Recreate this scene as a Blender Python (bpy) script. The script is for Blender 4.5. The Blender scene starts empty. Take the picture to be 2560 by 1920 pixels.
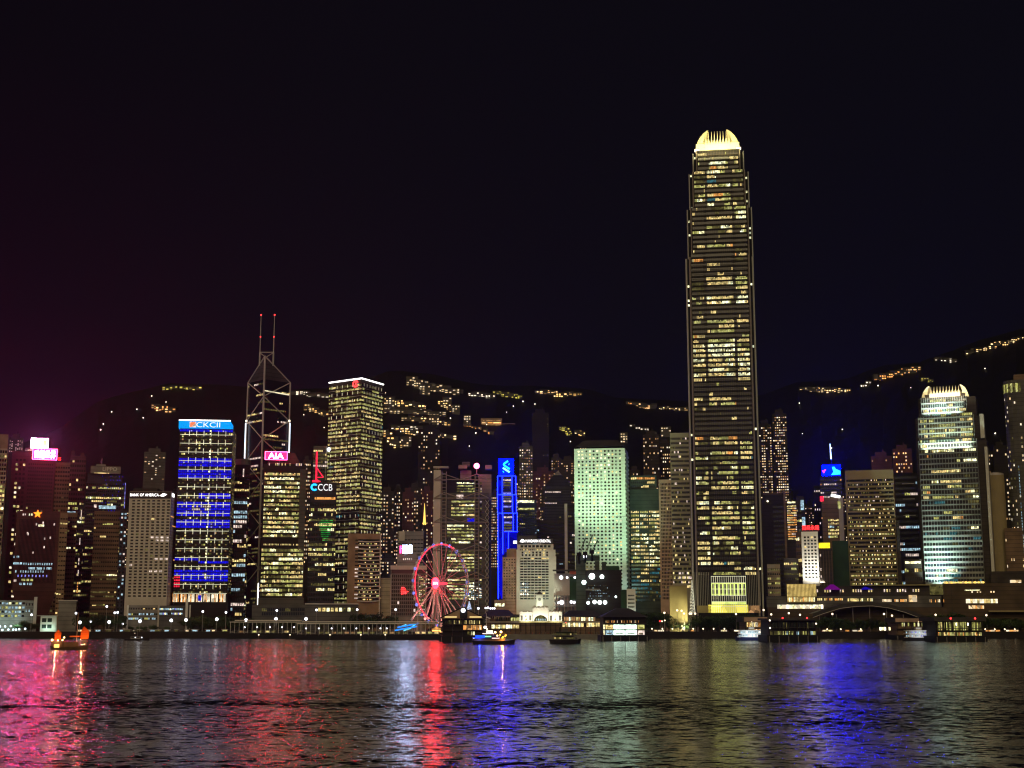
import bpy, math, random
from mathutils import Vector, Matrix
S = bpy.context.scene
COL = S.collection
R = math.radians
# ---------------------------------------------------------------- camera, sky, light, exposure
F, CX, CY, EYE, HOR = 3400.0, 1280.0, 960.0, 18.0, 1540.0
PITCH = math.atan((HOR - CY) / F)
SP, CP = math.sin(PITCH), math.cos(PITCH)
def P(u, v, D):
    """the point at distance D (metres north of the camera) seen in direction (u, v) of the survey photo"""
    a, b = (u - CX) / F, (CY - v) / F
    t = D / (CP - b * SP)
    return Vector((a * t, D, EYE + (SP + b * CP) * t))
cam = bpy.data.cameras.new('camera'); camo = bpy.data.objects.new('camera', cam); COL.objects.link(camo)
camo.location = (0, 0, EYE); camo.rotation_euler = (math.pi / 2 + PITCH, 0, 0)
cam.sensor_width = 36; cam.lens = F / 2560 * 36; cam.clip_start = 1; cam.clip_end = 20000
S.camera = camo
S.view_settings.view_transform = 'Standard'; S.view_settings.look = 'None'
S.view_settings.exposure = 0; S.view_settings.gamma = 1
S.render.engine = 'CYCLES'
S.cycles.use_denoising = True
S.cycles.max_bounces = 4; S.cycles.diffuse_bounces = 1; S.cycles.glossy_bounces = 3
S.cycles.transmission_bounces = 2; S.cycles.transparent_max_bounces = 4
S.cycles.sample_clamp_indirect = 40
S.cycles.pixel_filter_type = 'BLACKMAN_HARRIS'
S.cycles.filter_width = 1.2

W = bpy.data.worlds.new("World"); S.world = W; W.use_nodes = True
nt = W.node_tree; nt.nodes.clear()
out = nt.nodes.new('ShaderNodeOutputWorld'); bg = nt.nodes.new('ShaderNodeBackground')
tc = nt.nodes.new('ShaderNodeTexCoord'); sep = nt.nodes.new('ShaderNodeSeparateXYZ')
nt.links.new(tc.outputs['Generated'], sep.inputs[0])
def ramp(stops, inp, tree=nt):
    r = tree.nodes.new('ShaderNodeValToRGB')
    e = r.color_ramp.elements
    while len(e) < len(stops): e.new(0.5)
    for el, (p, c) in zip(e, stops): el.position = p; el.color = (*c, 1)
    tree.links.new(inp, r.inputs[0]); return r
def mrange(inp, a, b, tree=nt, c=0.0, d=1.0):
    m = tree.nodes.new('ShaderNodeMapRange'); m.inputs[1].default_value = a; m.inputs[2].default_value = b
    m.inputs[3].default_value = c; m.inputs[4].default_value = d
    tree.links.new(inp, m.inputs[0]); return m.outputs[0]
azi = mrange(sep.outputs[0], -0.42, 0.42)
ele = mrange(sep.outputs[2], 0.0, 0.45)
top = ramp([(0, (.0030, .0018, .0040)), (.35, (.0034, .0026, .0050)), (1, (.0030, .0027, .0054))], azi)
low = ramp([(0, (.026, .0012, .016)), (.12, (.014, .0018, .011)), (.26, (.0085, .0028, .0095)), (.6, (.0036, .0028, .0066)),
            (.85, (.0030, .0022, .0105)), (1, (.0034, .0022, .008))], azi)
fe = ramp([(0, (1, 1, 1)), (.22, (.5, .5, .5)), (.45, (.22, .22, .22)), (.85, (0, 0, 0))], ele)
mix = nt.nodes.new('ShaderNodeMix'); mix.data_type = 'RGBA'
nt.links.new(fe.outputs[0], mix.inputs[0]); nt.links.new(top.outputs[0], mix.inputs[6]); nt.links.new(low.outputs[0], mix.inputs[7])
nt.links.new(mix.outputs[2], bg.inputs[0]); bg.inputs[1].default_value = 1.0
nt.links.new(bg.outputs[0], out.inputs[0])

# the glow of the city on the near shore, behind the camera
sun = bpy.data.lights.new('city_glow', 'SUN'); sun.energy = .92; sun.angle = R(40); sun.color = (1, .77, .43)
suno = bpy.data.objects.new('city_glow', sun); COL.objects.link(suno); suno.rotation_euler = (R(62), 0, R(-12))
suno['kind'] = 'structure'

rng = random.Random(7)
G = 4.5                                   # level of the quay above the water
# ---------------------------------------------------------------- materials
MATS = {}
def _new(name):
    m = bpy.data.materials.new(name); m.use_nodes = True; m.node_tree.nodes.clear()
    MATS[name] = m; return m, m.node_tree
def wallmat(name, col, rough=.7, var=.35, line=3.6, linek=.35, metal=0.0):
    """painted or stone wall: blotches, a joint at every floor"""
    m, t = _new(name); N = t.nodes; L = t.links
    o = N.new('ShaderNodeOutputMaterial'); b = N.new('ShaderNodeBsdfPrincipled')
    g = N.new('ShaderNodeNewGeometry'); s = N.new('ShaderNodeSeparateXYZ'); L.new(g.outputs['Position'], s.inputs[0])
    n = N.new('ShaderNodeTexNoise'); n.inputs['Scale'].default_value = .09; n.inputs['Detail'].default_value = 6
    L.new(g.outputs['Position'], n.inputs['Vector'])
    k = mrange(n.outputs[0], .3, .7, t, 1 - var, 1 + var * .6)
    if line:
        d = N.new('ShaderNodeMath'); d.operation = 'DIVIDE'; d.inputs[1].default_value = line; L.new(s.outputs[2], d.inputs[0])
        fr = N.new('ShaderNodeMath'); fr.operation = 'FRACT'; L.new(d.outputs[0], fr.inputs[0])
        gt = N.new('ShaderNodeMath'); gt.operation = 'GREATER_THAN'; gt.inputs[1].default_value = .82; L.new(fr.outputs[0], gt.inputs[0])
        lk = mrange(gt.outputs[0], 0, 1, t, 1, 1 - linek)
        mu = N.new('ShaderNodeMath'); mu.operation = 'MULTIPLY'; L.new(k, mu.inputs[0]); L.new(lk, mu.inputs[1]); k = mu.outputs[0]
    v = N.new('ShaderNodeVectorMath'); v.operation = 'SCALE'; v.inputs[0].default_value = col; L.new(k, v.inputs['Scale'])
    L.new(v.outputs[0], b.inputs['Base Color']); b.inputs['Roughness'].default_value = rough; b.inputs['Metallic'].default_value = metal
    b.inputs['Specular IOR Level'].default_value = .25
    L.new(b.outputs[0], o.inputs[0]); return m
def litmat(name, col, st, sample=False, cell=.55, lo=.22, hi=1.4, mixc=None):
    """a lit room or lamp: brightness differs from pane to pane"""
    m, t = _new(name); N = t.nodes; L = t.links
    o = N.new('ShaderNodeOutputMaterial'); e = N.new('ShaderNodeEmission'); e.inputs[0].default_value = (*col, 1)
    if cell:
        g = N.new('ShaderNodeNewGeometry'); n = N.new('ShaderNodeTexVoronoi'); n.inputs['Scale'].default_value = cell
        L.new(g.outputs['Position'], n.inputs['Vector'])
        s = N.new('ShaderNodeSeparateColor'); L.new(n.outputs['Color'], s.inputs[0])
        L.new(mrange(s.outputs[0], 0, 1, t, lo * st, hi * st), e.inputs[1])
        if mixc:
            mx = N.new('ShaderNodeMix'); mx.data_type = 'RGBA'; mx.inputs[6].default_value = (*col, 1); mx.inputs[7].default_value = (*mixc, 1)
            L.new(mrange(s.outputs[1], .35, .95, t), mx.inputs[0]); L.new(mx.outputs[2], e.inputs[0])
    else: e.inputs[1].default_value = st
    L.new(e.outputs[0], o.inputs[0])
    m.cycles.emission_sampling = 'AUTO' if sample else 'NONE'
    return m
def glassmat(name, col, rough=.25):
    m, t = _new(name); N = t.nodes; L = t.links
    o = N.new('ShaderNodeOutputMaterial'); b = N.new('ShaderNodeBsdfPrincipled')
    b.inputs['Base Color'].default_value = (*col, 1); b.inputs['Roughness'].default_value = rough
    L.new(b.outputs[0], o.inputs[0]); return m
glassmat('k', (.010, .010, .013)); glassmat('kb', (.012, .016, .030)); glassmat('kg', (.02, .035, .03)); glassmat('kbr', (.03, .018, .010))
litmat('lw', (1, .80, .31), 1.05, mixc=(1, .68, .24)); litmat('lg', (.78, .75, .19), .68, mixc=(.95, .92, .35)); litmat('lW', (1, .91, .46), 1.7, mixc=(.9, 1, .7))
litmat('lo', (1, .42, .10), .95); litmat('lc', (.55, .82, .95), .75); litmat('ld', (.55, .47, .14), .20)
litmat('lt', (.10, .45, .55), .35); litmat('lb', (.006, .008, .95), .75, lo=.5); litmat('lbw', (.30, .30, 1), .9)
litmat('lgr', (.02, .75, .10), .6); litmat('lr', (1, .02, .06), 1.1, lo=.7); litmat('lp', (1, .78, .66), .9)
litmat('home', (1, .66, .30), 1.1, cell=.3, mixc=(1, .85, .6)); litmat('homew', (1, .86, .60), 1.3, cell=.3); litmat('homed', (.85, .45, .18), .5, cell=.3)
litmat('hill', (1, .55, .16), 2.0, cell=.1, lo=.12, hi=1.6, mixc=(1, .78, .4)); litmat('hillw', (1, .85, .62), 1.9, cell=.1); litmat('hillo', (1, .38, .08), 1.6, cell=.1, lo=.12, hi=1.6, mixc=(1, .6, .25)); litmat('hilly', (.9, .75, .12), 1.2, cell=.1)
litmat('lamp', (.90, .92, 1), 3.4, True, 0); litmat('lampw', (1, .80, .52), 2.6, True, 0); litmat('lampc', (.70, .92, 1), 2.8, True, 0)
litmat('lamps', (1, .86, .62), 3.2, False, 0); litmat('red', (1, .03, .03), 5, False, 0)
litmat('white', (1, 1, 1), 12, True, 0); litmat('ink', (1, 1, 1), 1.15, False, 0); litmat('neonw', (1, .20, 1), 80, True, 0); litmat('neonbig', (1, .22, 1), 62, True, 0); litmat('neonp', (1, .10, .40), 14, True, 0); wallmat('w_brownd', (.085, .058, .036)); wallmat('w_fin2', (.26, .29, .27), line=0, rough=.4); wallmat('w_mull', (.085, .065, .05), line=0); litmat('whiteline', (1, .97, .93), 3.0, True, 0)
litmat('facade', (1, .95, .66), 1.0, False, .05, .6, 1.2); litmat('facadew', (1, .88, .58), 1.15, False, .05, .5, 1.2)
wallmat('w_dark', (.045, .036, .030)); wallmat('w_darkb', (.035, .035, .05)); wallmat('w_blackish', (.018, .014, .013))
wallmat('w_brown', (.17, .11, .07)); wallmat('w_brown2', (.30, .20, .125), line=0); wallmat('w_maroon', (.085, .032, .030), linek=.2)
wallmat('w_maroond', (.10, .036, .042), linek=.2)
wallmat('w_beige', (.42, .34, .25)); wallmat('w_stone', (.56, .51, .48), line=0, var=.12); wallmat('w_pink', (.50, .34, .26), line=0)
wallmat('w_white', (.74, .72, .68), line=0, var=.08); wallmat('w_jard', (.62, .66, .58), line=3.1, linek=.12, var=.05)
wallmat('w_grey', (.24, .225, .21)); wallmat('w_greyd', (.10, .095, .09)); wallmat('w_stripe', (.40, .37, .28), line=0, var=.12)
wallmat('w_olive', (.42, .36, .16), line=0, var=.15); wallmat('w_red', (.42, .10, .06), line=0); wallmat('w_bglass', (.085, .075, .085), rough=.3, line=3.9, linek=.5); wallmat('w_steel', (.33, .29, .26), line=0, var=.1, rough=.45)
wallmat('w_concrete', (.20, .19, .175), line=0); wallmat('w_roof', (.05, .045, .042), line=0); wallmat('w_black', (.008, .008, .009), line=0)
wallmat('w_teal', (.06, .08, .065)); wallmat('w_fin', (.55, .55, .50), line=0, rough=.4, var=.08); wallmat('w_blue', (.015, .02, .14), line=0)
wallmat('w_green', (.018, .05, .02), line=0); wallmat('w_wood', (.10, .055, .03), line=0); wallmat('hull', (.02, .018, .02), line=0); wallmat('hullb', (.02, .025, .09), line=0)
wallmat('cream', (.78, .72, .48), line=0, var=.05); wallmat('tarmac', (.05, .05, .05), line=0); wallmat('w_tan', (.30, .24, .13), line=0, var=.12)
wallmat('bark', (.06, .045, .03), line=0); wallmat('skin', (.45, .28, .2), line=0); wallmat('cloth', (.05, .05, .07), line=0)
wallmat('sail', (.75, .16, .03), line=0, var=.25)
for nm, c in (('leaf1', (.045, .075, .025)), ('leaf2', (.030, .055, .020)), ('leaf3', (.07, .10, .03))): wallmat(nm, c, line=0, rough=.6)

# ---------------------------------------------------------------- mesh tools
class MB:
    def __init__(s): s.v = []; s.f = []; s.m = []
    def face(s, pts, m):
        i = len(s.v); s.v.extend(pts); s.f.append(tuple(range(i, i + len(pts)))); s.m.append(m)
    def box(s, x0, x1, y0, y1, z0, z1, m):
        i = len(s.v)
        s.v.extend([(x0, y0, z0), (x1, y0, z0), (x1, y1, z0), (x0, y1, z0), (x0, y0, z1), (x1, y0, z1), (x1, y1, z1), (x0, y1, z1)])
        for f in ((0, 1, 5, 4), (1, 2, 6, 5), (2, 3, 7, 6), (3, 0, 4, 7), (4, 5, 6, 7), (3, 2, 1, 0)):
            s.f.append(tuple(i + k for k in f)); s.m.append(m)
        return s
    def prism(s, pts, z0, z1, m, pts2=None, roof=None):
        """pts counterclockwise from above; pts2 = outline at the top"""
        n = len(pts); i = len(s.v); q = pts2 or pts
        s.v.extend([(x, y, z0) for x, y in pts]); s.v.extend([(x, y, z1) for x, y in q])
        for k in range(n):
            s.f.append((i + k, i + (k + 1) % n, i + n + (k + 1) % n, i + n + k)); s.m.append(m)
        s.f.append(tuple(i + n + k for k in range(n))); s.m.append(roof or m)
        s.f.append(tuple(i + k for k in reversed(range(n)))); s.m.append(m)
        return s
    def bar(s, a, b, r, m, n=4, r2=None):
        a, b = Vector(a), Vector(b); d = (b - a)
        if d.length < 1e-6: return s
        d.normalize(); u = d.orthogonal().normalized(); w = d.cross(u); i = len(s.v); r2 = r if r2 is None else r2
        for p, rr in ((a, r), (b, r2)):
            for k in range(n):
                t = 2 * math.pi * (k + .5) / n
                s.v.append(tuple(p + (u * math.cos(t) + w * math.sin(t)) * rr))
        for k in range(n):
            s.f.append((i + k, i + (k + 1) % n, i + n + (k + 1) % n, i + n + k)); s.m.append(m)
        s.f.append(tuple(i + k for k in reversed(range(n)))); s.m.append(m)
        s.f.append(tuple(i + n + k for k in range(n))); s.m.append(m)
        return s
    def ball(s, c, r, m, n=8, k=5, sz=1.0):
        i = len(s.v); c = Vector(c)
        s.v.append(tuple(c + Vector((0, 0, r * sz))))
        for a in range(1, k):
            for b in range(n):
                t, p = math.pi * a / k, 2 * math.pi * b / n
                s.v.append(tuple(c + Vector((r * math.sin(t) * math.cos(p), r * math.sin(t) * math.sin(p), r * sz * math.cos(t)))))
        s.v.append(tuple(c - Vector((0, 0, r * sz)))); e = len(s.v) - 1
        for b in range(n):
            s.f.append((i, i + 1 + b, i + 1 + (b + 1) % n)); s.m.append(m)
            s.f.append((e, e - n + (b + 1) % n, e - n + b)); s.m.append(m)
        for a in range(k - 2):
            for b in range(n):
                q = i + 1 + a * n
                s.f.append((q + b, q + n + b, q + n + (b + 1) % n, q + (b + 1) % n)); s.m.append(m)
        return s
    def mesh(s, name):
        me = bpy.data.meshes.new(name); me.from_pydata([tuple(p) for p in s.v], [], s.f)
        keys = []
        for k in s.m:
            if k not in keys: keys.append(k)
        for k in keys: me.materials.append(MATS[k])
        if len(keys) > 1: me.polygons.foreach_set('material_index', [keys.index(k) for k in s.m])
        me.update(); return me
    def build(s, name, parent=None, loc=None, label=None):
        return put(name, s.mesh(name), parent, loc, 0, label)
def put(name, me, parent=None, loc=None, rz=0, label=None):
    o = bpy.data.objects.new(name, me); COL.objects.link(o)
    if parent is not None: o.parent = parent
    if loc is not None: o.location = loc
    if rz: o.rotation_euler = (0, 0, rz)
    if label: o['label'] = label
    return o
def tag(o, label, cat, group=None):
    o['label'] = label; o['category'] = cat
    if group: o['group'] = group
    return o
def thing(name, label, cat, loc=(0, 0, 0), group=None, rz=0):
    o = bpy.data.objects.new(name, None); COL.objects.link(o); o.location = loc; o.rotation_euler = (0, 0, rz)
    return tag(o, label, cat, group)
def struct(name, mb, kind='structure'):
    o = mb.build(name); o['kind'] = kind; return o
def dup(root, loc, label=None, group=None, sc=None, rz=None):
    r = root.copy(); COL.objects.link(r); r.location = loc
    if sc: r.scale = sc if hasattr(sc, '__len__') else (sc, sc, sc)
    if rz is not None: r.rotation_euler = (0, 0, rz)
    if label: r['label'] = label
    if group: r['group'] = group
    for ch in KIDS(root):
        c = ch.copy(); COL.objects.link(c); c.parent = r
        for g in KIDS(ch):
            d = g.copy(); COL.objects.link(d); d.parent = c
    return r
def KIDS(o): return list(o.children)
_tc = {}
def text(s, w, h, mat, parent, loc, name='sign_lettering', ex=.15, rz=0):
    """lettering w x h metres, facing -Y, lower left corner at loc"""
    cu = bpy.data.curves.new('t', 'FONT'); cu.body = s; cu.extrude = 0; cu.resolution_u = 3
    o = bpy.data.objects.new('t', cu); COL.objects.link(o)
    dg = bpy.context.evaluated_depsgraph_get()
    me = bpy.data.meshes.new_from_object(o.evaluated_get(dg))
    bpy.data.objects.remove(o)
    xs = [v.co.x for v in me.vertices] or [0, 1]; ys = [v.co.y for v in me.vertices] or [0, 1]
    x0, x1, y0, y1 = min(xs), max(xs), min(ys), max(ys)
    for v in me.vertices:
        x = (v.co.x - x0) / max(x1 - x0, 1e-3) * w; z = (v.co.y - y0) / max(y1 - y0, 1e-3) * h
        v.co = (x, 0, z)
    me.materials.clear(); me.materials.append(MATS[mat]); me.update()
    return put(name, me, parent, loc, rz)

# ---------------------------------------------------------------- buildings
_pane = {}
def pane(w, h, m, shape):
    k = (round(w, 2), round(h, 2), m, shape)
    if k not in _pane:
        b = MB()
        if shape == 'round':
            b.face([(math.cos(t) * w / 2, 0, math.sin(t) * h / 2) for t in [math.pi * i / 4 for i in range(8)]], m)
        else: b.face([(-w / 2, 0, -h / 2), (w / 2, 0, -h / 2), (w / 2, 0, h / 2), (-w / 2, 0, h / 2)], m)
        _pane[k] = b.mesh('window')
    return _pane[k]
class Bld:
    def __init__(s, name, label, cat, u0, u1, vt, D, depth=35, wall='w_dark', vr=1400, group=None, pts=None, base=G, body=True, yaw=0):
        a, b = P(u0, vr, D), P(u1, vr, D); c = (a.x + b.x) / 2; phi = math.atan2(c, D); s.k = math.cos(phi)
        s.D = D; s.vr = vr; s.w = (b.x - a.x) * s.k; s.d = depth; s.c = c; s.z = base
        s.h = P((u0 + u1) / 2, vt, D).z - base
        s.root = thing(name, label, cat, (c, D, base), group, -phi - R(yaw))
        w = s.w / 2
        s.pts = pts or [(-w, 0), (w, 0), (w, depth), (-w, depth)]
        s.used = {}
        if body:
            m = MB(); m.prism(s.pts, 0, s.h, wall, roof='w_roof'); s.body = m.build('wall', s.root)
    def X(s, u, v=None):
        v = s.vr if v is None else v
        return (P(u, v, s.D).x - s.c) * s.k
    def Z(s, v, u=None): return P(CX + (s.c / s.D) * F * .98 if u is None else u, v, s.D).z - s.z
    def face(s, i):
        a, b = s.pts[i], s.pts[(i + 1) % len(s.pts)]
        d = Vector((b[0] - a[0], b[1] - a[1])); L = d.length; d /= L
        return a, d, L
    def pt(s, i, t, z, out=.12):
        a, d, L = s.face(i)
        return (a[0] + d.x * t + d.y * out, a[1] + d.y * t - d.x * out, z)
    def grid(s, i, nx, nz, z0, z1, fx, fz, pal, s0=0, s1=None, shape='rect', name='window', out=.12, skip=None, pick=None):
        """nx x nz openings; pal = [(material, weight)], material None = no opening. The 100 brightest are parts."""
        a, d, L = s.face(i); s1 = L if s1 is None else s1
        pw, ph = (s1 - s0) / nx, (z1 - z0) / nz
        ks, ws = [p[0] for p in pal], [p[1] for p in pal]
        items = []
        for r in range(nz):
            for c in range(nx):
                if skip and skip(c, r): continue
                m = pick(c, r) if pick else None
                if m is None: m = rng.choices(ks, ws)[0]
                if m is None: continue
                items.append((0 if m in ('k', 'kb', 'kg', 'kbr') else -1, rng.random(), s0 + (c + .5) * pw, z0 + (r + .5) * ph, m))
        items.sort(); rz = math.atan2(d.y, d.x)
        n = s.used.get(name, 0)
        keep, rest = items[:max(0, 100 - n)], items[max(0, 100 - n):]
        s.used[name] = n + len(keep)
        for _, _, t, z, m in keep:
            put(name, pane(pw * fx, ph * fz, m, shape), s.root, s.pt(i, t, z, out), rz)
        if rest:
            b = MB(); hw, hh = pw * fx / 2, ph * fz / 2
            for _, _, t, z, m in rest:
                if shape == 'round':
                    b.face([s.pt(i, t + math.cos(q) * hw, z + math.sin(q) * hh, out) for q in [math.pi * k / 4 for k in range(8)]], m)
                else: b.face([s.pt(i, t - hw, z - hh, out), s.pt(i, t + hw, z - hh, out), s.pt(i, t + hw, z + hh, out), s.pt(i, t - hw, z + hh, out)], m)
            o = b.build(name, s.root); o['kind'] = 'stuff'
    def bands(s, faces, n, z0, z1, fz, rowf, cell=1.6, gap=.12, name='window_band', s0=0, s1=None, out=.15, segs=None):
        """one strip of glazing per storey round the given faces; rowf(row, frac) -> (materials, weights, run)"""
        ph = (z1 - z0) / n
        for r in range(n):
            b = MB()
            for i in faces:
                a, d, L = s.face(i)
                if segs: b.face([s.pt(i, L * segs[0][0], z0 + r * ph + ph * .3, .05), s.pt(i, L * segs[-1][1], z0 + r * ph + ph * .3, .05), s.pt(i, L * segs[-1][1], z0 + r * ph + ph * .7, .05), s.pt(i, L * segs[0][0], z0 + r * ph + ph * .7, .05)], 'k')
                for (q0, q1) in (segs or [(s0 / L, (s1 / L if s1 else 1))]):
                    A, B = q0 * L, q1 * L; k = max(1, round((B - A) / cell)); cw = (B - A) / k
                    ks, ws, run = rowf(r, r / max(1, n - 1)); left = 0; m = 'k'
                    for c in range(k):
                        if left <= 0: m = rng.choices(ks, ws)[0]; left = max(1, int(rng.expovariate(1 / run) + .6))
                        left -= 1
                        zb = z0 + r * ph + ph * (1 - fz) / 2; x = A + c * cw
                        hh = ph * fz
                        if m in ('lw', 'lg', 'lW', 'ld') and rng.random() < .25: hh *= rng.uniform(.45, .9)
                        b.face([s.pt(i, x + cw * gap, zb, out), s.pt(i, x + cw * (1 - gap), zb, out), s.pt(i, x + cw * (1 - gap), zb + hh, out), s.pt(i, x + cw * gap, zb + hh, out)], m)
            b.build(name, s.root)
    def area(s, name, x, y, z, tx, ty, tz, power, col, size, size_y=1.5, spread=150):
        return lamp('AREA', name, (x, y, z), (tx, ty, tz), power, col, size, spread, size_y=size_y, parent=s.root)
    def board(s, x0, x1, y0, y1, z0, z1, m):
        """a sign that glows on its front only"""
        q = MB().box(x0, x1, y0, y1, z0, z1, 'w_black'); q.face([(x0, y0 - .05, z0), (x1, y0 - .05, z0), (x1, y0 - .05, z1), (x0, y0 - .05, z1)], m); return q.build('sign_board', s.root)
    def box(s, name, x0, x1, y0, y1, z0, z1, m, label=None):
        return MB().box(x0, x1, y0, y1, z0, z1, m).build(name, s.root, None, label)
def lamp(kind, name, loc, target, power, col, size=2, spot=60, blend=.4, size_y=None, parent=None):
    l = bpy.data.lights.new(name, kind); l.energy = power; l.color = col
    if kind == 'SPOT': l.spot_size = R(spot); l.spot_blend = blend; l.shadow_soft_size = size
    elif kind == 'AREA': l.shape = 'RECTANGLE'; l.size = size; l.size_y = size_y or size; l.spread = R(spot)
    else: l.shadow_soft_size = size
    o = bpy.data.objects.new(name, l); COL.objects.link(o); o.location = loc; o.parent = parent
    o.rotation_euler = (Vector(target) - Vector(loc)).to_track_quat('-Z', 'Y').to_euler(); return o
def office(pf, pp, base, run=5, dark='k', warm=('lw', 'lg', 'lW', 'ld')):
    """storeys: fully lit with chance pf, partly with pp, else dark"""
    def f(r, q):
        x = rng.random()
        if x < pf: return list(warm) + [dark], [4, 4, 1.5, 3, 1.2], run
        if x < pf + pp: return list(warm) + [dark], [2, 2, .8, 2.5, 8], run
        return [dark, 'ld', 'lw'], [30, 1.2, .6], run
    return f
# ================================================================ setting
def water_material():
    m, t = _new('water'); N = t.nodes; L = t.links
    o = N.new('ShaderNodeOutputMaterial'); b = N.new('ShaderNodeBsdfPrincipled')
    b.inputs['Base Color'].default_value = (.004, .005, .007, 1); b.inputs['Roughness'].default_value = .16; b.inputs['IOR'].default_value = 1.9
    g = N.new('ShaderNodeNewGeometry'); acc = None
    # (cycles per metre across and away, detail, slope): swell, chop, ripples
    for sx, sy, det, amp, rot in ((.003, .016, 1, .42, 4), (.014, .04, 2, .28, -7), (.11, .20, 3, .50, 9), (.52, .85, 3, 1.85, -6), (2.2, 3.0, 2, .8, 3)):
        mp = N.new('ShaderNodeMapping'); mp.inputs['Scale'].default_value = (sx, sy, 1); mp.inputs['Rotation'].default_value = (0, 0, R(rot))
        L.new(g.outputs['Position'], mp.inputs[0])
        n = N.new('ShaderNodeTexNoise'); n.inputs['Scale'].default_value = 1; n.inputs['Detail'].default_value = det; n.inputs['Roughness'].default_value = .5
        L.new(mp.outputs[0], n.inputs['Vector'])
        sb = N.new('ShaderNodeVectorMath'); sb.operation = 'SUBTRACT'; sb.inputs[1].default_value = (.5, .5, .5); L.new(n.outputs['Color'], sb.inputs[0])
        ml = N.new('ShaderNodeVectorMath'); ml.operation = 'MULTIPLY'; ml.inputs[1].default_value = (amp * .8, amp, 0); L.new(sb.outputs[0], ml.inputs[0])
        if acc:
            ad = N.new('ShaderNodeVectorMath'); ad.operation = 'ADD'; L.new(acc, ad.inputs[0]); L.new(ml.outputs[0], ad.inputs[1]); acc = ad.outputs[0]
        else: acc = ml.outputs[0]
    # the long smooth wake of a ferry crossing the view about 290 m out
    sp = N.new('ShaderNodeSeparateXYZ'); L.new(g.outputs['Position'], sp.inputs[0])
    wn = N.new('ShaderNodeTexNoise'); wn.inputs['Scale'].default_value = .012; wn.inputs['Detail'].default_value = 4; L.new(g.outputs['Position'], wn.inputs['Vector'])
    ws = N.new('ShaderNodeMath'); ws.operation = 'MULTIPLY_ADD'; ws.inputs[1].default_value = 90; L.new(wn.outputs[0], ws.inputs[0]); L.new(sp.outputs[1], ws.inputs[2])
    w1 = N.new('ShaderNodeMapRange'); w1.interpolation_type = 'SMOOTHSTEP'; L.new(ws.outputs[0], w1.inputs[0]); w1.inputs[1].default_value = 312; w1.inputs[2].default_value = 328
    w2 = N.new('ShaderNodeMapRange'); w2.interpolation_type = 'SMOOTHSTEP'; L.new(ws.outputs[0], w2.inputs[0]); w2.inputs[1].default_value = 332; w2.inputs[2].default_value = 356; w2.inputs[3].default_value = 1; w2.inputs[4].default_value = 0
    w3 = N.new('ShaderNodeMath'); w3.operation = 'MULTIPLY'; L.new(w1.outputs[0], w3.inputs[0]); L.new(w2.outputs[0], w3.inputs[1])
    wx = N.new('ShaderNodeMapRange'); L.new(sp.outputs[0], wx.inputs[0]); wx.inputs[1].default_value = 60; wx.inputs[2].default_value = 10; 
    w4 = N.new('ShaderNodeMath'); w4.operation = 'MULTIPLY'; L.new(w3.outputs[0], w4.inputs[0]); L.new(wx.outputs[0], w4.inputs[1])
    wv = N.new('ShaderNodeVectorMath'); wv.operation = 'SCALE'; wv.inputs[0].default_value = (0, -.22, 0); L.new(w4.outputs[0], wv.inputs['Scale'])
    ad = N.new('ShaderNodeVectorMath'); ad.operation = 'ADD'; L.new(acc, ad.inputs[0]); L.new(wv.outputs[0], ad.inputs[1]); acc = ad.outputs[0]
    ad = N.new('ShaderNodeVectorMath'); ad.operation = 'ADD'; ad.inputs[1].default_value = (0, 0, 1); L.new(acc, ad.inputs[0])
    nm = N.new('ShaderNodeVectorMath'); nm.operation = 'NORMALIZE'; L.new(ad.outputs[0], nm.inputs[0])
    L.new(nm.outputs[0], b.inputs['Normal']); L.new(b.outputs[0], o.inputs[0])
water_material()
wm = MB(); wm.face([(-2600, -60, 0), (2600, -60, 0), (2600, 1150, 0), (-2600, 1150, 0)], 'water'); struct('water', wm)
gm = MB(); gm.box(-2600, 2600, 1134, 2000, -6, G, 'tarmac'); gm.box(-2600, 2600, 1133.2, 1136, -5, G + .9, 'w_blackish'); struct('quay_ground', gm)

# ---- hills: a slope rising from the town to the ridge
RIDGE = [(-400, 1180), (0, 1130), (150, 1070), (250, 1000), (420, 958), (560, 962), (720, 975), (850, 968), (980, 925), (1080, 935), (1200, 962), (1350, 965),
         (1470, 972), (1540, 995), (1720, 1003), (1900, 990), (1990, 955), (2110, 950), (2200, 915), (2300, 905), (2370, 880), (2450, 850), (2560, 820), (2900, 760)]
def ridge(u):
    for (a, va), (b, vb) in zip(RIDGE, RIDGE[1:]):
        if a <= u <= b: return va + (vb - va) * (u - a) / (b - a)
    return 1000
def hillD(u, v):
    s = (1572 - v) / (1572 - ridge(u)); s = max(0, min(1.0, s)); return 1640 + 1250 * s ** 1.15
hb = MB(); NU, NS = 110, 26; idx = {}
for a in range(NU + 1):
    u = -420 + a * 30.2; rv = ridge(u)
    for c in range(NS + 3):
        s = min(c, NS) / NS; v = 1572 + (rv - 1572) * s
        j = math.sin(a * 1.7 + c) * 3 * (1 if 0 < c < NS else .3)
        p = P(u, v + j * .7, 1640 + 1250 * s ** 1.15)
        if c > NS: p.y += 400 * (c - NS); p.z -= 120 * (c - NS)
        idx[a, c] = len(hb.v); hb.v.append(tuple(p))
wallmat('hillside', (.0065, .0060, .0085), line=0, var=.5)
for a in range(NU):
    for c in range(NS + 2):
        hb.f.append((idx[a, c], idx[a + 1, c], idx[a + 1, c + 1], idx[a, c + 1])); hb.m.append('hillside')
struct('hills', hb)
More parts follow.
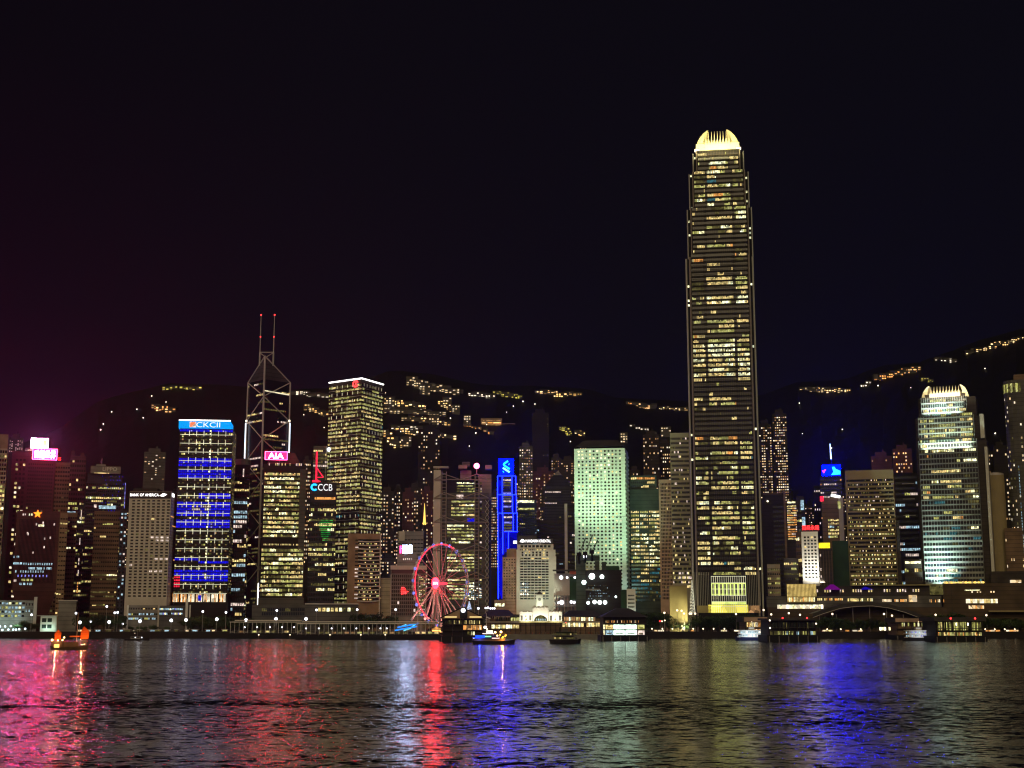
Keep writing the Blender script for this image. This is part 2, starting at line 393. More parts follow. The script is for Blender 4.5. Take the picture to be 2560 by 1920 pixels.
# ---- houses and lamps on the hills
def hill_house(u, v, w, h, nx, nz, m, label, group, p=.55, wall='w_greyd', name='hillside_house'):
    D = hillD(u, v) - 6; c = P(u, v, D)
    r = thing(name, label, 'house' if h < 30 else 'apartment block', (c.x, c.y, c.z - h * .5), group)
    b = MB(); b.box(-w / 2, w / 2, 0, 14, -8, h, wall); b.box(-w / 2 - .5, w / 2 + .5, -.5, 14.5, h, h + 1.2, 'w_roof'); b.build('wall', r)
    pw, ph = w / nx, h / nz
    for i in range(nx):
        for k in range(nz):
            if rng.random() < p or (i == 0 and k == 0):
                put('window', pane(pw * .62, ph * .5, m, 'rect'), r, (-w / 2 + (i + .5) * pw, -.15, (k + .5) * ph))
HG = 'lit houses along the hillside'
def houses(u0, u1, v0, v1, n, m, label, w=18, h=8, nx=3, nz=2, p=.5):
    for k in range(n):
        u = u0 + (u1 - u0) * (k + rng.uniform(.1, .9)) / n; v = v0 + (v1 - v0) * (k + .5) / n + rng.uniform(-3, 3)
        hill_house(u, v, w * rng.uniform(.7, 1.4), h * rng.uniform(.8, 1.3), nx, nz, m, label, HG, p)
houses(412, 500, 973, 973, 5, 'hilly', 'yellow lit villa on the ridge above the blue banded tower', 20, 8)
houses(380, 440, 1018, 1026, 6, 'hillo', 'orange lit house on the dark slope left of the blue banded tower')
houses(722, 815, 982, 990, 10, 'hillw', 'lit house in the ridge row between the pyramid masted tower and the bright roofed tower', 20, 7)
houses(765, 822, 1015, 1040, 8, 'hill', 'small lit house below the ridge row, left of the bright roofed tower')
houses(965, 1060, 1002, 1018, 12, 'hill', 'lit hillside house right of the bright roofed tower', 22, 10)
houses(1085, 1150, 972, 980, 7, 'hillw', 'pale lit house on the ridge above the twin truss bank')
houses(1100, 1140, 1008, 1030, 6, 'hill', 'bright hillside house below the ridge above the twin truss bank', 14, 10)
houses(1180, 1235, 986, 996, 7, 'hillw', 'white pink lit house of the ridge row left of centre', 18, 8)
houses(1240, 1300, 984, 992, 7, 'hilly', 'yellow lit house of the ridge row near centre', 20, 8)
houses(1350, 1452, 982, 990, 11, 'hill', 'lit house of the ridge row above the round windowed tower', 20, 8)
houses(1005, 1120, 1045, 1060, 11, 'hill', 'lit house on the middle slope behind the gold lit flats', 18, 9)
houses(985, 1060, 1068, 1074, 7, 'hillw', 'white lit low house on the middle slope')
houses(1405, 1425, 1072, 1086, 5, 'hilly', 'yellow lit low block on the slope left of the round windowed tower', 14, 10, 3, 3, .7)
houses(1440, 1462, 1083, 1085, 3, 'hill', 'golden lit low block on the slope beside the round windowed tower', 14, 7)
houses(1572, 1640, 1012, 1018, 13, 'hillo', 'orange lit house strung along the ridge road left of the tallest tower', 15, 8)
houses(1650, 1718, 1018, 1024, 8, 'hill', 'lit house near the ridge beside the tallest tower', 12, 6)
houses(1575, 1645, 1063, 1085, 6, 'hillw', 'scattered single lit house on the slope left of the tallest tower', 9, 5, 2, 1)
houses(2005, 2125, 975, 978, 13, 'hill', 'lit house on the ridge right of the tallest tower', 16, 8)
houses(2150, 2180, 965, 958, 3, 'hillw', 'tiny lit house on the rising ridge', 9, 5, 2, 1)
houses(2196, 2292, 946, 925, 15, 'hillo', 'orange lit house in the cluster left of the shorter claw crowned tower', 18, 13, 3, 3, .6)
houses(2345, 2385, 894, 902, 4, 'hillw', 'white lit house above the shorter claw crowned tower', 14, 6)
houses(2415, 2556, 884, 846, 16, 'hill', 'lit house climbing the ridge at the upper right', 16, 7)
houses(2300, 2330, 950, 953, 2, 'hilly', 'dim yellow house just above the shorter claw crowned tower', 14, 6)
houses(1040, 1140, 962, 985, 12, 'home', 'lit block of the dense houses stepping down from the ridge', 24, 16, 3, 4, .5)
houses(960, 1100, 1024, 1036, 14, 'home', 'warm lit block on the upper slope behind the gold lit flats', 20, 11, 3, 3, .5)
houses(1000, 1130, 1076, 1096, 10, 'hill', 'lit block lower down the slope behind the gold lit flats', 20, 10, 3, 2)
houses(960, 1000, 1080, 1120, 7, 'hill', 'yellow lit low block beside the bright roofed tower', 18, 9)
houses(1160, 1240, 1062, 1085, 5, 'hillo', 'orange lit house beside the long balconied block', 12, 6)
for k, (u, vt, w_, nx) in enumerate(((1030, 948, 24, 4), (1046, 956, 20, 4), (1062, 970, 22, 4), (1118, 1000, 18, 3), (1140, 1020, 16, 3), (975, 1000, 18, 3), (1085, 1046, 20, 4), (1015, 1100, 20, 4), (1168, 1046, 14, 3), (1665, 1075, 20, 4), (1560, 1090, 14, 3))):
    hill_house(u, vt + 14, w_, 34, nx, 7, 'home', 'slim lit block of flats standing up among the hillside houses', HG, .5, name='hillside_flats')
for k in range(46):
    u = rng.choice([rng.uniform(250, 860), rng.uniform(960, 1500), rng.uniform(1960, 2540), rng.uniform(880, 1400)]); v = rng.uniform(ridge(u) + 12, 1130)
    D = hillD(u, v) - 8; c = P(u, v, D)
    r = thing('hill_road_lamp', 'single lamp burning alone on the dark hillside', 'street lamp', (c.x, c.y, c.z - 9), 'lone lamps on the dark hillside')
    MB().bar((0, 0, -4), (0, 0, 8.4), .18, 'w_steel').build('pole', r); MB().ball((0, 0, 9), 1.25 * rng.uniform(.6, 1.2), 'lamps', 6, 4).build('lamp_head', r)
hbig = P(1240, 1058, hillD(1240, 1058) - 10)   # the long balconied block lit brown on the slope
r = thing('hillside_apartments', 'long orange lit balconied block on the slope above the blue neon tower', 'apartment block', (hbig.x, hbig.y, hbig.z - 14))
b = MB(); b.box(-30, 12, 0, 16, -10, 24, 'w_brown2'); b.box(12, 38, 3, 16, -10, 14, 'w_brown2'); b.build('wall', r)
for k in range(5):
    MB().box(-30, 11.5, -1.2, -.1, 4 + k * 4.2, 4.8 + k * 4.2, 'w_pink').build('balcony', r)
    MB().box(-28, 10, -.08, -.04, 1.2 + k * 4.2, 3.4 + k * 4.2, 'hillo' if k in (1, 3) else 'homed').build('window_band', r)

# ================================================================ towers at the back (homes on the slope)
def homes_skip(nx, nz, lit):
    cp = [rng.choice([.25, .6, 1.0, 1.5]) for _ in range(nx)]; rp = [rng.choice([.6, 1, 1.3]) for _ in range(nz)]
    return lambda c, r: rng.random() > min(1, lit * cp[c] * rp[r] * 1.25)
def homes(name, label, u0, u1, vt, D, nx, nz, lit=.35, wall='w_blackish', pal=None, vb=1500, depth=25, cat='apartment tower', top=None, side=None, fx=.5, fz=.42, group=None):
    b = Bld(name, label, cat, u0, u1, vt, D, depth, wall, group=group, vr=min(1400, vt + 60))
    pal = pal or [('home', 3), ('homew', 1), ('homed', 2.6)]
    z0 = max(3, b.Z(vb)); b.grid(0, nx, nz, z0, b.h - 3, fx, fz, pal, skip=homes_skip(nx, nz, lit))
    t = MB(); t.box(-b.w * .3, b.w * .25, 4, 14, b.h, b.h + 5, wall); t.box(b.w * .05, b.w * .12, 6, 9, b.h + 5, b.h + 8, wall)
    t.build('roof_house', b.root)
    if side is not None: b.grid(side, 3, nz, z0, b.h - 3, fx, fz, pal)
    return b
homes('apartment_tower', 'dark far tower with few lights left of the pink signs', 20, 55, 1094, 1560, 7, 12, .35, pal=[('lp', 1)], vb=1130)
homes('apartment_tower', 'narrow unlit topped tower alone on the slope left of the blue banded tower', 358, 412, 1130, 1700, 6, 12, .22, 'w_greyd', vb=1200)
homes('apartment_tower', 'tall slope tower with a column of gold lights behind the twin truss bank', 1045, 1100, 1072, 1640, 9, 36, .42, vb=1400)
homes('apartment_tower', 'dark slim flats touching the right side of the bright roofed tower', 950, 985, 1228, 1480, 5, 30, .45, 'w_dark', vb=1500)
homes('apartment_tower', 'flats with paired lit columns, second right of the bright roofed tower', 986, 1005, 1222, 1560, 4, 30, .5, vb=1500)
homes('apartment_tower', 'middle block of the dense flats left of the twin truss bank', 1006, 1034, 1230, 1500, 5, 28, .4, 'w_maroond', vb=1480)
homes('apartment_tower', 'tallest of the dense flats left of the twin truss bank', 1022, 1052, 1218, 1580, 5, 28, .35, 'w_dark', vb=1480)
homes('apartment_tower', 'reddish flats just behind the gold spire', 1054, 1082, 1226, 1540, 5, 28, .28, 'w_maroond', vb=1480)
homes('apartment_tower', 'flats with warm top storeys right of the blue neon tower', 1298, 1332, 1116, 1640, 6, 26, .42, 'w_greyd', vb=1300)
homes('apartment_tower', 'very tall unlit tower almost lost against the hill near centre', 1330, 1372, 1032, 1750, 8, 40, .04, 'w_blackish', vb=1300, pal=[('ld', 1)])
homes('apartment_tower', 'low dark flats with reddish lights right of the blue neon tower', 1332, 1384, 1178, 1580, 8, 14, .3, 'w_maroond', vb=1300, pal=[('homed', 2), ('home', 1)])
homes('apartment_tower', 'flats with golden crown storeys left of the round windowed tower', 1378, 1404, 1144, 1620, 5, 24, .5, 'w_dark', vb=1300)
homes('apartment_tower', 'bright warm flats squeezed against the round windowed tower', 1402, 1440, 1150, 1600, 6, 24, .55, 'w_dark', vb=1300)
homes('apartment_tower', 'big cluster of gold lit flats right of the round windowed tower', 1608, 1648, 1086, 1560, 8, 26, .52, 'w_dark', vb=1330)
homes('apartment_tower', 'second of the gold lit flats, beside the striped tower', 1646, 1682, 1108, 1600, 7, 24, .45, 'w_dark', vb=1330)
homes('apartment_tower', 'tower of warm homes immediately right of the tallest tower', 1898, 1930, 1060, 1480, 6, 30, .62, 'w_dark', vb=1260, fx=.6)
homes('apartment_tower', 'taller tower of warm homes, second right of the tallest tower', 1932, 1968, 1034, 1500, 7, 34, .6, 'w_dark', vb=1260, fx=.6)
homes('apartment_tower', 'reddish ragged topped flats behind the striped brown slab', 2180, 2232, 1140, 1560, 9, 18, .14, 'w_maroond', vb=1320)
homes('apartment_tower', 'reddish flats with an orange lit patch beside the shorter claw crowned tower', 2234, 2282, 1122, 1500, 8, 22, .3, 'w_maroond', vb=1330, pal=[('home', 1), ('hillo', 1)])
homes('apartment_tower', 'flats with single bright windows between the claw crowned tower and the round slab', 2448, 2486, 1128, 1560, 5, 26, .38, 'w_blackish', vb=1400)
homes('apartment_tower', 'flats with a column of bright windows behind the pale round slab', 2486, 2520, 1114, 1520, 5, 26, .42, 'w_blackish', vb=1400)
homes('office_tower', 'dim narrow block between the stacked flats and the brown banded block', 955, 990, 1395, 1350, 6, 14, .3, 'w_greyd', vb=1520)

for k, (u0, u1, vt, D_, nx, lit, wl, lb) in enumerate((
 (958, 975, 1262, 1600, 4, .5, 'w_dark', 'slim flats peeping out behind the right side of the bright roofed tower'),
 (1084, 1104, 1150, 1700, 5, .5, 'w_maroond', 'flats between the slope tower and the left mast of the twin truss bank'),
 (1228, 1246, 1235, 1500, 4, .5, 'w_dark', 'column of reddish lit flats just left of the blue neon tower'),
 (1286, 1304, 1200, 1650, 4, .4, 'w_dark', 'narrow flats directly behind the right side of the blue neon tower'),
 (1350, 1376, 1225, 1560, 6, .4, 'w_dark', 'lower warm lit flats in front of the very tall unlit tower'),
 (1420, 1440, 1195, 1540, 5, .55, 'w_dark', 'lower front flats squeezed against the round windowed tower'),
 (1574, 1600, 1175, 1640, 6, .4, 'w_dark', 'flats directly behind the lit glass tower with the orange top storey'),
 (1626, 1650, 1150, 1500, 5, .55, 'w_dark', 'front one of the gold lit flats right of the round windowed tower'),
 (1966, 1984, 1228, 1600, 4, .35, 'w_blackish', 'dim flats right of the pair of towers of warm homes'),
 (2014, 2036, 1262, 1560, 5, .35, 'w_blackish', 'dim flats behind the red lettered tower'),
 (2108, 2124, 1225, 1520, 4, .4, 'w_blackish', 'slim flats touching the left side of the banded brown slab'),
 (212, 232, 1235, 1500, 4, .3, 'w_blackish', 'slim dark flats left of the lettered grey tower'),
 (300, 320, 1262, 1500, 4, .3, 'w_blackish', 'slim dark flats behind the left edge of the white punched block'),
 (424, 440, 1235, 1500, 4, .35, 'w_blackish', 'slim dark flats left of the blue banded tower'),
 (756, 776, 1150, 1500, 5, .45, 'w_dark', 'flats between the pink signed yellow tower and the red crane'),
 (838, 850, 1200, 1500, 3, .4, 'w_dark', 'sliver of flats left of the bright roofed tower'))):
    homes('apartment_tower', lb, u0, u1, vt, D_, nx, 26, lit, wl, vb=1420)
# ================================================================ left group
b = Bld('office_tower', 'beige topped tower cut by the left edge of the view', 'office tower', -60, 20, 1085, 1250, 30, 'w_beige', vr=1100)
b.box('crown', -b.w / 2 - .2, b.w / 2 + .2, -.2, 30.2, b.h - 13, b.h + .2, 'w_brown2')
b.bands([0, 1], 40, 4, b.h - 14, .62, office(.12, .5, 0, 2), 2.2)
b = Bld('office_tower', 'broad dark red tower carrying the white screen and the pink neon sign', 'office tower', 30, 139, 1130, 1300, 40, 'w_maroon', vr=1150)
pinkb = b
b.grid(0, 3, 34, 12, b.h - 6, .62, .5, [('kbr', 6), ('lw', 1), ('lg', .5), ('homew', .7)], 3, 13)
b.grid(0, 12, 42, 12, b.h - 10, .7, .5, [('kbr', 40), ('lg', .5), ('lw', .5)], 15, 38)
b.box('roof_house', b.X(62), b.X(150), 2, 20, b.h, b.h + 4, 'w_maroond')
litmat('pinkbig', (1, .0003, .0020), 170, True, 0); litmat('screenp', (1, .26, .90), 140, True, 0)
sx0, sx1, sz0, sz1 = b.X(75), b.X(118), b.Z(1119), b.Z(1094)
s = b.board(sx0, sx1, 5, 8, sz0, sz1, 'screenp'); s.name = 'screen'; s['label'] = 'glaring white and yellow video screen'
litmat('yel', (1, .95, .22), 2.4, True, 0); litmat('cyan', (.2, .9, 1), 2, True, 0)
MB().box(b.X(104), b.X(116), 4.7, 4.9, sz0 + 2.4, sz1 - .5, 'yel').box(b.X(95), b.X(112), 4.7, 4.9, sz0 + .4, sz0 + 2, 'cyan').build('screen_picture', b.root)
MB().bar((b.X(80), 9, b.h), (b.X(80), 9, sz0), .6, 'w_steel').bar((b.X(112), 9, b.h), (b.X(112), 9, sz0), .6, 'w_steel').build('screen_support', b.root)

sx0, sx1, sz0, sz1 = b.X(81), b.X(142), b.Z(1149), b.Z(1122)
b.board(sx0, sx1, -3, -1.4, sz0, sz1, 'pinkbig')
text('香龍世界', sx1 - sx0 - 2.6, sz1 - sz0 - 2.6, 'neonbig', b.root, (sx0 + 1.3, -3.25, sz0 + 1.3))
q = MB()
for (xa, za_, xb, zb_) in ((sx0, sz0, sx1, sz0), (sx1, sz0, sx1, sz1), (sx1, sz1, sx0, sz1), (sx0, sz1, sx0, sz0)): q.bar((xa, -3.3, za_), (xb, -3.3, zb_), .2, 'neonp')
q.build('neon_border', b.root)
text('S', 3, 3, 'red', b.root, (b.X(145), -.6, b.Z(1149)))
MB().bar((b.X(62), -.8, b.Z(1127)), (sx0, -.8, b.Z(1125)), .5, 'lp').build('neon_tube', b.root)
b = Bld('office_tower', 'brown faced wing right of the pink neon sign', 'office tower', 139, 176, 1156, 1310, 35, 'w_brown', vr=1160)
b.bands([0, 1], 36, 8, b.h - 3, .45, office(.02, .12, 0, 2, 'kbr'), 2.4)
b = Bld('office_tower', 'stepped purplish dark tower behind the brown faced wing', 'office tower', 175, 215, 1140, 1400, 30, 'w_maroond', vr=1160)
b.box('roof_step', b.X(176), b.X(186), 4, 20, b.h, b.h + 6, 'w_maroond'); b.box('roof_step', b.X(200), b.X(210), 4, 20, b.h, b.h + 4, 'w_maroond')
b.bands([0, 1], 34, 8, b.h - 3, .5, office(.03, .2, 0, 2, 'kbr'), 2.4)
# star tower
b = Bld('barracks_tower', 'maroon ribbed block bearing a glowing orange star', 'office tower', 42, 150, 1278, 1215, 34, 'w_maroon', body=False, vr=1290)
zt = b.Z(1478); w = b.w / 2
m = MB(); m.prism([(-w, 0), (w, 0), (w, 30), (-w, 30)], zt, b.h, 'w_maroon')
m.prism([(-w * .35, 8), (w * .5, 8), (w * .5, 24), (-w * .35, 24)], 0, zt, 'w_maroon', pts2=[(-w, 0), (w, 0), (w, 30), (-w, 30)]); m.build('wall', b.root)
for k in range(28):
    x = b.X(52) + k * (b.X(139) - b.X(52)) / 27
    MB().box(x - .28, x + .28, -.9, -.02, b.Z(1455), b.Z(1300), 'w_maroond').build('rib', b.root)
b.box('recess', b.X(50), b.X(141), -.016, -.01, b.Z(1456), b.Z(1299), 'w_black')
for v, u0, u1, mt, n in ((1287, 50, 66, 'lp', 3), (1287, 72, 84, 'lW', 4), (1314, 97, 112, 'lW', 4), (1393, 40, 58, 'lc', 5), (1409, 41, 62, 'lc', 8), (1410, 64, 139, 'lc', 13), (1421, 78, 137, 'lc', 17), (1429, 45, 125, 'lc', 13), (1450, 63, 92, 'lg', 9), (1460, 55, 90, 'lc', 11), (1452, 40, 52, 'lp', 3), (1440, 50, 130, 'lbw', 9)):
    for k in range(n):
        if rng.random() < .12: continue
        x = b.X(u0) + (k + .5) * (b.X(u1) - b.X(u0)) / n; z = b.Z(v)
        put('window', pane(1.0, 1.9, mt, 'rect'), b.root, (x, -.95, z))
for k in range(9):
    put('window', pane(1.1, 2, 'lp', 'rect'), b.root, (b.X(rng.uniform(55, 138)), -.95, b.Z(rng.uniform(1305, 1385))))
st = MB(); cx, cz = b.X(94), b.Z(1285)
pp = [(cx + (3.9 if k % 2 == 0 else 1.65) * math.sin(k * math.pi / 5), -1.2, cz + (3.9 if k % 2 == 0 else 1.65) * math.cos(k * math.pi / 5)) for k in range(10)]
litmat('starm', (1, .20, .015), 3.4, True, 0)
for k in range(10): st.face([pp[k], pp[(k + 1) % 10], (cx, -2.2, cz)][::-1], 'starm')
st.build('star_emblem', b.root)
b = Bld('office_tower', 'narrow brown block at the right of the star tower', 'office tower', 151, 170, 1283, 1200, 28, 'w_brown2', vr=1290)
b.bands([0, 1], 22, 10, b.h - 3, .3, office(0, .05, 0, 2, 'kbr'), 2)
b = Bld('office_tower', 'brown block with a cyan light strip on its roof edge', 'office tower', 170, 193, 1281, 1225, 28, 'w_brown', vr=1290)
b.box('light_strip', b.X(168), b.X(189), -.4, 0, b.h, b.h + 1, 'lc')
b.bands([0, 1], 24, 10, b.h - 3, .4, office(0, .15, 0, 2, 'kbr'), 2)
b = Bld('office_tower', 'dark gap tower with one bright vertical light line, left of the lettered grey tower', 'office tower', 193, 216, 1262, 1290, 30, 'w_darkb', vr=1290)
b.bands([0, 1], 28, 8, b.h - 3, .5, office(.02, .2, 0, 2), 2)
for v0, v1 in ((1275, 1300), (1345, 1362), (1395, 1412), (1425, 1440), (1455, 1482)):
    b.box('light_strip', b.X(202), b.X(204), -.5, -.1, b.Z(v1), b.Z(v0), 'lo' if v0 > 1440 else 'lp')
# LIPPO
b = Bld('office_tower', 'grey stepped tower with unlit roof lettering, left of the white punched block', 'office tower', 216, 314, 1205, 1290, 38, 'w_darkb', vr=1210)
b.box('upper_stage', b.X(218), b.X(305), 2, 30, b.h, b.Z(1184), 'w_darkb')
b.box('roof_house', b.X(225), b.X(300), -1.5, 26, b.Z(1184), b.Z(1166), 'w_grey')
b.box('roof_dome', b.X(238), b.X(262), 4, 20, b.Z(1166), b.Z(1160), 'w_grey')
text('LIPPO', b.X(291) - b.X(255), b.Z(1168) - b.Z(1177.5), 'w_white', b.root, (b.X(255), -1.8, b.Z(1177.5)))
b.box('light_strip', b.X(235), b.X(271), -1.9, -1.55, b.Z(1184.5), b.Z(1182.5), 'lw')
b.bands([0, 1], 42, 6, b.h - 1, .55, office(.03, .3, 0, 3), 1.8)
b.grid(0, 26, 12, b.Z(1300), b.Z(1186), .5, .35, [(None, 6), ('lb', 1), ('ld', .4)], 14, 34, name='facade_light', out=.3)
b.box('light_strip', b.X(250), b.X(293), -.7, -.2, b.Z(1272), b.Z(1264), 'lc'); b.box('light_strip', b.X(238), b.X(244), -.7, -.2, b.Z(1270), b.Z(1262), 'lp')
b.box('corner_light', b.X(313), b.X(314.6), -.5, 0, b.Z(1270), b.Z(1206), 'lbw')
MB().bar((b.X(252), 3, b.Z(1160)), (b.X(252), 3, b.Z(1145)), .3, 'w_steel').build('mast', b.root)
b = Bld('office_tower', 'brown lower block in front of the lettered grey tower', 'office tower', 236, 300, 1278, 1245, 25, 'w_brown', vr=1290)
b.bands([0, 1], 26, 6, b.h - 2, .4, office(.03, .25, 0, 3, 'kbr'), 1.8)
b = Bld('office_tower', 'slim dark block with white wall lights left of the white punched block', 'office tower', 296, 313, 1275, 1235, 20, 'w_darkb')
b.grid(0, 2, 30, 8, b.h - 2, .5, .5, [('k', 3), ('lc', 1), ('lp', 1)])
# BOA
b = Bld('bank_building', 'pale block with a grid of small dark square windows under white roof lettering', 'office block', 312.5, 420, 1229, 1220, 34, 'w_stone', vr=1450, yaw=12)
boa = b
b.box('sign_board', -b.w / 2 + .3, b.w / 2 - .3, -.5, -.02, b.Z(1246), b.Z(1229) - .3, 'w_dark')
text('BANK OF AMERICA', b.X(398, 1236) - b.X(325, 1236), 2.5, 'whiteline', b.root, (b.X(325, 1236), -.7, b.Z(1241)))
fl = MB(); x, z = b.X(408, 1236), b.Z(1238)
for k in range(3): fl.face([(x - 3 + k, -.7, z - .5 + k * .7), (x + .5 + k, -.7, z - 1.4 + k * .7), (x + 1.9 + k, -.7, z - .6 + k * .7), (x - 1.6 + k, -.7, z + .3 + k * .7)], 'whiteline')
fl.build('flag_emblem', b.root)
MB().box(b.w / 2 + .02, b.w / 2 + .3, 4, 14, b.Z(1240), b.Z(1232), 'whiteline').build('side_sign', b.root)
b.box('roof_house', b.X(318), b.X(380), 6, 26, b.h, b.h + 3.5, 'w_dark')
b.grid(0, 8, 32, b.Z(1494), b.Z(1248), .56, .52, [('k', 60), ('ld', 1.2), ('lw', .7), ('lp', .4)], 1.8, 37.2, pick=lambda c, r: 'lp' if (c > 4 and 21 < r and rng.random() < .0) else ('lp' if c > 3 and r in (12, 19, 18, 8) and rng.random() < .6 else None))
b.bands([1], 32, b.Z(1494), b.Z(1248), .35, lambda r, q: (['w_pink', 'lo'], [5, .4], 3), 4, name='reddish_side_strip')  # pink strips carry the reddish light on this side in their colour
# CKC II
litmat('signblue', (.0, .32, .95), 1.2, True, 0)
b = Bld('office_tower', 'tower with blue light bands and a glowing cyan roof sign', 'office tower', 434, 570, 1072, 1240, 38, 'w_blackish', vr=1450, yaw=6)
ck2 = b
b.box('sign_board', b.X(447, 1060), b.X(577, 1060), -.8, 30, b.h, b.Z(1053), 'signblue')
b.box('light_strip', b.X(447, 1060), b.X(577, 1060), -1.1, -.82, b.Z(1053) + .02, b.Z(1050), 'whiteline')
x0, x1 = b.X(491, 1062), b.X(551, 1062)
text('CKCII', x1 - x0, b.Z(1056) - b.Z(1068.5), 'ink', b.root, (x0, -1.1, b.Z(1068.5)))
lg = MB(); x0 = b.X(474, 1062); z0, z1 = b.Z(1069), b.Z(1055)
lg.face([(x0, -1.0, z0), (x0 + 6, -1.0, z0), (x0 + 6, -1.0, z1), (x0, -1.0, z1)], 'lp'); lg.build('emblem_panel', b.root)
litmat('coral', (1, .18, .08), 1.4, False, 0)
lg = MB(); lg.face([(x0 + .3, -1.2, z0 + .2), (x0 + 2, -1.2, z0 + .6), (x0 + 5.4, -1.2, z1 - .9), (x0 + 4.6, -1.2, z1 - .3), (x0 + .8, -1.2, z1 - .8)], 'coral'); lg.build('emblem', b.root)
BL = [(1072, 1082, 0, 1), (1143, 1166, 0, 1), (1177, 1193, 0, 1), (1234, 1250, .42, 1), (1257, 1293, 0, 1), (1298, 1322, 0, 1), (1393, 1402, 0, .45), (1403, 1413, .45, 1), (1427, 1452, 0, 1)]
zz = [(b.Z(v1), b.Z(v0), a, c) for v0, v1, a, c in BL]
def ck2band(zmid, t):
    for z0, z1, a, c in zz:
        if z0 < zmid < z1 and a <= t <= c: return True
    return False
nfl = 56; zb, zt_ = b.Z(1484), b.h - .5; ph = (zt_ - zb) / nfl
for r in range(nfl):
    mb = MB(); z = zb + r * ph
    for fi in (0, 1):
        a, d, L = b.face(fi); k = round(L / 1.9)
        for c in range(k):
            t = (c + .5) / k; blue = ck2band(z + ph / 2, t if fi == 0 else 1) and (fi == 0)
            if blue: mt = 'lb' if rng.random() < .93 else 'lbw'
            else: mt = rng.choices(['k', 'ld', 'lg', 'lw', 'homed'], [12, 2.4, 1.0, .5, .5])[0]
            if fi == 0 and .55 < t < .62 and rng.random() < .5: mt = 'lW'
            if fi == 0 and z < b.Z(1445) and z > b.Z(1472) and t < .14: mt = 'lr'
            if fi == 0 and abs(z - b.Z(1275)) < 3 and .28 < t < .66 and rng.random() < .6: mt = 'lp'
            g = .06 if mt == 'lb' else .14; hh = ph * (.78 if mt == 'lb' else .56)
            mb.face([b.pt(fi, (c + g) * L / k, z + .4, .15), b.pt(fi, (c + 1 - g) * L / k, z + .4, .15), b.pt(fi, (c + 1 - g) * L / k, z + .4 + hh, .15), b.pt(fi, (c + g) * L / k, z + .4 + hh, .15)], mt)
    mb.build('window_band', b.root)
for r in range(0, nfl + 1):                                # sill lines that glow, the fixtures' light put into their material
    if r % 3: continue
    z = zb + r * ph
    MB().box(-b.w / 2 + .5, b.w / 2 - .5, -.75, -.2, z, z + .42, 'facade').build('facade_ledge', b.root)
b.grid(0, 6, 18, zb + ph, zt_, .075, .62, [('facade', 1)], 5.5, b.w - 3, name='facade_light', out=.95)  # glowing bars stand in for fixture light grazing the mullions
nb = 7; xs = b.X(431, 1495), b.X(568, 1495)
for k in range(nb):
    x0 = xs[0] + k * (xs[1] - xs[0]) / nb; x1 = xs[0] + (k + .82) * (xs[1] - xs[0]) / nb
    q = MB(); n = 9
    for j in range(n):
        q.box(x0 + (x1 - x0) * j / n, x0 + (x1 - x0) * (j + .8) / n, -.6, -.2, b.Z(1505), b.Z(1485), 'lobby' if False else ('lo' if rng.random() < .3 else 'homew'))
    q.build('lobby_window', b.root)
    if k == 3:
        b.box('lobby_screen', x0 + 2, x1 - 1, -.9, -.7, b.Z(1502), b.Z(1488), 'lb')
# towers right of CKC II
b = Bld('office_tower', 'dark round topped tower between the blue banded tower and the braced tower', 'office tower', 580, 618, 1162, 1300, 34, 'w_blackish')
q = MB(); q.prism([(b.w * .55 * math.cos(t) , 15 + 12 * math.sin(t)) for t in [2 * math.pi * k / 14 for k in range(14)]], b.h, b.Z(1146), 'w_grey'); q.build('round_crown', b.root)
b.bands([0, 1], 40, 4, b.h - 8, .6, office(.18, .35, 0, 3), 2.2)
b.box('light_strip', b.X(600), b.X(603), -.7, -.2, b.Z(1192), b.Z(1172), 'lp')
b.grid(0, 2, 3, b.Z(1500), b.Z(1462), .8, .55, [('lp', 1)], 1, 12)
b = Bld('office_tower', 'dark slim tower with teal top windows beside the braced tower', 'office tower', 580, 614, 1245, 1262, 20, 'w_blackish')
b.bands([0, 1], 26, 4, b.h - 2, .6, lambda r, q: (['k', 'lc', 'lp', 'lw'], [8, 1, 1, 1.2] if r < 22 else [1, 8, 1, 0], 5), 2.2)
# ---- Bank of China tower
D = 1330; c = P(656.5, 1100, D)
r = thing('braced_tower', 'tall angular tower with diagonal white bracing and twin rooftop masts', 'bank tower', (c.x, D, G))
boc = lambda u, v, y=0: ((lambda p: (p.x - c.x, y, p.z - G))(P(u, v, D + y)))
Lx, Rx = P(609, 1000, D).x - c.x, P(715, 1000, D).x - c.x; dd = 22
zt, za = boc(663, 948)[2], boc(663, 890)[2]
m = MB()
pf, pl, pr, pb = (0, 0), (Lx, dd), (Rx, dd), (0, 2 * dd)
m.prism([pl, pf, pr, pb], 0, zt, 'kb'); m.build('glass_body', r)
m = MB(); m.face([(Lx, dd, zt), (0, 0, zt), (0, 0, za)], 'w_bglass'); m.face([(0, 0, zt), (Rx, dd, zt), (0, 0, za)], 'w_bglass'); m.face([(Rx, dd, zt), (Lx, dd, zt), (0, 0, za)], 'w_bglass'); m.build('glass_peak', r)
def brace(a, b2, rr=.75, mt='w_stone', nm='brace'): MB().bar(a, b2, rr, mt).build(nm, r)
e = .9
Fp = lambda z: (0, -e, z); Lp = lambda z: (Lx - .4, dd - e, z); Rp = lambda z: (Rx + .4, dd - e, z)
zv = lambda v: boc(661, v)[2]
brace(Fp(0), Fp(za), .9, nm='corner_column'); brace(Lp(0), Lp(zt), .7, nm='corner_column'); brace(Rp(0), Rp(zt), .7, nm='corner_column')
brace(Lp(zt), Fp(za), .55); brace(Rp(zt), Fp(za), .55)
nodes = [zt, zv(991), zv(1045), zv(1098), zv(1150), zv(1204), zv(1258), zv(1312), zv(1366), zv(1420), zv(1474)]
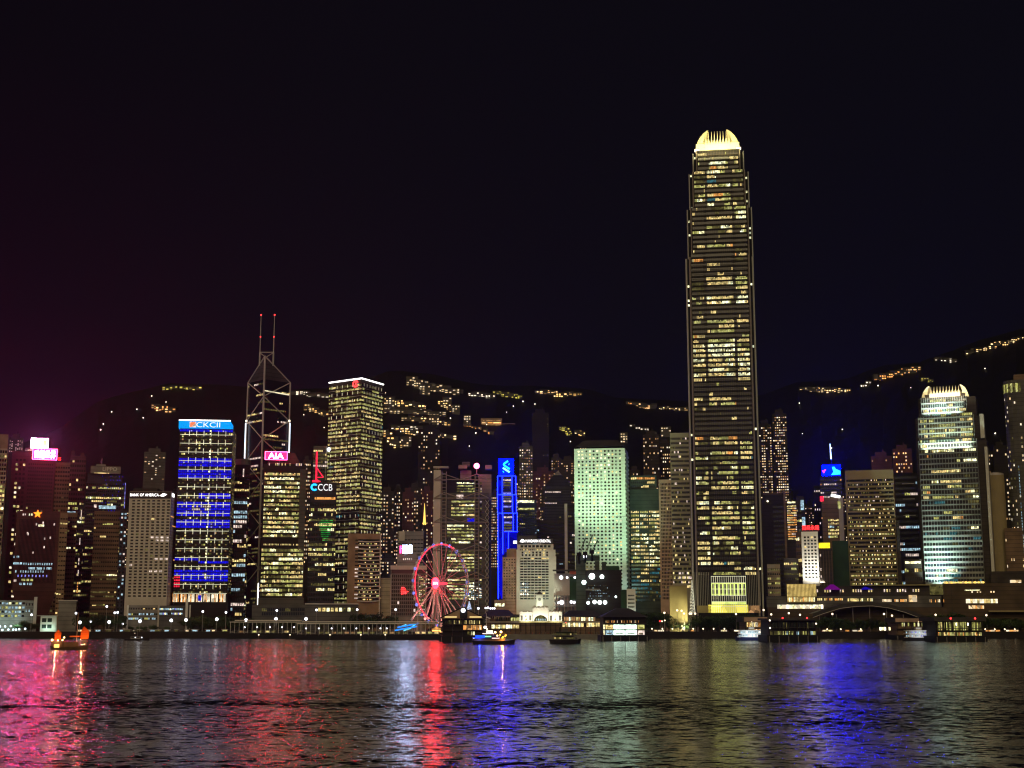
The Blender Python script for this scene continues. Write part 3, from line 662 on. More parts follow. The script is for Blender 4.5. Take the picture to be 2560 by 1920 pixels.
for k in range(len(nodes) - 1):
    for S_ in (Lp, Rp):
        a_, b_ = (S_(nodes[k]), Fp(nodes[k + 1])) if k % 2 == 0 else (Fp(nodes[k]), S_(nodes[k + 1]))
        brace(a_, b_, .55)
mx0, mx1 = boc(648, 850)[0], boc(682, 850)[0]
for x in (mx0, mx1):
    ms = MB(); ms.bar((x, 6, boc(0, 912)[2]), (x, 6, zv(878)), .8, 'w_fin'); ms.bar((x, 6, zv(878)), (x, 6, zv(785)), .55, 'w_fin', r2=.3); o = ms.build('mast', r)
    MB().ball((x, 6, zv(784)), .8, 'red', 6, 4).build('warning_light', o); MB().ball((x, 6, zv(839)), .7, 'red', 6, 4).build('warning_light', o)
brace((mx0, 6, zv(878)), (mx1, 6, zv(878)), .5); brace((mx0, 6, zv(879)), (0, 3, zv(892)), .4); brace((mx1, 6, zv(879)), (0, 3, zv(892)), .4)
brace((mx0, 6, zv(909)), (0, 0, zv(892)), .5); brace((mx1, 6, zv(909)), (0, 0, zv(892)), .5)
litmat('tube', (.75, .88, 1), 2.2, True, 0)
MB().bar((Lx - 1.2, dd - 1.6, zv(1140)), (Lx - 1.2, dd - 1.6, zv(1050)), .55, 'tube').build('light_tube', r)
MB().bar((Rx + 1.2, dd - 1.6, zv(1130)), (Rx + 1.2, dd - 1.6, zv(1050)), .55, 'tube').build('light_tube', r)
MB().bar((.6, -2.2, zv(1512)), (.6, -2.2, zv(1458)), .5, 'whiteline').build('light_tube', r)
MB().ball((Lx - .6, dd - 1.8, zv(1045)), 1, 'lamps', 6, 4).build('node_lamp', r); MB().ball((Rx + .6, dd - 1.8, zv(1045)), 1, 'lamps', 6, 4).build('node_lamp', r)
class _B:  # window strips on the two faces
    pass
bb = Bld.__new__(Bld); bb.pts = [pl, pf, pr, pb]; bb.root = r; bb.used = {}; bb.D = D; bb.c = c.x; bb.z = G; bb.h = zt; bb.w = Rx - Lx
bb.bands([0, 1], 64, 6, zt - 2, .45, lambda q, w_: ((['kb', 'ld', 'lp', 'lw'], [22, 2.2, .7, .5], 5) if rng.random() < .75 else (['kb', 'lp', 'lw', 'ld'], [5, 1.6, .8, 2], 6)), 2.1)
MB().bar((1, -1.4, zv(977)), (Rx - .5, dd - 1.5, zv(979)), .6, 'facadew').build('light_strip', r)
# ---- AIA
b = Bld('office_tower', 'tower of bright yellow storeys under a pink roof sign', 'office tower', 650, 758, 1160, 1215, 30, 'w_blackish', vr=1450)
aia = b
q = MB(); w = b.w / 2; q.prism([(-w + 3, 3), (w - 5, 3), (w - 5, 26), (-w + 3, 26)], b.h, b.Z(1130), 'w_maroond', pts2=[(-w + 6, 6), (w - 10, 6), (w - 10, 22), (-w + 6, 22)]); q.build('crown', b.root)
litmat('aiapink', (1, .0005, .0028), 120, True, 0)
x0, x1, z0, z1 = b.X(663, 1140), b.X(718, 1140), b.Z(1150), b.Z(1130)
b.board(x0, x1, -.6, .4, z0, z1, 'aiapink'); text('AIA', (x1 - x0) * .68, (z1 - z0) * .66, 'neonw', b.root, (x0 + (x1 - x0) * .15, -.9, z0 + (z1 - z0) * .17))
q = MB()
for (xa, za_, xb, zb_) in ((x0, z0, x1, z0), (x1, z0, x1, z1), (x1, z1, x0, z1), (x0, z1, x0, z0)): q.bar((xa, -.9, za_), (xb, -.9, zb_), .14, 'neonp')
q.build('neon_border', b.root)
b.grid(0, 22, 1, b.Z(1166), b.Z(1156), .5, .6, [('lw', 1), ('lp', .5), (None, 1)], 3, 34, name='crown_light')
zs = b.Z(1345)
full = lambda r, q: (['lw', 'lg', 'lW', 'ld'], [5, 4, 2.2, 3], 3)
b.bands([0], 15, zs, b.Z(1180), .58, full, 1.25, s0=1.2, s1=33.5)
b.box('service_core', b.w / 2 - 5.2, b.w / 2 + .3, -.6, 31, 6, b.Z(1172), 'w_greyd')
b.bands([0], 11, b.Z(1492), b.Z(1370), .6, full, 1.25, name='window_band', s0=.6, s1=b.w - .4, out=.7)
b.grid(0, 26, 1, b.Z(1364), b.Z(1359), .4, .8, [('lw', 2), (None, 1)], 2, 34)
b.box('podium', -w - 1, w + 1, -6, 30, 0, b.Z(1495), 'w_greyd')
# ---- CCB group
b = Bld('office_tower', 'grey banded tower behind the white lettered roof sign', 'office tower', 783, 836, 1115, 1290, 30, 'w_greyd', vr=1150)
b.bands([0], 46, 6, b.h - 3, .5, lambda r, q: (['k', 'lp', 'ld', 'lw'], [3, 1, 3, 1] if r > 36 else [8, 1, 1.5, 1.4], 6), 1.9)
MB().ball((b.X(823), -1, b.Z(1124)), 2.3, 'lamp', 8, 6).build('flood_lamp', b.root); MB().bar((b.X(815), -.6, b.h), (b.X(815), -.6, b.Z(1200)), .25, 'w_fin').build('mast', b.root)
b = Bld('office_tower', 'dark glass block under the cyan and white roof sign with a green laser pattern', 'office tower', 770, 838, 1206, 1225, 30, 'w_darkb', vr=1400)
litmat('ccbblue', (.02, .42, 1), 2.4, True, 0)
z0, z1 = b.Z(1227), b.Z(1210)
q = MB(); cx = b.X(786, 1218); cz = (z0 + z1) / 2; rr = (z1 - z0) / 2 + .3; n = 20
for k in range(n):
    t0, t1 = R(40 + 280 * k / n), R(40 + 280 * (k + 1) / n)
    q.face([(cx + rr * math.cos(t0), -.8, cz + rr * math.sin(t0)), (cx + rr * .5 * math.cos(t0), -.8, cz + rr * .5 * math.sin(t0)), (cx + rr * .5 * math.cos(t1), -.8, cz + rr * .5 * math.sin(t1)), (cx + rr * math.cos(t1), -.8, cz + rr * math.sin(t1))], 'ccbblue')
q.build('emblem', b.root)
text('CCB', b.X(831, 1218) - b.X(795, 1218), z1 - z0, 'ink', b.root, (b.X(795, 1218), -.8, z0))
b.box('ribbon_light', b.X(783), b.X(835), -.5, -.2, b.Z(1249), b.Z(1243), 'lo')
b.bands([0], 24, 8, b.Z(1256), .55, office(.25, .45, 0, 3), 1.5)
for k in range(11):
    v = 1300 + k * 5.0; ua = 790 + (k * 1.2 if k > 2 else 4 * (2 - k)) + rng.uniform(0, 5); ub = 834 - k * 1.3 - rng.uniform(0, 4)
    b.box('laser_line', b.X(ua), b.X(max(ub, ua + 6)), -.6, -.35, b.Z(v + 1.3), b.Z(v), 'lgr')
litmat('redlit', (1, .02, .06), 1.5, True, 0)
rr_ = thing('rooftop_crane', 'red lit crane frame standing above the white lettered roof sign', 'crane', (b.c + b.X(785), 1226, G + b.h))
q = MB(); q.bar((0, 0, 0), (0, 0, b.Z(1128) - b.h), .8, 'redlit'); q.build('mast', rr_)
x2 = b.X(803) - b.X(785); z2 = b.Z(1193) - b.h
q = MB(); q.bar((0, 0, b.Z(1168) - b.h), (x2, 0, z2), .5, 'redlit'); q.bar((0, 0, z2), (x2, 0, z2), .4, 'redlit'); q.bar((0, 0, z2 - 2), (x2 * .6, 0, z2 - 4), .5, 'redlit'); q.build('jib', rr_)
MB().box(-3.4, 2, -1.5, 1.5, 0, 2, 'redlit').build('base', rr_)
# ---- Cheung Kong Center: corner towards the quay
c0 = P(896, 1400, 1265); cl = P(813, 1400, 1290); cr_ = P(951, 1400, 1300)
b = Bld.__new__(Bld); b.used = {}; b.D = 1265; b.c = c0.x; b.z = G; b.h = P(905, 946, 1265).z - G
b.pts = [(cl.x - c0.x, 25), (0, 0), (cr_.x - c0.x, 35), (cl.x + cr_.x - 2 * c0.x, 60)]; b.w = cr_.x - cl.x
b.root = thing('office_tower', 'tall dark square tower with rows of small white lights and a bright roof edge', 'office tower', (c0.x, 1265, G)); ckc = b
b.body = MB().prism(b.pts, 0, b.h, 'w_dark', roof='w_roof').build('wall', b.root)
for i in (0, 1):
    a, d, L = b.face(i)
    p, q = b.pt(i, 0, b.h, .4), b.pt(i, L, b.h, .4)
    MB().bar(p, q, .75, 'whiteline').build('roof_light', b.root)
nfl = 62
b.bands([0, 1], nfl, 6, b.h - 4, .5, lambda r, q: (['k', 'lg', 'lw', 'ld', 'lt'], ([2, 5, 2, 4, .2] if (q > .5 and q < .9) or rng.random() < .5 else [6, 2, .8, 5, .3]), 4), 1.55)
a, d, L = b.face(0); b.grid(0, 6, 31, 7, b.h - 2, .07, .42, [('facadew', 1)], 1, L - 1, name='facade_light', out=.5)
a, d, L = b.face(1); b.grid(1, 7, 31, 7, b.h - 2, .07, .42, [('facadew', 1)], 1, L - 1, name='facade_light', out=.5)
for k in range(31):
    z = 7 + (b.h - 9) * k / 31; q = MB()
    for i in (0, 1):
        a, d, L = b.face(i); q.face([b.pt(i, 0, z, .32), b.pt(i, L, z, .32), b.pt(i, L, z + .35, .32), b.pt(i, 0, z + .35, .32)], 'w_fin')
    q.build('facade_ledge', b.root)
for (dx, dz) in ((0, 0),):
    q = MB(); i = 0; a, d, L = b.face(0); t0 = L * .83; z0 = b.Z(958, 890); rr = 3.4; n = 18
    for k in range(n):
        t, u = R(20 + 320 * k / n), R(20 + 320 * (k + 1) / n)
        q.face([b.pt(0, t0 + rr * .62 * math.cos(t), z0 + rr * .62 * math.sin(t), .9), b.pt(0, t0 + rr * 1.15 * math.cos(t), z0 + rr * math.sin(t), .9), b.pt(0, t0 + rr * 1.15 * math.cos(u), z0 + rr * math.sin(u), .9), b.pt(0, t0 + rr * .62 * math.cos(u), z0 + rr * .62 * math.sin(u), .9)][::-1], 'red')
    q.face([b.pt(0, t0 - .4, z0 - 1.4, 1), b.pt(0, t0 + 1.4, z0 - 1.4, 1), b.pt(0, t0 + 1.4, z0 + 1.4, 1), b.pt(0, t0 - .4, z0 + 1.4, 1)], 'red'); q.build('emblem', b.root)
# ---- brown curved band building
b = Bld('office_block', 'brown mid-rise with curved pale balcony bands and a column of small windows', 'office block', 868, 951, 1334, 1210, 26, 'w_brown2', vr=1450)
x0, x1 = b.X(894, 1450), b.X(948, 1450)
b.box('recess', x0, x1, -.05, -.02, b.Z(1502), b.Z(1348), 'w_black')
for k in range(17):
    z = b.Z(1505 - k * 9.3); q = MB(); n = 8
    for j in range(n):
        t0, t1 = j / n, (j + 1) / n; f = lambda t: -1.9 * (1 - (2 * t - 1) ** 4)
        g = lambda t: .55 * (2 * t - 1) ** 2
        q.face([(x0 + (x1 - x0) * t0, f(t0) - .2, z + g(t0)), (x0 + (x1 - x0) * t1, f(t1) - .2, z + g(t1)), (x0 + (x1 - x0) * t1, f(t1) - .2, z + 1 + g(t1)), (x0 + (x1 - x0) * t0, f(t0) - .2, z + 1 + g(t0))], 'w_stone')
        q.face([(x0 + (x1 - x0) * t0, f(t0) - .2, z + 1 + g(t0)), (x0 + (x1 - x0) * t1, f(t1) - .2, z + 1 + g(t1)), (x0 + (x1 - x0) * t1, 0, z + 1), (x0 + (x1 - x0) * t0, 0, z + 1)], 'w_stone')
    q.build('balcony_band', b.root)
    if k < 16:
        m = MB(); a_ = rng.random()
        for j in range(16):
            mt = rng.choices(['kbr', 'lo', 'lw', 'lg'], [10, 1, 2, 1] if k not in (11, 12, 13, 0) else ([3, 1, 4, 2] if 3 < j < 12 else [1, 0, 0, 0]))[0]
            xx = x0 + (x1 - x0) * (j + .1) / 16; m.face([(xx, -.1, z + 1.6), (xx + (x1 - x0) / 16 * .8, -.1, z + 1.6), (xx + (x1 - x0) / 16 * .8, -.1, z + 2.7), (xx, -.1, z + 2.7)], mt)
        m.build('window_band', b.root)
b.grid(0, 1, 17, b.Z(1500), b.Z(1346), .5, .35, [('k', 1.2), ('lp', .8)], 5, 11)
b.box('edge_pier', b.w / 2 - 1, b.w / 2, -1, 0, 0, b.h, 'w_stone')
# ---- spire, grey blocks, screen building
rs = thing('gold_spire', 'thin gold lit spire in front of the reddish flats', 'spire', P(1061, 1310, 1345))
zz1 = P(1061, 1258, 1345).z - P(1061, 1310, 1345).z
litmat('gold', (1, .62, .12), 1.6, False, 0)
MB().bar((0, 0, -60), (0, 0, 0), 1.6, 'w_dark').build('base', rs); MB().bar((0, 0, 0), (0, 0, zz1), 1.5, 'gold', 6, .15).build('needle', rs); MB().ball((0, 0, .5), 2, 'gold', 6, 4).build('collar', rs)
b = Bld('office_block', 'bluish grey blank topped block behind the white video screen', 'office block', 994, 1058, 1328, 1300, 26, 'w_grey')
b.box('plant_room', b.X(997), b.X(1011), -1, 10, b.Z(1352), b.Z(1329), 'w_stone')
b.bands([0], 8, b.Z(1420), b.Z(1345), .3, lambda r, q: (['kb'], [1], 4), 3)
b = Bld('office_block', 'gridded grey office block with a red neon emblem beside the big wheel', 'office block', 976, 1066, 1413, 1200, 30, 'w_grey', vr=1480)
gb = b; w = b.w / 2
b.box('parapet', -w - .2, w + .2, -.4, 30.2, b.Z(1424), b.Z(1414), 'w_stone'); b.box('recess', -w + .8, w - .8, -.06, -.01, b.Z(1434), b.Z(1424), 'w_maroond')
b.grid(0, 13, 11, b.Z(1540), b.Z(1436), .78, .74, [('kbr', 20), ('lp', .8)], .8, b.w * .76)
for r_ in range(30):
    pass
b.bands([0], 22, b.Z(1540), b.Z(1436), .5, lambda r, q: (['lw', 'lp', 'k', 'ld'], [3, 2, 2, 3], 2), 1.4, s0=b.w * .79, s1=b.w - 1.2)
for x in (-w + .4, w - .4, w - b.w * .23): b.box('edge_pier', x - .35, x + .35, -.6, 0, 0, b.Z(1436), 'w_stone')
b.box('upper_block', b.X(992), b.X(1040), 3, 24, b.h, b.Z(1385), 'w_grey')
b.grid(0, 5, 1, b.Z(1400), b.Z(1395), .55, .9, [('lp', 1)], b.X(1005) + w, b.X(1030) + w, out=-2.9)
q = MB()
for (u, v, a, c_) in ((1003, 1468, 8, 2), (1002, 1472, 12, 1.6), (1002, 1477, 14, 1.8), (1003, 1481, 3, 5), (1008, 1481, 3, 4), (1012, 1480, 4, 5), (1017, 1478, 4, 2)):
    q.box(b.X(u), b.X(u + a), -.9, -.7, b.Z(v + c_ + .0), b.Z(v), 'red')
q.build('neon_emblem', b.root)
litmat('screenw', (.50, .68, 1), 95, True, 0); litmat('redpink', (1, .05, .25), 6, True, 0)
sc_ = thing('video_screen', 'glaring white rectangular video screen on a rooftop left of the big wheel', 'screen', (b.c, 1201, G + b.Z(1385)))
zz0 = b.Z(1385)
q = MB().box(b.X(1006, 1372), b.X(1030, 1372), 0, 1.2, b.Z(1382) - zz0, b.Z(1363) - zz0, 'w_black')
q.face([(b.X(1006, 1372), -.05, b.Z(1382) - zz0), (b.X(1030, 1372), -.05, b.Z(1382) - zz0), (b.X(1030, 1372), -.05, b.Z(1363) - zz0), (b.X(1006, 1372), -.05, b.Z(1363) - zz0)], 'screenw'); q.build('panel', sc_)
MB().box(b.X(999, 1372), b.X(1003, 1372), 0, 1.2, b.Z(1383) - zz0, b.Z(1364) - zz0, 'redpink').build('side_panel', sc_)
MB().bar((b.X(1010), 1, -1), (b.X(1010), 1, 2), .4, 'w_steel').bar((b.X(1026), 1, -1), (b.X(1026), 1, 2), .4, 'w_steel').build('support', sc_)
Bld('office_block', 'small pale stepped block between the curved band building and the gridded block', 'office block', 952, 976, 1445, 1215, 16, 'w_beige', vr=1460).box('upper_block', 0, 4, 2, 12, 0, 26, 'w_beige')

# ---- HSBC
b = Bld('bank_building', 'grey bank building hung from ladder masts and white coathanger trusses', 'bank tower', 1085, 1222, 1232, 1245, 36, 'w_greyd', vr=1320)
hs = b
w = b.w / 2; X, Z = b.X, b.Z
b.box('service_tower', X(1083), X(1101), -2, 26, 0, Z(1176), 'w_stone'); b.box('service_tower', X(1206), X(1223), 2, 30, 0, Z(1232), 'w_grey')
b.box('upper_block', X(1140), X(1186), 1, 28, b.h, Z(1200), 'w_blackish')
b.box('upper_block', X(1105), X(1140), 1, 28, b.h, Z(1203), 'w_blackish')
b.box('upper_block', X(1150), X(1178), 14, 30, Z(1200), Z(1172), 'w_grey'); b.box('upper_block', X(1196), X(1229), 10, 30, b.h - 6, Z(1182), 'w_grey')
b.box('plant_room', X(1145), X(1167), 4, 14, Z(1170), Z(1161), 'w_grey'); b.box('plant_room', X(1213), X(1230), 4, 14, Z(1171), Z(1161), 'w_grey')
b.box('plant_room', X(1154), X(1174), 16, 24, Z(1161), Z(1150), 'w_greyd'); b.box('roof_cap', X(1082), X(1120), -3, 6, Z(1170), Z(1167), 'w_stone')
def ladder(u0, u1, v0, v1):
    q = MB(); x0, x1 = X(u0), X(u1)
    q.bar((x0, -3, 0), (x0, -3, Z(v0)), .42, 'w_steel'); q.bar((x1, -3, 0), (x1, -3, Z(v0)), .42, 'w_steel')
    z = Z(1520)
    while z < Z(v0): q.bar((x0, -3, z), (x1, -3, z), .3, 'w_steel'); z += 3.2
    q.build('ladder_mast', b.root)
ladder(1104, 1115, 1180, 1520); ladder(1187, 1197, 1187, 1520)
for v in (1186, 1232, 1292, 1362, 1432):
    q = MB(); zc = Z(v); zl = Z(v + 14)
    for (u, s_) in ((1109, 1), (1109, -1), (1192, -1), (1192, 1)):
        ue = {(1109, 1): 1150, (1192, -1): 1152, (1109, -1): 1084, (1192, 1): 1222}[(u, s_)]
        q.bar((X(u), -3.2, zc), (X(ue), -3.2, zl), .38, 'w_steel')
    q.bar((X(1084), -3.2, zl), (X(1222), -3.2, zl), .42, 'w_steel')
    q.build('truss', b.root)
for v0, v1, n, u0, u1 in ((1204, 1232, 4, 1141, 1186), (1250, 1292, 5, 1128, 1186), (1310, 1360, 6, 1118, 1186), (1375, 1430, 7, 1118, 1186), (1446, 1500, 7, 1118, 1186)):
    b.bands([0], n, Z(v1), Z(v0), .55, lambda r, q: (['lg', 'lw', 'lW', 'ld', 'k'], [7, 2.4, 2.2, 2, .6], 4), 1.2, s0=X(u0) + w, s1=X(u1) + w)
    b.bands([0], n, Z(v1), Z(v0), .5, lambda r, q: (['k', 'lp', 'ld', 'lw'], [2, 1.4, 3, 1.4], 2), 1.5, s0=X(1199) + w, s1=X(1205) + w)
b.box('lit_panel', X(1168), X(1186), -.5, -.2, Z(1304), Z(1296), 'lb'); b.box('lit_panel', X(1141), X(1158), -.5, -.2, Z(1247), Z(1237), 'lp')
b.grid(0, 10, 9, Z(1500), Z(1460), .6, .5, [('lamps', 1), ('lc', 2), (None, 1)], X(1160) + w, X(1205) + w, name='lit_window', out=.9)
bl = b.box('lattice_tower', X(1224), X(1229), 0, 20, 0, Z(1250), 'w_blue')
for k in range(22):
    z = k * Z(1250) / 22; z2 = (k + 1) * Z(1250) / 22
    MB().bar((X(1213), -1.2, z), (X(1223), -1.2, z2), .22, 'w_fin').bar((X(1223), -1.2, z), (X(1213), -1.2, z2), .22, 'w_fin').build('lattice_brace', b.root)
litmat('pinkstar', (1, .10, .30), 16, True, 0)
MB().ball((X(1191), -1, Z(1165)), 2.6, 'pinkstar', 8, 6).build('roof_beacon', b.root); MB().bar((X(1191), -1, Z(1187)), (X(1191), -1, Z(1170)), .4, 'w_steel').build('beacon_post', b.root)
lamp('POINT', 'roof_beacon_light', (b.c + X(1191), 1241, G + Z(1165)), (0, 0, 0), 3000, (1, .08, .3), 3)

# ---- Standard Chartered
b = Bld('bank_tower', 'slim stepped tower outlined in blue neon with a blue roof emblem', 'bank tower', 1246, 1296, 1330, 1280, 24, 'w_blue', vr=1400)
X, Z = b.X, b.Z
litmat('neonblue', (.002, .006, 1), 34, True, 0); litmat('signb2', (.0, .0003, 1), 70, True, 0); litmat('cy2', (.02, .75, 1), 2.2, False, 0); litmat('gr2', (.25, 1, .62), 2.0, False, 0)
litmat('bluewash', (.002, .004, .9), .6, False, .05)
for (u0, u1, v0, v1) in ((1244, 1289, 1190, 1237), (1244, 1291, 1237, 1283), (1245, 1293, 1283, 1330)):
    x0, x1, z0, z1 = X(u0, v1), X(u1, v1), Z(v1), Z(v0)
    b.box('upper_stage', x0, x1, 0, 22, z0, z1, 'w_blue')
    xm0, xm1 = x0 + (x1 - x0) * .25, x0 + (x1 - x0) * .8
    b.box('lit_panel', x0 + .3, xm0, -.25, -.05, z0 + .5, z1 - .5, 'bluewash'); b.box('lit_panel', xm1, x1 - .3, -.25, -.05, z0 + .5, z1 - .5, 'bluewash')
    q = MB()
    for x in (x0, x1, xm0, xm1): q.bar((x, -.7, z0), (x, -.7, z1), .26, 'neonblue')
    q.bar((x0, -.7, z1), (x1, -.7, z1), .28, 'neonblue'); q.build('neon_tube', b.root)
    for k in range(7):
        m = rng.choice(['k', 'k', 'lp', 'ld', 'lbw']); put('window', pane((xm1 - xm0) * .8, (z1 - z0) / 12, m, 'rect'), b.root, ((xm0 + xm1) / 2, -.2, z0 + (k + .5) * (z1 - z0) / 7))
x0, x1 = X(1247, 1420), X(1263, 1420)
b.box('lit_panel', X(1246, 1400), X(1256, 1400), -.3, -.05, Z(1497), Z(1331), 'bluewash')
b.box('lit_panel', X(1262, 1400), X(1292, 1400), -.3, -.05, Z(1380), Z(1331), 'bluewash')
q = MB(); q.bar((X(1246), -.7, Z(1497)), (X(1245), -.7, Z(1330)), .36, 'neonblue'); q.bar((X(1257), -.7, Z(1385)), (X(1257), -.7, Z(1330)), .3, 'neonblue')
q.bar((X(1260), -.7, Z(1329)), (X(1294), -.7, Z(1329)), .28, 'neonblue'); q.bar((X(1271), -.7, Z(1375)), (X(1271), -.7, Z(1330)), .28, 'neonblue'); q.build('neon_tube', b.root)
b.grid(0, 3, 9, Z(1376), Z(1333), .5, .35, [('lbw', 1), ('k', 1)], b.w * .35, b.w * .95)
sx0, sx1, sz0, sz1 = X(1247, 1170), X(1284, 1170), Z(1188), Z(1147)
b.board(sx0, sx1, -1.5, 14, sz0, sz1, 'signb2'); b.box('sign_side', sx0 - .3, sx0 - .05, -1, 14, sz0, sz1, 'bluewash')
cx, cz, s_ = (sx0 + sx1) / 2, (sz0 + sz1) / 2, (sx1 - sx0) / 12.5
def rib(pts, m):
    q = MB()
    for p_, q_ in zip(pts, pts[1:]): q.bar((cx + p_[0] * s_, -1.9, cz + p_[1] * s_), (cx + q_[0] * s_, -1.9, cz + q_[1] * s_), .8 * s_, m, 6)
    q.build('emblem_ribbon', b.root)
rib([(1.5, 4.9), (-2.2, 2.3), (-1.4, .9), (2.9, -1.9)], 'cy2'); rib([(-2.8, -.9), (2.9, -4.6)], 'gr2'); rib([(2.1, 2.3), (2.6, 2.0)], 'cy2'); rib([(-2.6, -4.4), (-2.2, -4.1)], 'cy2')
# ---- dark tower w/ white band, tiered pyramid tower, others around centre
b = Bld('office_tower', 'dark tower with a bright white storey right of the blue neon tower', 'office tower', 1294, 1342, 1248, 1340, 26, 'w_darkb')
b.box('light_strip', b.X(1294), b.X(1336), -.6, -.2, b.Z(1257), b.Z(1251), 'lW'); b.box('light_strip', b.X(1296), b.X(1336), -.6, -.2, b.Z(1275), b.Z(1270), 'lg')
b.bands([0], 22, b.Z(1380), b.Z(1280), .5, lambda r, q: (['k', 'lw', 'lc', 'ld'], [10, 1, .6, 1], 3), 1.8)
b = Bld('office_tower', 'dim tower with a tiered pyramid top, left of the round windowed tower', 'office tower', 1362, 1428, 1215, 1480, 30, 'w_darkb', vr=1250)
w = b.w / 2; q = MB(); q.prism([(-w, 0), (w, 0), (w, 30), (-w, 30)], b.h, b.Z(1185), 'w_darkb', pts2=[(-w * .35, 11), (w * .35, 11), (w * .35, 19), (-w * .35, 19)]); q.prism([(-w * .3, 11), (w * .3, 11), (w * .3, 19), (-w * .3, 19)], b.Z(1185), b.Z(1174), 'w_grey', pts2=[(-.5, 14), (.5, 14), (.5, 15), (-.5, 15)]); q.build('pyramid_roof', b.root)
b.bands([0], 30, 60, b.h - 2, .4, lambda r, q: (['kb', 'ld', 'lp'], [22, 2, .6], 4), 2.2)
b = Bld('office_tower', 'dim ribbed tower in front of the tiered pyramid top', 'office tower', 1338, 1412, 1300, 1400, 28, 'w_dark', vr=1300)
b.bands([0], 26, 20, b.h - 2, .4, lambda r, q: (['k', 'ld', 'lc', 'lp'], [30, 1.6, .8, .6], 3), 2)
b = Bld('office_tower', 'grey sided dark glass tower touching the left of the round windowed tower', 'office tower', 1412, 1440, 1262, 1340, 26, 'w_blackish')
b.box('side_pier', b.X(1412), b.X(1419), -1, 26, 0, b.h + 1, 'w_stone')
b.bands([0], 30, 8, b.h - 2, .5, lambda r, q: (['k', 'ld', 'lp'], [14, 1.6, 1], 3), 1.8, s0=3)

# ---- hotel
b = Bld('hotel', 'pale square fronted hotel with a lettered roof board and rows of rooms', 'hotel', 1291, 1389, 1374, 1245, 28, 'w_white', vr=1450)
ho = b; X, Z = b.X, b.Z; w = b.w / 2
b.box('penthouse', X(1293), X(1384), 2, 24, b.h, Z(1360), 'w_white'); b.box('sign_board', X(1294), X(1383), .5, 3, Z(1359), Z(1346.5), 'w_greyd')
text('MANDARIN ORIENTAL', X(1377, 1353) - X(1314, 1353), 2.6, 'whiteline', b.root, (X(1314, 1353), .2, Z(1356)))
q = MB()
for k in range(7): t, u = R(8 + k * 24), R(8 + (k + .8) * 24); q.face([(X(1306), .2, Z(1356)), (X(1306) + 2.3 * math.cos(t), .2, Z(1356) + 3 * math.sin(t)), (X(1306) + 2.3 * math.cos(u), .2, Z(1356) + 3 * math.sin(u))][::-1], 'whiteline')
q.build('fan_emblem', b.root)
b.box('side_sign', X(1283), X(1292), 6, 7, Z(1358), Z(1351), 'whiteline')
b.box('roof_house', X(1296), X(1342), 8, 22, Z(1347), Z(1338), 'w_greyd')
b.grid(0, 8, 1, Z(1369), Z(1362), .72, .8, [('k', 3), ('kg', 1)], X(1300) + w, X(1378) + w, name='penthouse_window', out=-1.8)
b.grid(0, 16, 1, Z(1376), Z(1372.5), .5, .9, [('lw', 1), ('k', 1), (None, .4)], 3, b.w - 8)
b.grid(0, 8, 2, Z(1391), Z(1378), .5, .7, [('k', 3), ('lw', 1.3), ('kbr', 1)], 4, b.w - 6)
b.box('left_pier', -w, X(1299), -1.2, 0, 0, Z(1391), 'w_white'); b.box('right_pier', X(1383), w + .6, -1.2, 0, 0, Z(1391), 'w_white')
b.grid(0, 8, 16, Z(1500), Z(1393), .86, .52, [('k', 16), ('kg', 4), ('lw', .7), ('ld', 1.5)], X(1300) + w, X(1372) + w)
for k in range(16):
    b.box('balcony_slab', X(1300), X(1372), -.7, 0, Z(1500 - k * 6.7) - .1, Z(1500 - k * 6.7) + .5, 'w_white')
b.grid(0, 4, 4, Z(1490), Z(1455), .5, .4, [('lamps', 1), ('lc', 2)], X(1300) + w, X(1322) + w, name='lit_window', out=.8)
b.box('low_wing', X(1256), -w, 4, 26, 0, Z(1392), 'w_pink'); b.box('low_wing', X(1266), -w, 8, 27, Z(1392), Z(1370), 'w_brown2')
b.grid(0, 5, 15, Z(1500), Z(1395), .5, .4, [('kbr', 5), ('homed', 1), ('ld', 1)], X(1257) + w, X(1290) + w, out=-3.9)
for k in range(15): b.box('balcony_slab', X(1257), -w - .3, 3.2, 4, k * 2.9 + 6, k * 2.9 + 6.4, 'w_brown2')
lamp('SPOT', 'hotel_uplight', (b.c + X(1293), 1243, G + 3), (b.c + X(1293), 1244.5, G + 30), 9000, (1, .62, .2), .5, 40)

# ---- Jardine House
b = Bld('office_tower', 'tall pale green lit tower with rows of round porthole windows', 'office tower', 1437, 1566, 1121, 1290, 40, 'w_jard', vr=1400, yaw=5.5)
ja = b; X, Z = b.X, b.Z; w = b.w / 2
q = MB(); q.prism([(-w + 2.5, 2), (w - 2.5, 2), (w - 2.5, 38), (-w + 2.5, 38)], b.h, Z(1116), 'w_black')
q.prism([(-w + 1, 0), (w - 1, 0), (w - 1, 40), (-w + 1, 40)], Z(1116), Z(1098), 'w_roof', pts2=[(-w + 8, 9), (w - 8, 9), (w - 8, 31), (-w + 8, 31)]); q.build('roof_house', b.root)
b.grid(0, 3, 1, Z(1121.5), Z(1118.5), .6, .8, [('lw', 1)], 5, 12, name='roof_window', out=-1.9)
b.grid(0, 12, 39, Z(1466), Z(1123.5), .6, .58, [('k', 26), ('kg', 10), ('lW', 4), ('lw', 4), ('ld', 8), ('homew', 1)], 2.6, b.w - 3.0, 'round', pick=lambda c, r: ('lW' if rng.random() < .5 else None) if (r in (38, 37, 36, 34, 32) and c < 9) or (r == 18 and c < 7) or (r in (31,) and c > 3 and c < 8) else None)
i = 2 if False else 1
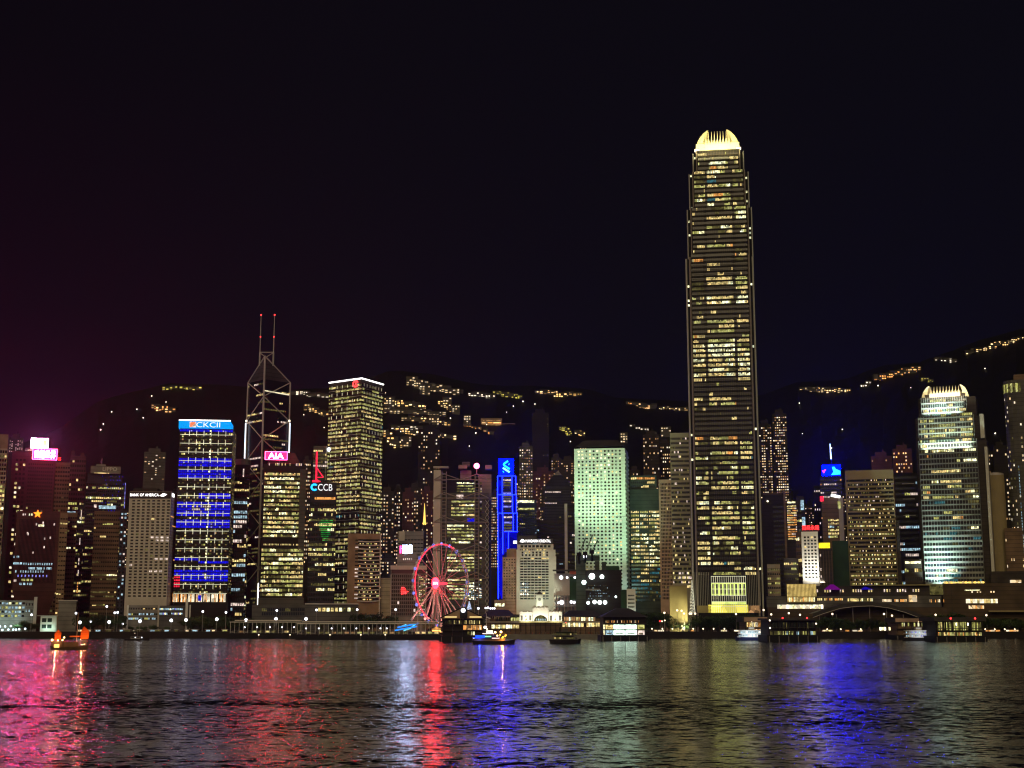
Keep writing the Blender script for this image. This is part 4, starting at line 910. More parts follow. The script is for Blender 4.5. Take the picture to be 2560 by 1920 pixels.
for k in range(39): b.box('side_fin', w + .02, w + .9, 1, 39, 12 + k * (b.h - 14) / 39, 12 + k * (b.h - 14) / 39 + 1.5, 'w_jard')
for v in (1292, 1387): b.box('joint_line', -w, w, -.06, -.02, Z(v + .8), Z(v), 'w_dark')
for k in range(9): b.box('cladding_rib', -w + 6 + k * 4.9, -w + 6.25 + k * 4.9, -.25, -.02, Z(1121) * 0 + Z(1292), b.h, 'w_jard')
lamp('SPOT', 'tower_floodlight', (b.c - 20, 1226, 78), (b.c - 6, 1290, 158), 5.0e5, (.58, 1, .60), 4, 75, 1)
lamp('SPOT', 'tower_floodlight', (b.c + 30, 1222, 70), (b.c + 12, 1290, 110), 2.3e5, (.52, 1, .64), 4, 85, 1)
lamp('SPOT', 'tower_floodlight', (b.c + 26, 1228, 50), (b.c + 16, 1290, 40), 6e4, (.50, 1, .9), 4, 50, 1)
lamp('SPOT', 'hotel_floodlight', (ho.c + 5, 1165, 22), (ho.c + 2, 1245, 46), 1.0e5, (.86, 1, .70), 3, 50, .8)

litmat('workl', (.82, 1, .92), 5, True, 0)
# ---- construction site with cranes
b = Bld('construction_block', 'dark netted unfinished block with glaring work lights', 'construction site', 1464, 1554, 1425, 1190, 30, 'w_blackish', vr=1460)
cs = b; X, Z = b.X, b.Z
b.box('stair_core', X(1488), X(1499), 4, 14, b.h, Z(1402), 'w_teal'); b.box('stair_core', X(1505), X(1516), 4, 14, b.h, Z(1404), 'w_teal')
b.box('green_net', X(1516), X(1549), -.6, -.3, Z(1425), Z(1415), 'w_green'); b.box('floor_edge', X(1464), X(1500), -1.5, 0, Z(1476), Z(1472), 'w_concrete')
b.grid(0, 16, 6, Z(1500), Z(1460), .4, .3, [('lc', 1), ('ld', 1), (None, 3)], 2, 22)
for (u, v, s_) in ((1480, 1441, 2.3), (1505, 1442, 1.6), (1460, 1456, 1.7), (1470, 1507, 1.2), (1486, 1505, 1.5), (1499, 1506, 1.6), (1512, 1506, 1.5), (1539, 1492, .8)):
    MB().ball((X(u), -3, Z(v)), s_ * 1.15, 'workl', 8, 6).build('work_light', b.root)
    MB().bar((X(u), -2.6, Z(v)), (X(u), -.2, Z(v) - 1.5), .2, 'w_steel').build('light_arm', b.root)
b2 = Bld('construction_block', 'open steel and concrete floors with orange netting left of the dark netted block', 'construction site', 1384, 1462, 1427, 1200, 26, 'w_black', vr=1460, body=False)
q = MB(); w = b2.w / 2
for k in range(7): q.box(-w, w * .4, 0, 24, 3 + k * 4.6, 3.6 + k * 4.6, 'w_concrete')
for k in range(9): q.box(-w + k * 3, -w + k * 3 + .6, .3, 1.2, 0, 32, 'w_pink')
q.build('frame', b2.root)
b2.box('back_wall', -w, w, 10, 20, 0, b2.h - 2, 'w_stone'); b2.box('orange_net', X(1425) + b.c - b2.c, X(1453) + b.c - b2.c, -.5, -.2, b2.h - 3, b2.h, 'w_red')
b2.box('green_net', b2.X(1424), b2.X(1463), -.8, -.4, b2.Z(1500), b2.Z(1442), 'w_green'); b2.box('canopy', b2.X(1382), b2.X(1455), -2, 12, b2.h, b2.h + 1, 'w_greyd')
for (u, v, s_) in ((1403, 1444, 1.7), (1418, 1444, 1.0), (1437, 1444, 1.0), (1396, 1507, 1.0), (1404, 1506, 2.0), (1428, 1505, 1.3), (1435, 1506, 1.2)):
    MB().ball((b2.X(u), -3, b2.Z(v)), s_, 'lamp', 8, 6).build('work_light', b2.root)
b3 = b.box('crane_platform', X(1440), X(1500), 3, 16, Z(1400) - .1, Z(1388), 'w_teal')
b.box('crane_tower', X(1440), X(1464), 4, 12, 0, Z(1400) - .2, 'w_teal'); MB().ball((X(1463), -1, Z(1391)), 1.6, 'lamp', 8, 6).build('work_light', b.root)
for n_, (u, v, ut, vt_, lb) in enumerate(((1448, 1386, 1464, 1344, 'left of three dark crane jibs above the building site'), (1463, 1384, 1482, 1336, 'tallest of three dark crane jibs above the building site'), (1480, 1380, 1494, 1350, 'right of three dark crane jibs above the building site'))):
    p = P(u, v, 1186); r = thing('tower_crane', lb, 'crane', p)
    t = P(ut, vt_, 1186) - p
    q = MB(); q.bar((-.5, 0, 0), tuple(t + Vector((-.2, 0, 0))), .22, 'w_black'); q.bar((.9, 0, 0), tuple(t + Vector((.2, 0, 0))), .22, 'w_black')
    for k in range(8): q.bar(tuple(t * (k / 8) + Vector((-.5 + .04 * k, 0, 0))), tuple(t * ((k + 1) / 8) + Vector((.9 - .09 * k, 0, 0))), .12, 'w_black')
    q.build('jib', r)
    MB().box(-2.2, 2, -1.5, 1.5, -1.5, 1.6, 'w_black').build('cab', r); MB().bar((0, 0, -8), (0, 0, -1.5), .9, 'w_black').build('mast', r)
    MB().bar((-2, 0, 1), (-1.4, 0, t.z * .5), .12, 'w_black').bar((-1.4, 0, t.z * .5), tuple(t), .06, 'w_black').bar(tuple(t), (t.x, 0, t.z * .3), .06, 'w_black').build('cable', r)
# ---- right of Jardine
b = Bld('office_tower', 'greenish glass tower of full lit storeys right of the round windowed tower', 'office tower', 1577, 1652, 1222, 1330, 34, 'w_teal', vr=1400)
b.box('upper_stage', b.X(1577), b.X(1645), 3, 30, b.h, b.Z(1188), 'w_teal')
b.bands([0], 24, b.Z(1505), b.Z(1275), .55, lambda r, q: ((['lw', 'lW', 'ld', 'lg', 'kg'], [5, 2, 2, 2, .6], 5) if q > .36 else (['kg', 'lt', 'ld', 'lw'], [5, 2, 3, 1], 3)), 1.5, segs=[(.02, .3), (.33, .6), (.63, .98)])
b.bands([0], 8, b.Z(1272), b.Z(1190), .5, lambda r, q: (['kg', 'lo', 'lw', 'lc'], [6, 1, 1.5, .6] if r < 7 else [1, 6, 3, 0], 4), 2.0, s0=1, s1=b.w * .85, out=-2.7)
b = Bld('office_tower', 'grid fronted brownish pink tower between the lit glass tower and the striped tower', 'office tower', 1650, 1684, 1199, 1300, 26, 'w_pink', vr=1400)
b.grid(0, 8, 33, b.Z(1500), b.Z(1206), .66, .62, [('k', 14), ('kbr', 6), ('ld', 1.6), ('lw', .6)], 1.6, b.w - .3)
b = Bld('office_tower', 'olive and black striped tower immediately left of the tallest tower', 'office tower', 1681, 1729, 1082, 1290, 30, 'w_stripe', vr=1400)
for k in range(34):
    z = b.Z(1094 + k * 11.2); m = MB(); n = 16
    for j in range(n):
        mt = rng.choices(['k', 'lw', 'ld', 'lp'], [14, 1, 2, .7] if k < 30 else [4, 2, 1, 2])[0]; xx = -b.w / 2 + .4 + (b.w - .8) * j / n
        m.face([(xx, -.12, z - 2.1), (xx + (b.w - .8) / n, -.12, z - 2.1), (xx + (b.w - .8) / n, -.12, z), (xx, -.12, z)], mt)
    m.build('window_band', b.root)
b = Bld('ventilation_block', 'plain olive lit slab block at the foot of the tallest tower', 'building', 1674, 1718, 1466, 1165, 16, 'w_olive', vr=1490)
b.box('roof_edge', -b.w / 2 - .2, b.w / 2 + .2, -.2, 16.2, b.h, b.h + .8, 'w_tan')
lamp('SPOT', 'slab_floodlight', (b.c + 4, 1146, 8), (b.c, 1165, 16), 4.5e4, (1, .92, .55), 1, 80, .6)
# white lattice mast left of tallest tower
p = P(1731, 1530, 1175); r = thing('lattice_mast', 'white lit lattice mast beside the olive slab block', 'mast', p)
q = MB(); hm = P(1731, 1450, 1175).z - p.z
for k in range(10):
    z0, z1 = hm * k / 10, hm * (k + 1) / 10; a0, a1 = 2.3 * (1 - k / 11), 2.3 * (1 - (k + 1) / 11)
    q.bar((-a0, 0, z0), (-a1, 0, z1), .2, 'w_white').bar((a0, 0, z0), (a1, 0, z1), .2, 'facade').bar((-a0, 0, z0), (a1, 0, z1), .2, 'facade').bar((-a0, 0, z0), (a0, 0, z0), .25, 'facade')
q.build('lattice', r)

# ---- IFC 2
D = 1190; c = P(1816, 1400, D)
phi = math.atan2(c.x, D); kf = math.cos(phi)
r = thing('skyscraper', 'by far the tallest tower, tapering to a bright cream claw crown', 'skyscraper', (c.x, D, G), None, -phi); ifc = r
Xv = lambda u, v: (P(u, v, D).x - c.x) * kf
Zv = lambda v: P(1800, v, D).z - G
st = [(1560, 430 * 0 + 850, 1724 + 7, 1907), (850, 640, 1716, 1891), (640, 515, 1715, 1886), (515, 430, 1723, 1879), (430, 372, 1732, 1863)]
stages = []   # z0,z1, x0,x1 outer
WL = [(1500, 1731, 1907), (850, 1717, 1890), (640, 1716, 1885), (640, 1719, 1882), (515, 1718, 1878), (515, 1723, 1873), (425, 1725, 1866), (425, 1731, 1862), (372, 1736, 1851)]
SG = [(0, Zv(640), Xv(1733, 1480), Xv(1907, 1480)), (Zv(640), Zv(515), Xv(1719, 600), Xv(1881, 600)), (Zv(515), Zv(425), Xv(1723, 480), Xv(1872, 480)), (Zv(425), Zv(372), Xv(1732, 400), Xv(1859, 400))]
DEP = 50
body = MB()
for k, (z0, z1, x0, x1) in enumerate(SG):
    ins = 7 + 0 * k; y0 = 0; e_ = 1.6 * k
    x0i, x1i = x0 + 3.4, x1 - 3.4
    body.box(x0i, x1i, y0 + e_ * .7, y0 + DEP - e_, z0, z1, 'w_black')
    body.box(x0, x1, y0 + 7 + e_, y0 + DEP - 7, z0, z1 - .3, 'w_black')
body.build('glass_body', r)
for k, (z0, z1, x0, x1) in enumerate(SG):
    e_ = 1.6 * k * .7
    for x, yy in ((x0 + 3.4, e_ - .3), (x1 - 3.4, e_ - .3), (x0, 7 + e_ - .3), (x1, 7 + e_ - .3)):
        MB().bar((x, yy, z0), (x, yy, z1), .75 if k == 0 else .5, 'w_fin' if yy > 4 else 'w_steel').build('corner_column', r)
nfl = 88; zlo = Zv(1440); ztop = Zv(376)
def ifr(r_, q):
    v = 1440 - (1440 - 376) * q
    if v < 400: return ['k', 'lw', 'lg'], [6, 1.6, 1], 3
    if 862 < v < 960: return ['lw', 'lg', 'lW', 'ld', 'k'], [4, 4, 5, 2, .6], 7
    if 960 < v < 1120 or 590 < v < 700 or 770 < v < 860:
        return (['k', 'ld', 'lw', 'lg'], [34, 1.6, 1.2, .6], 3) if rng.random() < .6 else (['k', 'lw', 'lo', 'lg'], [3, 3, .5, 2.5], 7)
    if rng.random() < .3: return ['k', 'ld', 'lw'], [26, 1.4, 1.2], 2
    return ['lw', 'lg', 'ld', 'k', 'lW', 'lo', 'lt'], [4, 5, 2.4, 4.4, 2.4, .2, .15], 6
for f in range(nfl):
    z0 = zlo + (ztop - zlo) * f / nfl; ph = (ztop - zlo) / nfl
    k = [i for i, s in enumerate(SG) if s[0] <= z0 + .1 < s[1]][-1] if z0 < SG[-1][1] else 3
    s0, s1, x0, x1 = SG[k]; e_ = 1.6 * k * .7; m = MB()
    xa, xb = x0 + 4.6, x1 - 4.6; Wd = xb - xa; m.face([(xa, e_ - .05, z0 + ph * .3), (xb, e_ - .05, z0 + ph * .3), (xb, e_ - .05, z0 + ph * .7), (xa, e_ - .05, z0 + ph * .7)], 'k')
    base_ = ifr(f, f / (nfl - 1))
    for (p0, p1, off) in ((0, .215, .0), (.26, .735, -.35), (.78, .985, .0)):
        ks, ws, run = base_ if rng.random() < .7 else ifr(f, f / (nfl - 1)); A, B = xa + Wd * p0, xa + Wd * p1; n = max(2, round((B - A) / 1.15)); cw = (B - A) / n; left = 0
        for j in range(n):
            if left <= 0: mt = rng.choices(ks, ws)[0]; left = max(1, int(rng.expovariate(1 / run) + .6))
            left -= 1; hh = ph * .58; zb = z0 + ph * .2
            if mt in ('lg', 'lw', 'lW') and rng.random() < .2: hh *= rng.uniform(.45, .9)
            m.face([(A + cw * (j + .08), e_ - .16 + off, zb), (A + cw * (j + .92), e_ - .16 + off, zb), (A + cw * (j + .92), e_ - .16 + off, zb + hh), (A + cw * (j + .08), e_ - .16 + off, zb + hh)], mt)
    if 1 <= k or rng.random() < .25:
        for xx in (x0 + .7, x1 - 2.6):
            if rng.random() < .28: put('window', pane(1.5, 1.9, 'lW', 'rect'), r, (xx + .85, 6.8 + e_ * 1.4, z0 + 1.9))
    m.build('window_band', r)
for k, (z0, z1, x0, x1) in enumerate(SG):                # mullion fins
    e_ = 1.6 * k * .7
    q = MB(); n = 26; za = max(z0, Zv(1450))
    for j in range(n + 1):
        x = x0 + 4.6 + (x1 - x0 - 9.2) * j / n; q.box(x - .10, x + .10, e_ - .75, e_ - .55, za, z1, 'w_mull')
    q.build('mullion_screen', r)
    q = MB(); nz_ = max(2, int((z1 - za) / 4.15))
    for j in range(nz_): z = za + (z1 - za) * j / nz_; q.box(x0 + 4, x1 - 4, e_ - .9, e_ - .78, z, z + .22, 'w_mull')
    q.build('floor_rails', r)
# crown
cz0 = Zv(372); cz1 = Zv(319); x0, x1 = Xv(1737, 372), Xv(1851, 372); Wc = (x1 - x0); cxm = (x0 + x1) / 2; e_ = 5
q = MB(); q.box(x0 + 1, x1 - 1, e_ + 1, DEP - 8, cz0, Zv(352), 'cream'); q.build('crown_base', r)
def crown_fins(root, cxm, Wc, y0, y1, z0, z1, mat, inset=.52, nf=9, th=.9, sp=.40, cw_=3.0):
    """claws: curved fins leaning inwards on the front, the back and both sides"""
    H = z1 - z0; prof = [(0, 0), (.25, .06), (.5, .17), (.72, .33), (.88, .52), (1, .72)]
    ry = (y1 - y0) / 2; ym = (y0 + y1) / 2
    for side in (-1, 1):
        for j in range(5):
            yy = y0 + (y1 - y0) * (j + .5) / 5; q = MB()
            for (a, ia), (b_, ib) in zip(prof, prof[1:]):
                xa, xb = side * Wc / 2 * (1 - ia * inset), side * Wc / 2 * (1 - ib * inset)
                wa, wb = cw_ * (1 - a * .8), cw_ * (1 - b_ * .8)
                for (s0_, s1_) in ((-1, 1),):
                    q.face([(cxm + xa, yy - 1.6, z0 + a * H), (cxm + xa - side * wa, yy - 1.6, z0 + a * H), (cxm + xb - side * wb, yy - 1.6, z0 + b_ * H), (cxm + xb, yy - 1.6, z0 + b_ * H)], mat)
                    q.face([(cxm + xa, yy + 1.6, z0 + a * H), (cxm + xa - side * wa, yy + 1.6, z0 + a * H), (cxm + xb - side * wb, yy + 1.6, z0 + b_ * H), (cxm + xb, yy + 1.6, z0 + b_ * H)], mat)
                    q.face([(cxm + xa, yy - 1.6, z0 + a * H), (cxm + xb, yy - 1.6, z0 + b_ * H), (cxm + xb, yy + 1.6, z0 + b_ * H), (cxm + xa, yy + 1.6, z0 + a * H)], mat)
            q.build('claw', root)
    for fr in (0, 1):
        for j in range(nf):
            t = (j + .5) / nf * 2 - 1; x = cxm + t * Wc * sp; top_ = 1 - .03 * t * t
            q = MB(); yb = y0 if fr == 0 else y1; sg = 1 if fr == 0 else -1
            for (a, b_) in ((0, .3), (.3, .6), (.6, .85), (.85, 1)):
                wa, wb = [Wc * sp / nf * (.98 if v_ < .35 else .42 * (1.25 - v_)) for v_ in (a, b_)]
                ya, yb2 = yb + sg * ry * .25 * a * a, yb + sg * ry * .25 * b_ * b_
                q.face([(x - wa, ya, z0 + a * H * top_), (x + wa, ya, z0 + a * H * top_), (x + wb, yb2, z0 + b_ * H * top_), (x - wb, yb2, z0 + b_ * H * top_)], mat)
                q.face([(x - wa, ya + th, z0 + a * H * top_), (x + wa, ya + th, z0 + a * H * top_), (x + wb, yb2 + th, z0 + b_ * H * top_), (x - wb, yb2 + th, z0 + b_ * H * top_)], mat)
            q.build('claw', root)
crown_fins(r, cxm, Wc, e_, DEP - 8, cz0, cz1, 'cream', .74, 9, .9, .29, 8.5)
for xx in (x0 - .5, x1 - 4): MB().box(xx, xx + 4.5, e_ - 2, e_ + 2, cz0 + .3, cz0 + 1.6, 'lampw').build('crown_lamp', r)
lamp('AREA', 'crown_floodlight', (cxm, -9, cz0 - 4), (cxm, 9, cz0 + 14), 20000, (1, .86, .38), 40, 140, size_y=3, parent=r)
lamp('AREA', 'crown_floodlight', (cxm, 20, cz0 + 8), (cxm, 19, cz0 + 40), 9000, (1, .86, .38), 30, 170, size_y=26, parent=r)
# lit atrium
x0, x1 = Xv(1779, 1490), Xv(1865, 1490)
litmat('atrium', (.80, .95, .20), 1.25, False, .08, .6, 1.2); litmat('atriumy', (1, .86, .10), 1.15, False, .08, .6, 1.3)
MB().box(x0 - 3, x1 + 1.5, -.9, -.7, Zv(1532), Zv(1512), 'atriumy').build('entrance_glow', r)
MB().box(Xv(1742, 1520), Xv(1778, 1520), -.9, -.7, Zv(1532), Zv(1514), 'w_olive').build('entrance_wall', r)
MB().box(Xv(1866, 1520), Xv(1900, 1520), -.9, -.7, Zv(1532), Zv(1514), 'homed').build('entrance_wall', r)
for j in range(9):
    for k in range(3):
        if k == 1 and j % 3 == 1: pass
        put('atrium_pane', pane((x1 - x0) / 9 * .6, 4.0, 'kg' if rng.random() < .5 else 'ld', 'rect'), r, (x0 + (j + .5) * (x1 - x0) / 9, -1.3, Zv(1466 + k * 13)))
MB().box(x0, x1, -1.1, -1.0, Zv(1489), Zv(1457), 'atrium').build('atrium_glazing', r)
MB().box(x0, x1, -1.1, -1.0, Zv(1511), Zv(1504), 'atrium').build('atrium_glazing', r)
q = MB()
for j in range(17): x = x0 + (x1 - x0) * j / 16; q.box(x - .12, x + .12, -1.5, -1.2, Zv(1532), Zv(1440), 'facade')
for v in (1441, 1457, 1473, 1489, 1504, 1516): q.box(x0, x1, -1.55, -1.45, Zv(v) - .15, Zv(v) + .15, 'facade')
q.build('atrium_frame', r)
q = MB()
for xs_, n in (((1738, 1772), 9), ((1870, 1900), 8)):
    a_, b_ = Xv(xs_[0], 1480), Xv(xs_[1], 1480)
    for j in range(n): x = a_ + (b_ - a_) * j / (n - 1); q.box(x - .12, x + .12, -1.0, -.8, Zv(1514), Zv(1430), 'w_fin')
q.build('lobby_mullions', r)
# ================================================================ right group
b = Bld('office_tower', 'dark slab with a lettered roof corner at the right foot of the tallest tower', 'office tower', 1909, 1966, 1236, 1330, 30, 'w_dark', vr=1350)
b.box('roof_step', b.X(1911), b.X(1958), 1, 20, b.h, b.Z(1231), 'w_brown'); b.box('side_pier', b.X(1962), b.X(1967), -1, 20, 0, b.Z(1228), 'w_brown2')
b.bands([0], 24, 10, b.h - 10, .5, lambda r, q: (['k', 'lg', 'lp'], [30, .5, .4], 3), 2, s0=b.w * .45)
MB().ball((b.X(1922), -1, b.Z(1253)), .9, 'lamps', 6, 4).build('roof_lamp', b.root)
b = Bld('office_block', 'block of stacked glowing storeys behind the red lettered sign', 'office block', 1968, 1992, 1252, 1360, 24, 'w_dark', vr=1300)
b.bands([0], 15, b.Z(1350), b.Z(1262), .6, lambda r, q: (['lo', 'lw', 'lp', 'k'], [3, 4, 2, 2], 3), 1.4); b.box('light_strip', b.X(1970), b.X(1990), -.6, -.3, b.Z(1258), b.Z(1254), 'lW')
b = Bld('office_block', 'narrow block topped by a pale video panel behind the red lettered sign', 'office block', 1992, 2012, 1240, 1370, 24, 'w_dark', vr=1300)
b.box('video_panel', b.X(2003), b.X(2011), -.6, -.3, b.Z(1275), b.Z(1250), 'lc'); b.box('video_panel', b.X(2005), b.X(2013), -.6, -.3, b.Z(1315), b.Z(1293), 'lc')
b.bands([0], 20, 20, b.Z(1270), .5, office(.3, .3, 0, 3), 1.5, s1=b.w * .6)
for (u0, u1, vt, DD, lb, wl) in ((1992, 2010, 1330, 1290, 'low brown block left of the white lit narrow tower', 'w_brown'), (1960, 1996, 1395, 1240, 'dark stepped block below the stacked glowing storeys', 'w_dark'), (1918, 1950, 1410, 1250, 'low block with two pale round towers beside the tallest tower', 'w_beige')):
    bb = Bld('office_block', lb, 'office block', u0, u1, vt, DD, 22, wl, vr=1420); bb.bands([0], 12, 8, bb.h - 3, .45, office(.1, .4, 0, 3), 1.6)
b = Bld('office_tower', 'white floodlit narrow tower under red Chinese lettering', 'office tower', 2006.5, 2048, 1329, 1230, 20, 'w_white', vr=1430)
X, Z = b.X, b.Z
text('招商永隆', X(2048, 1320) - X(2005, 1320), Z(1313) - Z(1325), 'red', b.root, (X(2005, 1320), -.4, Z(1325)))
b.box('letter_frame', X(2004, 1320), X(2049, 1320), .2, .8, b.h, Z(1314), 'w_maroond')
b.grid(0, 4, 13, Z(1447), Z(1339), .62, .5, [('k', 9), ('kg', 2), ('lw', 1)], 1.6, b.w - 1)
b.area('tower_floodlight', 5, -13, b.Z(1458), 3, 0, b.Z(1405), 9000, (1, .97, .85), 14, 2, 120)
b = Bld('office_block', 'dark ribbed block with a yellow lit rooftop sign', 'office block', 2049, 2082, 1371, 1215, 20, 'w_dark', vr=1420)
litmat('yellow', (1, .72, .02), 1.4, False, .4, .7, 1.3)
b.box('sign_board', b.X(2049), b.X(2077), -.8, 0, b.h + .2, b.Z(1357), 'yellow')
for k in range(5): b.box('rib', b.X(2052 + k * 7), b.X(2052.6 + k * 7), -.6, -.1, 2, b.h - 2, 'w_brown2')
b.grid(0, 5, 10, 8, b.h - 3, .4, .35, [(None, 8), ('lp', 1)])
# blue screen tower
b = Bld('office_tower', 'dark tower with a blue video screen and a blue lit spire', 'office tower', 2052, 2106, 1190, 1400, 30, 'w_darkb', vr=1250)
X, Z = b.X, b.Z
litmat('bluescreen', (.0, .00015, 1), 210, True, 0); litmat('cyanf', (.02, .45, 1), 3, False, 0); litmat('spireb', (.35, .5, 1), 5, True, 0)
b.board(X(2055, 1175), X(2101, 1175), -1, 20, Z(1189), Z(1163), 'bluescreen').name = 'screen'
q = MB(); q.face([(X(2077, 1175), -1.3, Z(1188)), (X(2101, 1175), -1.3, Z(1187)), (X(2101, 1175), -1.3, Z(1178)), (X(2090, 1175), -1.3, Z(1173)), (X(2086, 1175), -1.3, Z(1167)), (X(2080, 1175), -1.3, Z(1168)), (X(2083, 1175), -1.3, Z(1180))], 'cyanf'); q.build('screen_picture', b.root)
q = MB(); q.face([(X(2055, 1175), -1.3, Z(1176)), (X(2059, 1175), -1.3, Z(1183)), (X(2065, 1175), -1.3, Z(1174)), (X(2062, 1175), -1.3, Z(1174)), (X(2059, 1175), -1.3, Z(1177))], 'red'); q.build('screen_picture', b.root)
q = MB(); q.bar((X(2077, 1130), 8, Z(1163)), (X(2077, 1130), 8, Z(1146)), 1.4, 'w_blue'); q.build('spire_base', b.root)
MB().bar((X(2077, 1130), 8, Z(1146)), (X(2075, 1110), 8, Z(1107)), .75, 'spireb', 6, .35).build('spire', b.root)
b.bands([0], 10, Z(1300), Z(1195), .4, lambda r, q: (['k', 'lp', 'lo'], [3, 1, .6], 4), 1.8)
b = Bld('office_tower', 'dark stepped tower left of the blue screen tower', 'office tower', 2036, 2058, 1215, 1450, 26, 'w_blackish', vr=1280); b.grid(0, 4, 26, 20, b.h - 3, .4, .4, [('home', 1), ('lp', 1), (None, 8)])
b = Bld('office_tower', 'olive brown tower with a slanted white sign, left of the banded brown slab', 'office tower', 2057, 2112, 1244, 1290, 26, 'w_brown', vr=1330)
X, Z = b.X, b.Z
MB().bar((X(2081), -.8, Z(1238)), (X(2104), -.8, Z(1243)), 1.3, 'whiteline').build('roof_sign', b.root); MB().box(X(2053), X(2062), -.8, -.2, Z(1253), Z(1240), 'redlit').build('red_sign', b.root)
b.box('side_pier', X(2099), X(2110), -1, 0, Z(1352), Z(1244), 'w_stone'); b.box('light_strip', X(2097), X(2104), -1.5, -1.1, Z(1272), Z(1254), 'lg')
b.bands([0], 6, Z(1346), Z(1296), .6, lambda r, q: (['lw', 'lg', 'lc', 'k'], [3, 3, .8, 2], 3), 1.5, s0=5, s1=15)
b = Bld('office_block', 'dark green netted block at the foot of the banded brown slab', 'office block', 2082, 2122, 1352, 1225, 20, 'w_green', vr=1400)
# banded slab
b = Bld('office_tower', 'broad brown slab with straight dark window bands, left of the shorter claw crowned tower', 'office tower', 2121, 2243, 1175, 1240, 32, 'w_tan', vr=1400)
X, Z = b.X, b.Z
for k in range(27):
    v0 = 1198 + k * 10.35; z1 = Z(v0); z0 = Z(v0 + 5.6); m = MB(); n = 44; L = b.w
    lit = rng.random(); tone = [['k', 'lw', 'ld', 'lp'], [12, 1, 2.4, .6]] if lit < .6 else [['k', 'lw', 'ld', 'lg', 'lW'], [3, 3, 4, 2, 1]]
    m.box(-L / 2 + (2 if k % 2 else 1), L / 2 - .6, -.08, -.02, z0, z1, 'w_black')
    for j in range(n):
        mt = rng.choices(*tone)[0]
        if mt == 'k': continue
        xx = -L / 2 + 2 + (L - 3) * j / n; m.face([(xx, -.14, z0 + .3), (xx + (L - 3) / n * .8, -.14, z0 + .3), (xx + (L - 3) / n * .8, -.14, z0 + 1.7), (xx, -.14, z0 + 1.7)], mt)
    m.build('window_band', b.root)
for (x0, x1, vt, DD, lb) in ((2243, 2300, 1182, 1330, 'black glass block with thin white storey lines left of the shorter claw crowned tower'),):
    b = Bld('office_tower', lb, 'office tower', x0, x1, vt, DD, 28, 'w_blackish', vr=1350)
    b.bands([0], 26, 10, b.h - 2, .45, lambda r, q: (['kb', 'lc', 'lg', 'lp'], [10, .8, .8, .5] if r % 4 else [2, 3, 1, 1], 5), 1.8)
    for v in (1209, 1247, 1288): b.box('white_ledge', b.X(2262), b.X(2292), -.6, 0, b.Z(v) - .5, b.Z(v), 'w_fin')
b = Bld('office_block', 'low dark block with a row of white windows under the claw crowned tower', 'office block', 2262, 2306, 1398, 1215, 22, 'w_dark', vr=1430)
b.box('light_strip', b.X(2264), b.X(2303), -.6, -.3, b.Z(1409), b.Z(1403), 'lW'); b.bands([0], 7, 4, b.Z(1415), .4, office(.1, .3, 0, 2), 1.6)
MB().box(b.X(2246), b.X(2254), 2, 12, 0, b.Z(1300), 'w_dark').build('service_tower', b.root)
# ---- IFC 1
D = 1215; c = P(2375, 1400, D); phi = math.atan2(c.x, D); kf = math.cos(phi); r = thing('skyscraper', 'shorter claw crowned tower washed with green white floodlight at its foot', 'skyscraper', (c.x, D, G), None, -phi - R(4)); ifo = r
Xv = lambda u, v: (P(u, v, D).x - c.x) * kf
Zv = lambda v: P(2375, v, D).z - G
SG1 = [(0, Zv(1100), Xv(2302, 1400), Xv(2482, 1400)), (Zv(1100), Zv(1040), Xv(2287, 1070), Xv(2458, 1070)), (Zv(1040), Zv(991), Xv(2293, 1000), Xv(2438, 1000))]
body = MB(); DEP1 = 44
for k, (z0, z1, x0, x1) in enumerate(SG1):
    body.box(x0 + 3, x1 - 8 - k, k * 1.5, DEP1 - k, z0, z1, 'w_dark'); body.box(x0, x1, 6 + k, DEP1 - 6, z0, z1 - .3, 'w_dark')
body.build('glass_body', r)
q = MB(); q.box(SG1[0][3] - 2.0, SG1[0][3] + .5, 3, 20, 2, Zv(1120), 'w_fin'); q.build('side_fin', r)
q = MB(); q.box(SG1[1][3] - 3.0, SG1[1][3] + .4, 4, 20, Zv(1098), Zv(1038), 'w_fin'); q.build('side_fin', r)
nfl = 36; zlo, ztop = Zv(1458), Zv(993); ph = (ztop - zlo) / nfl
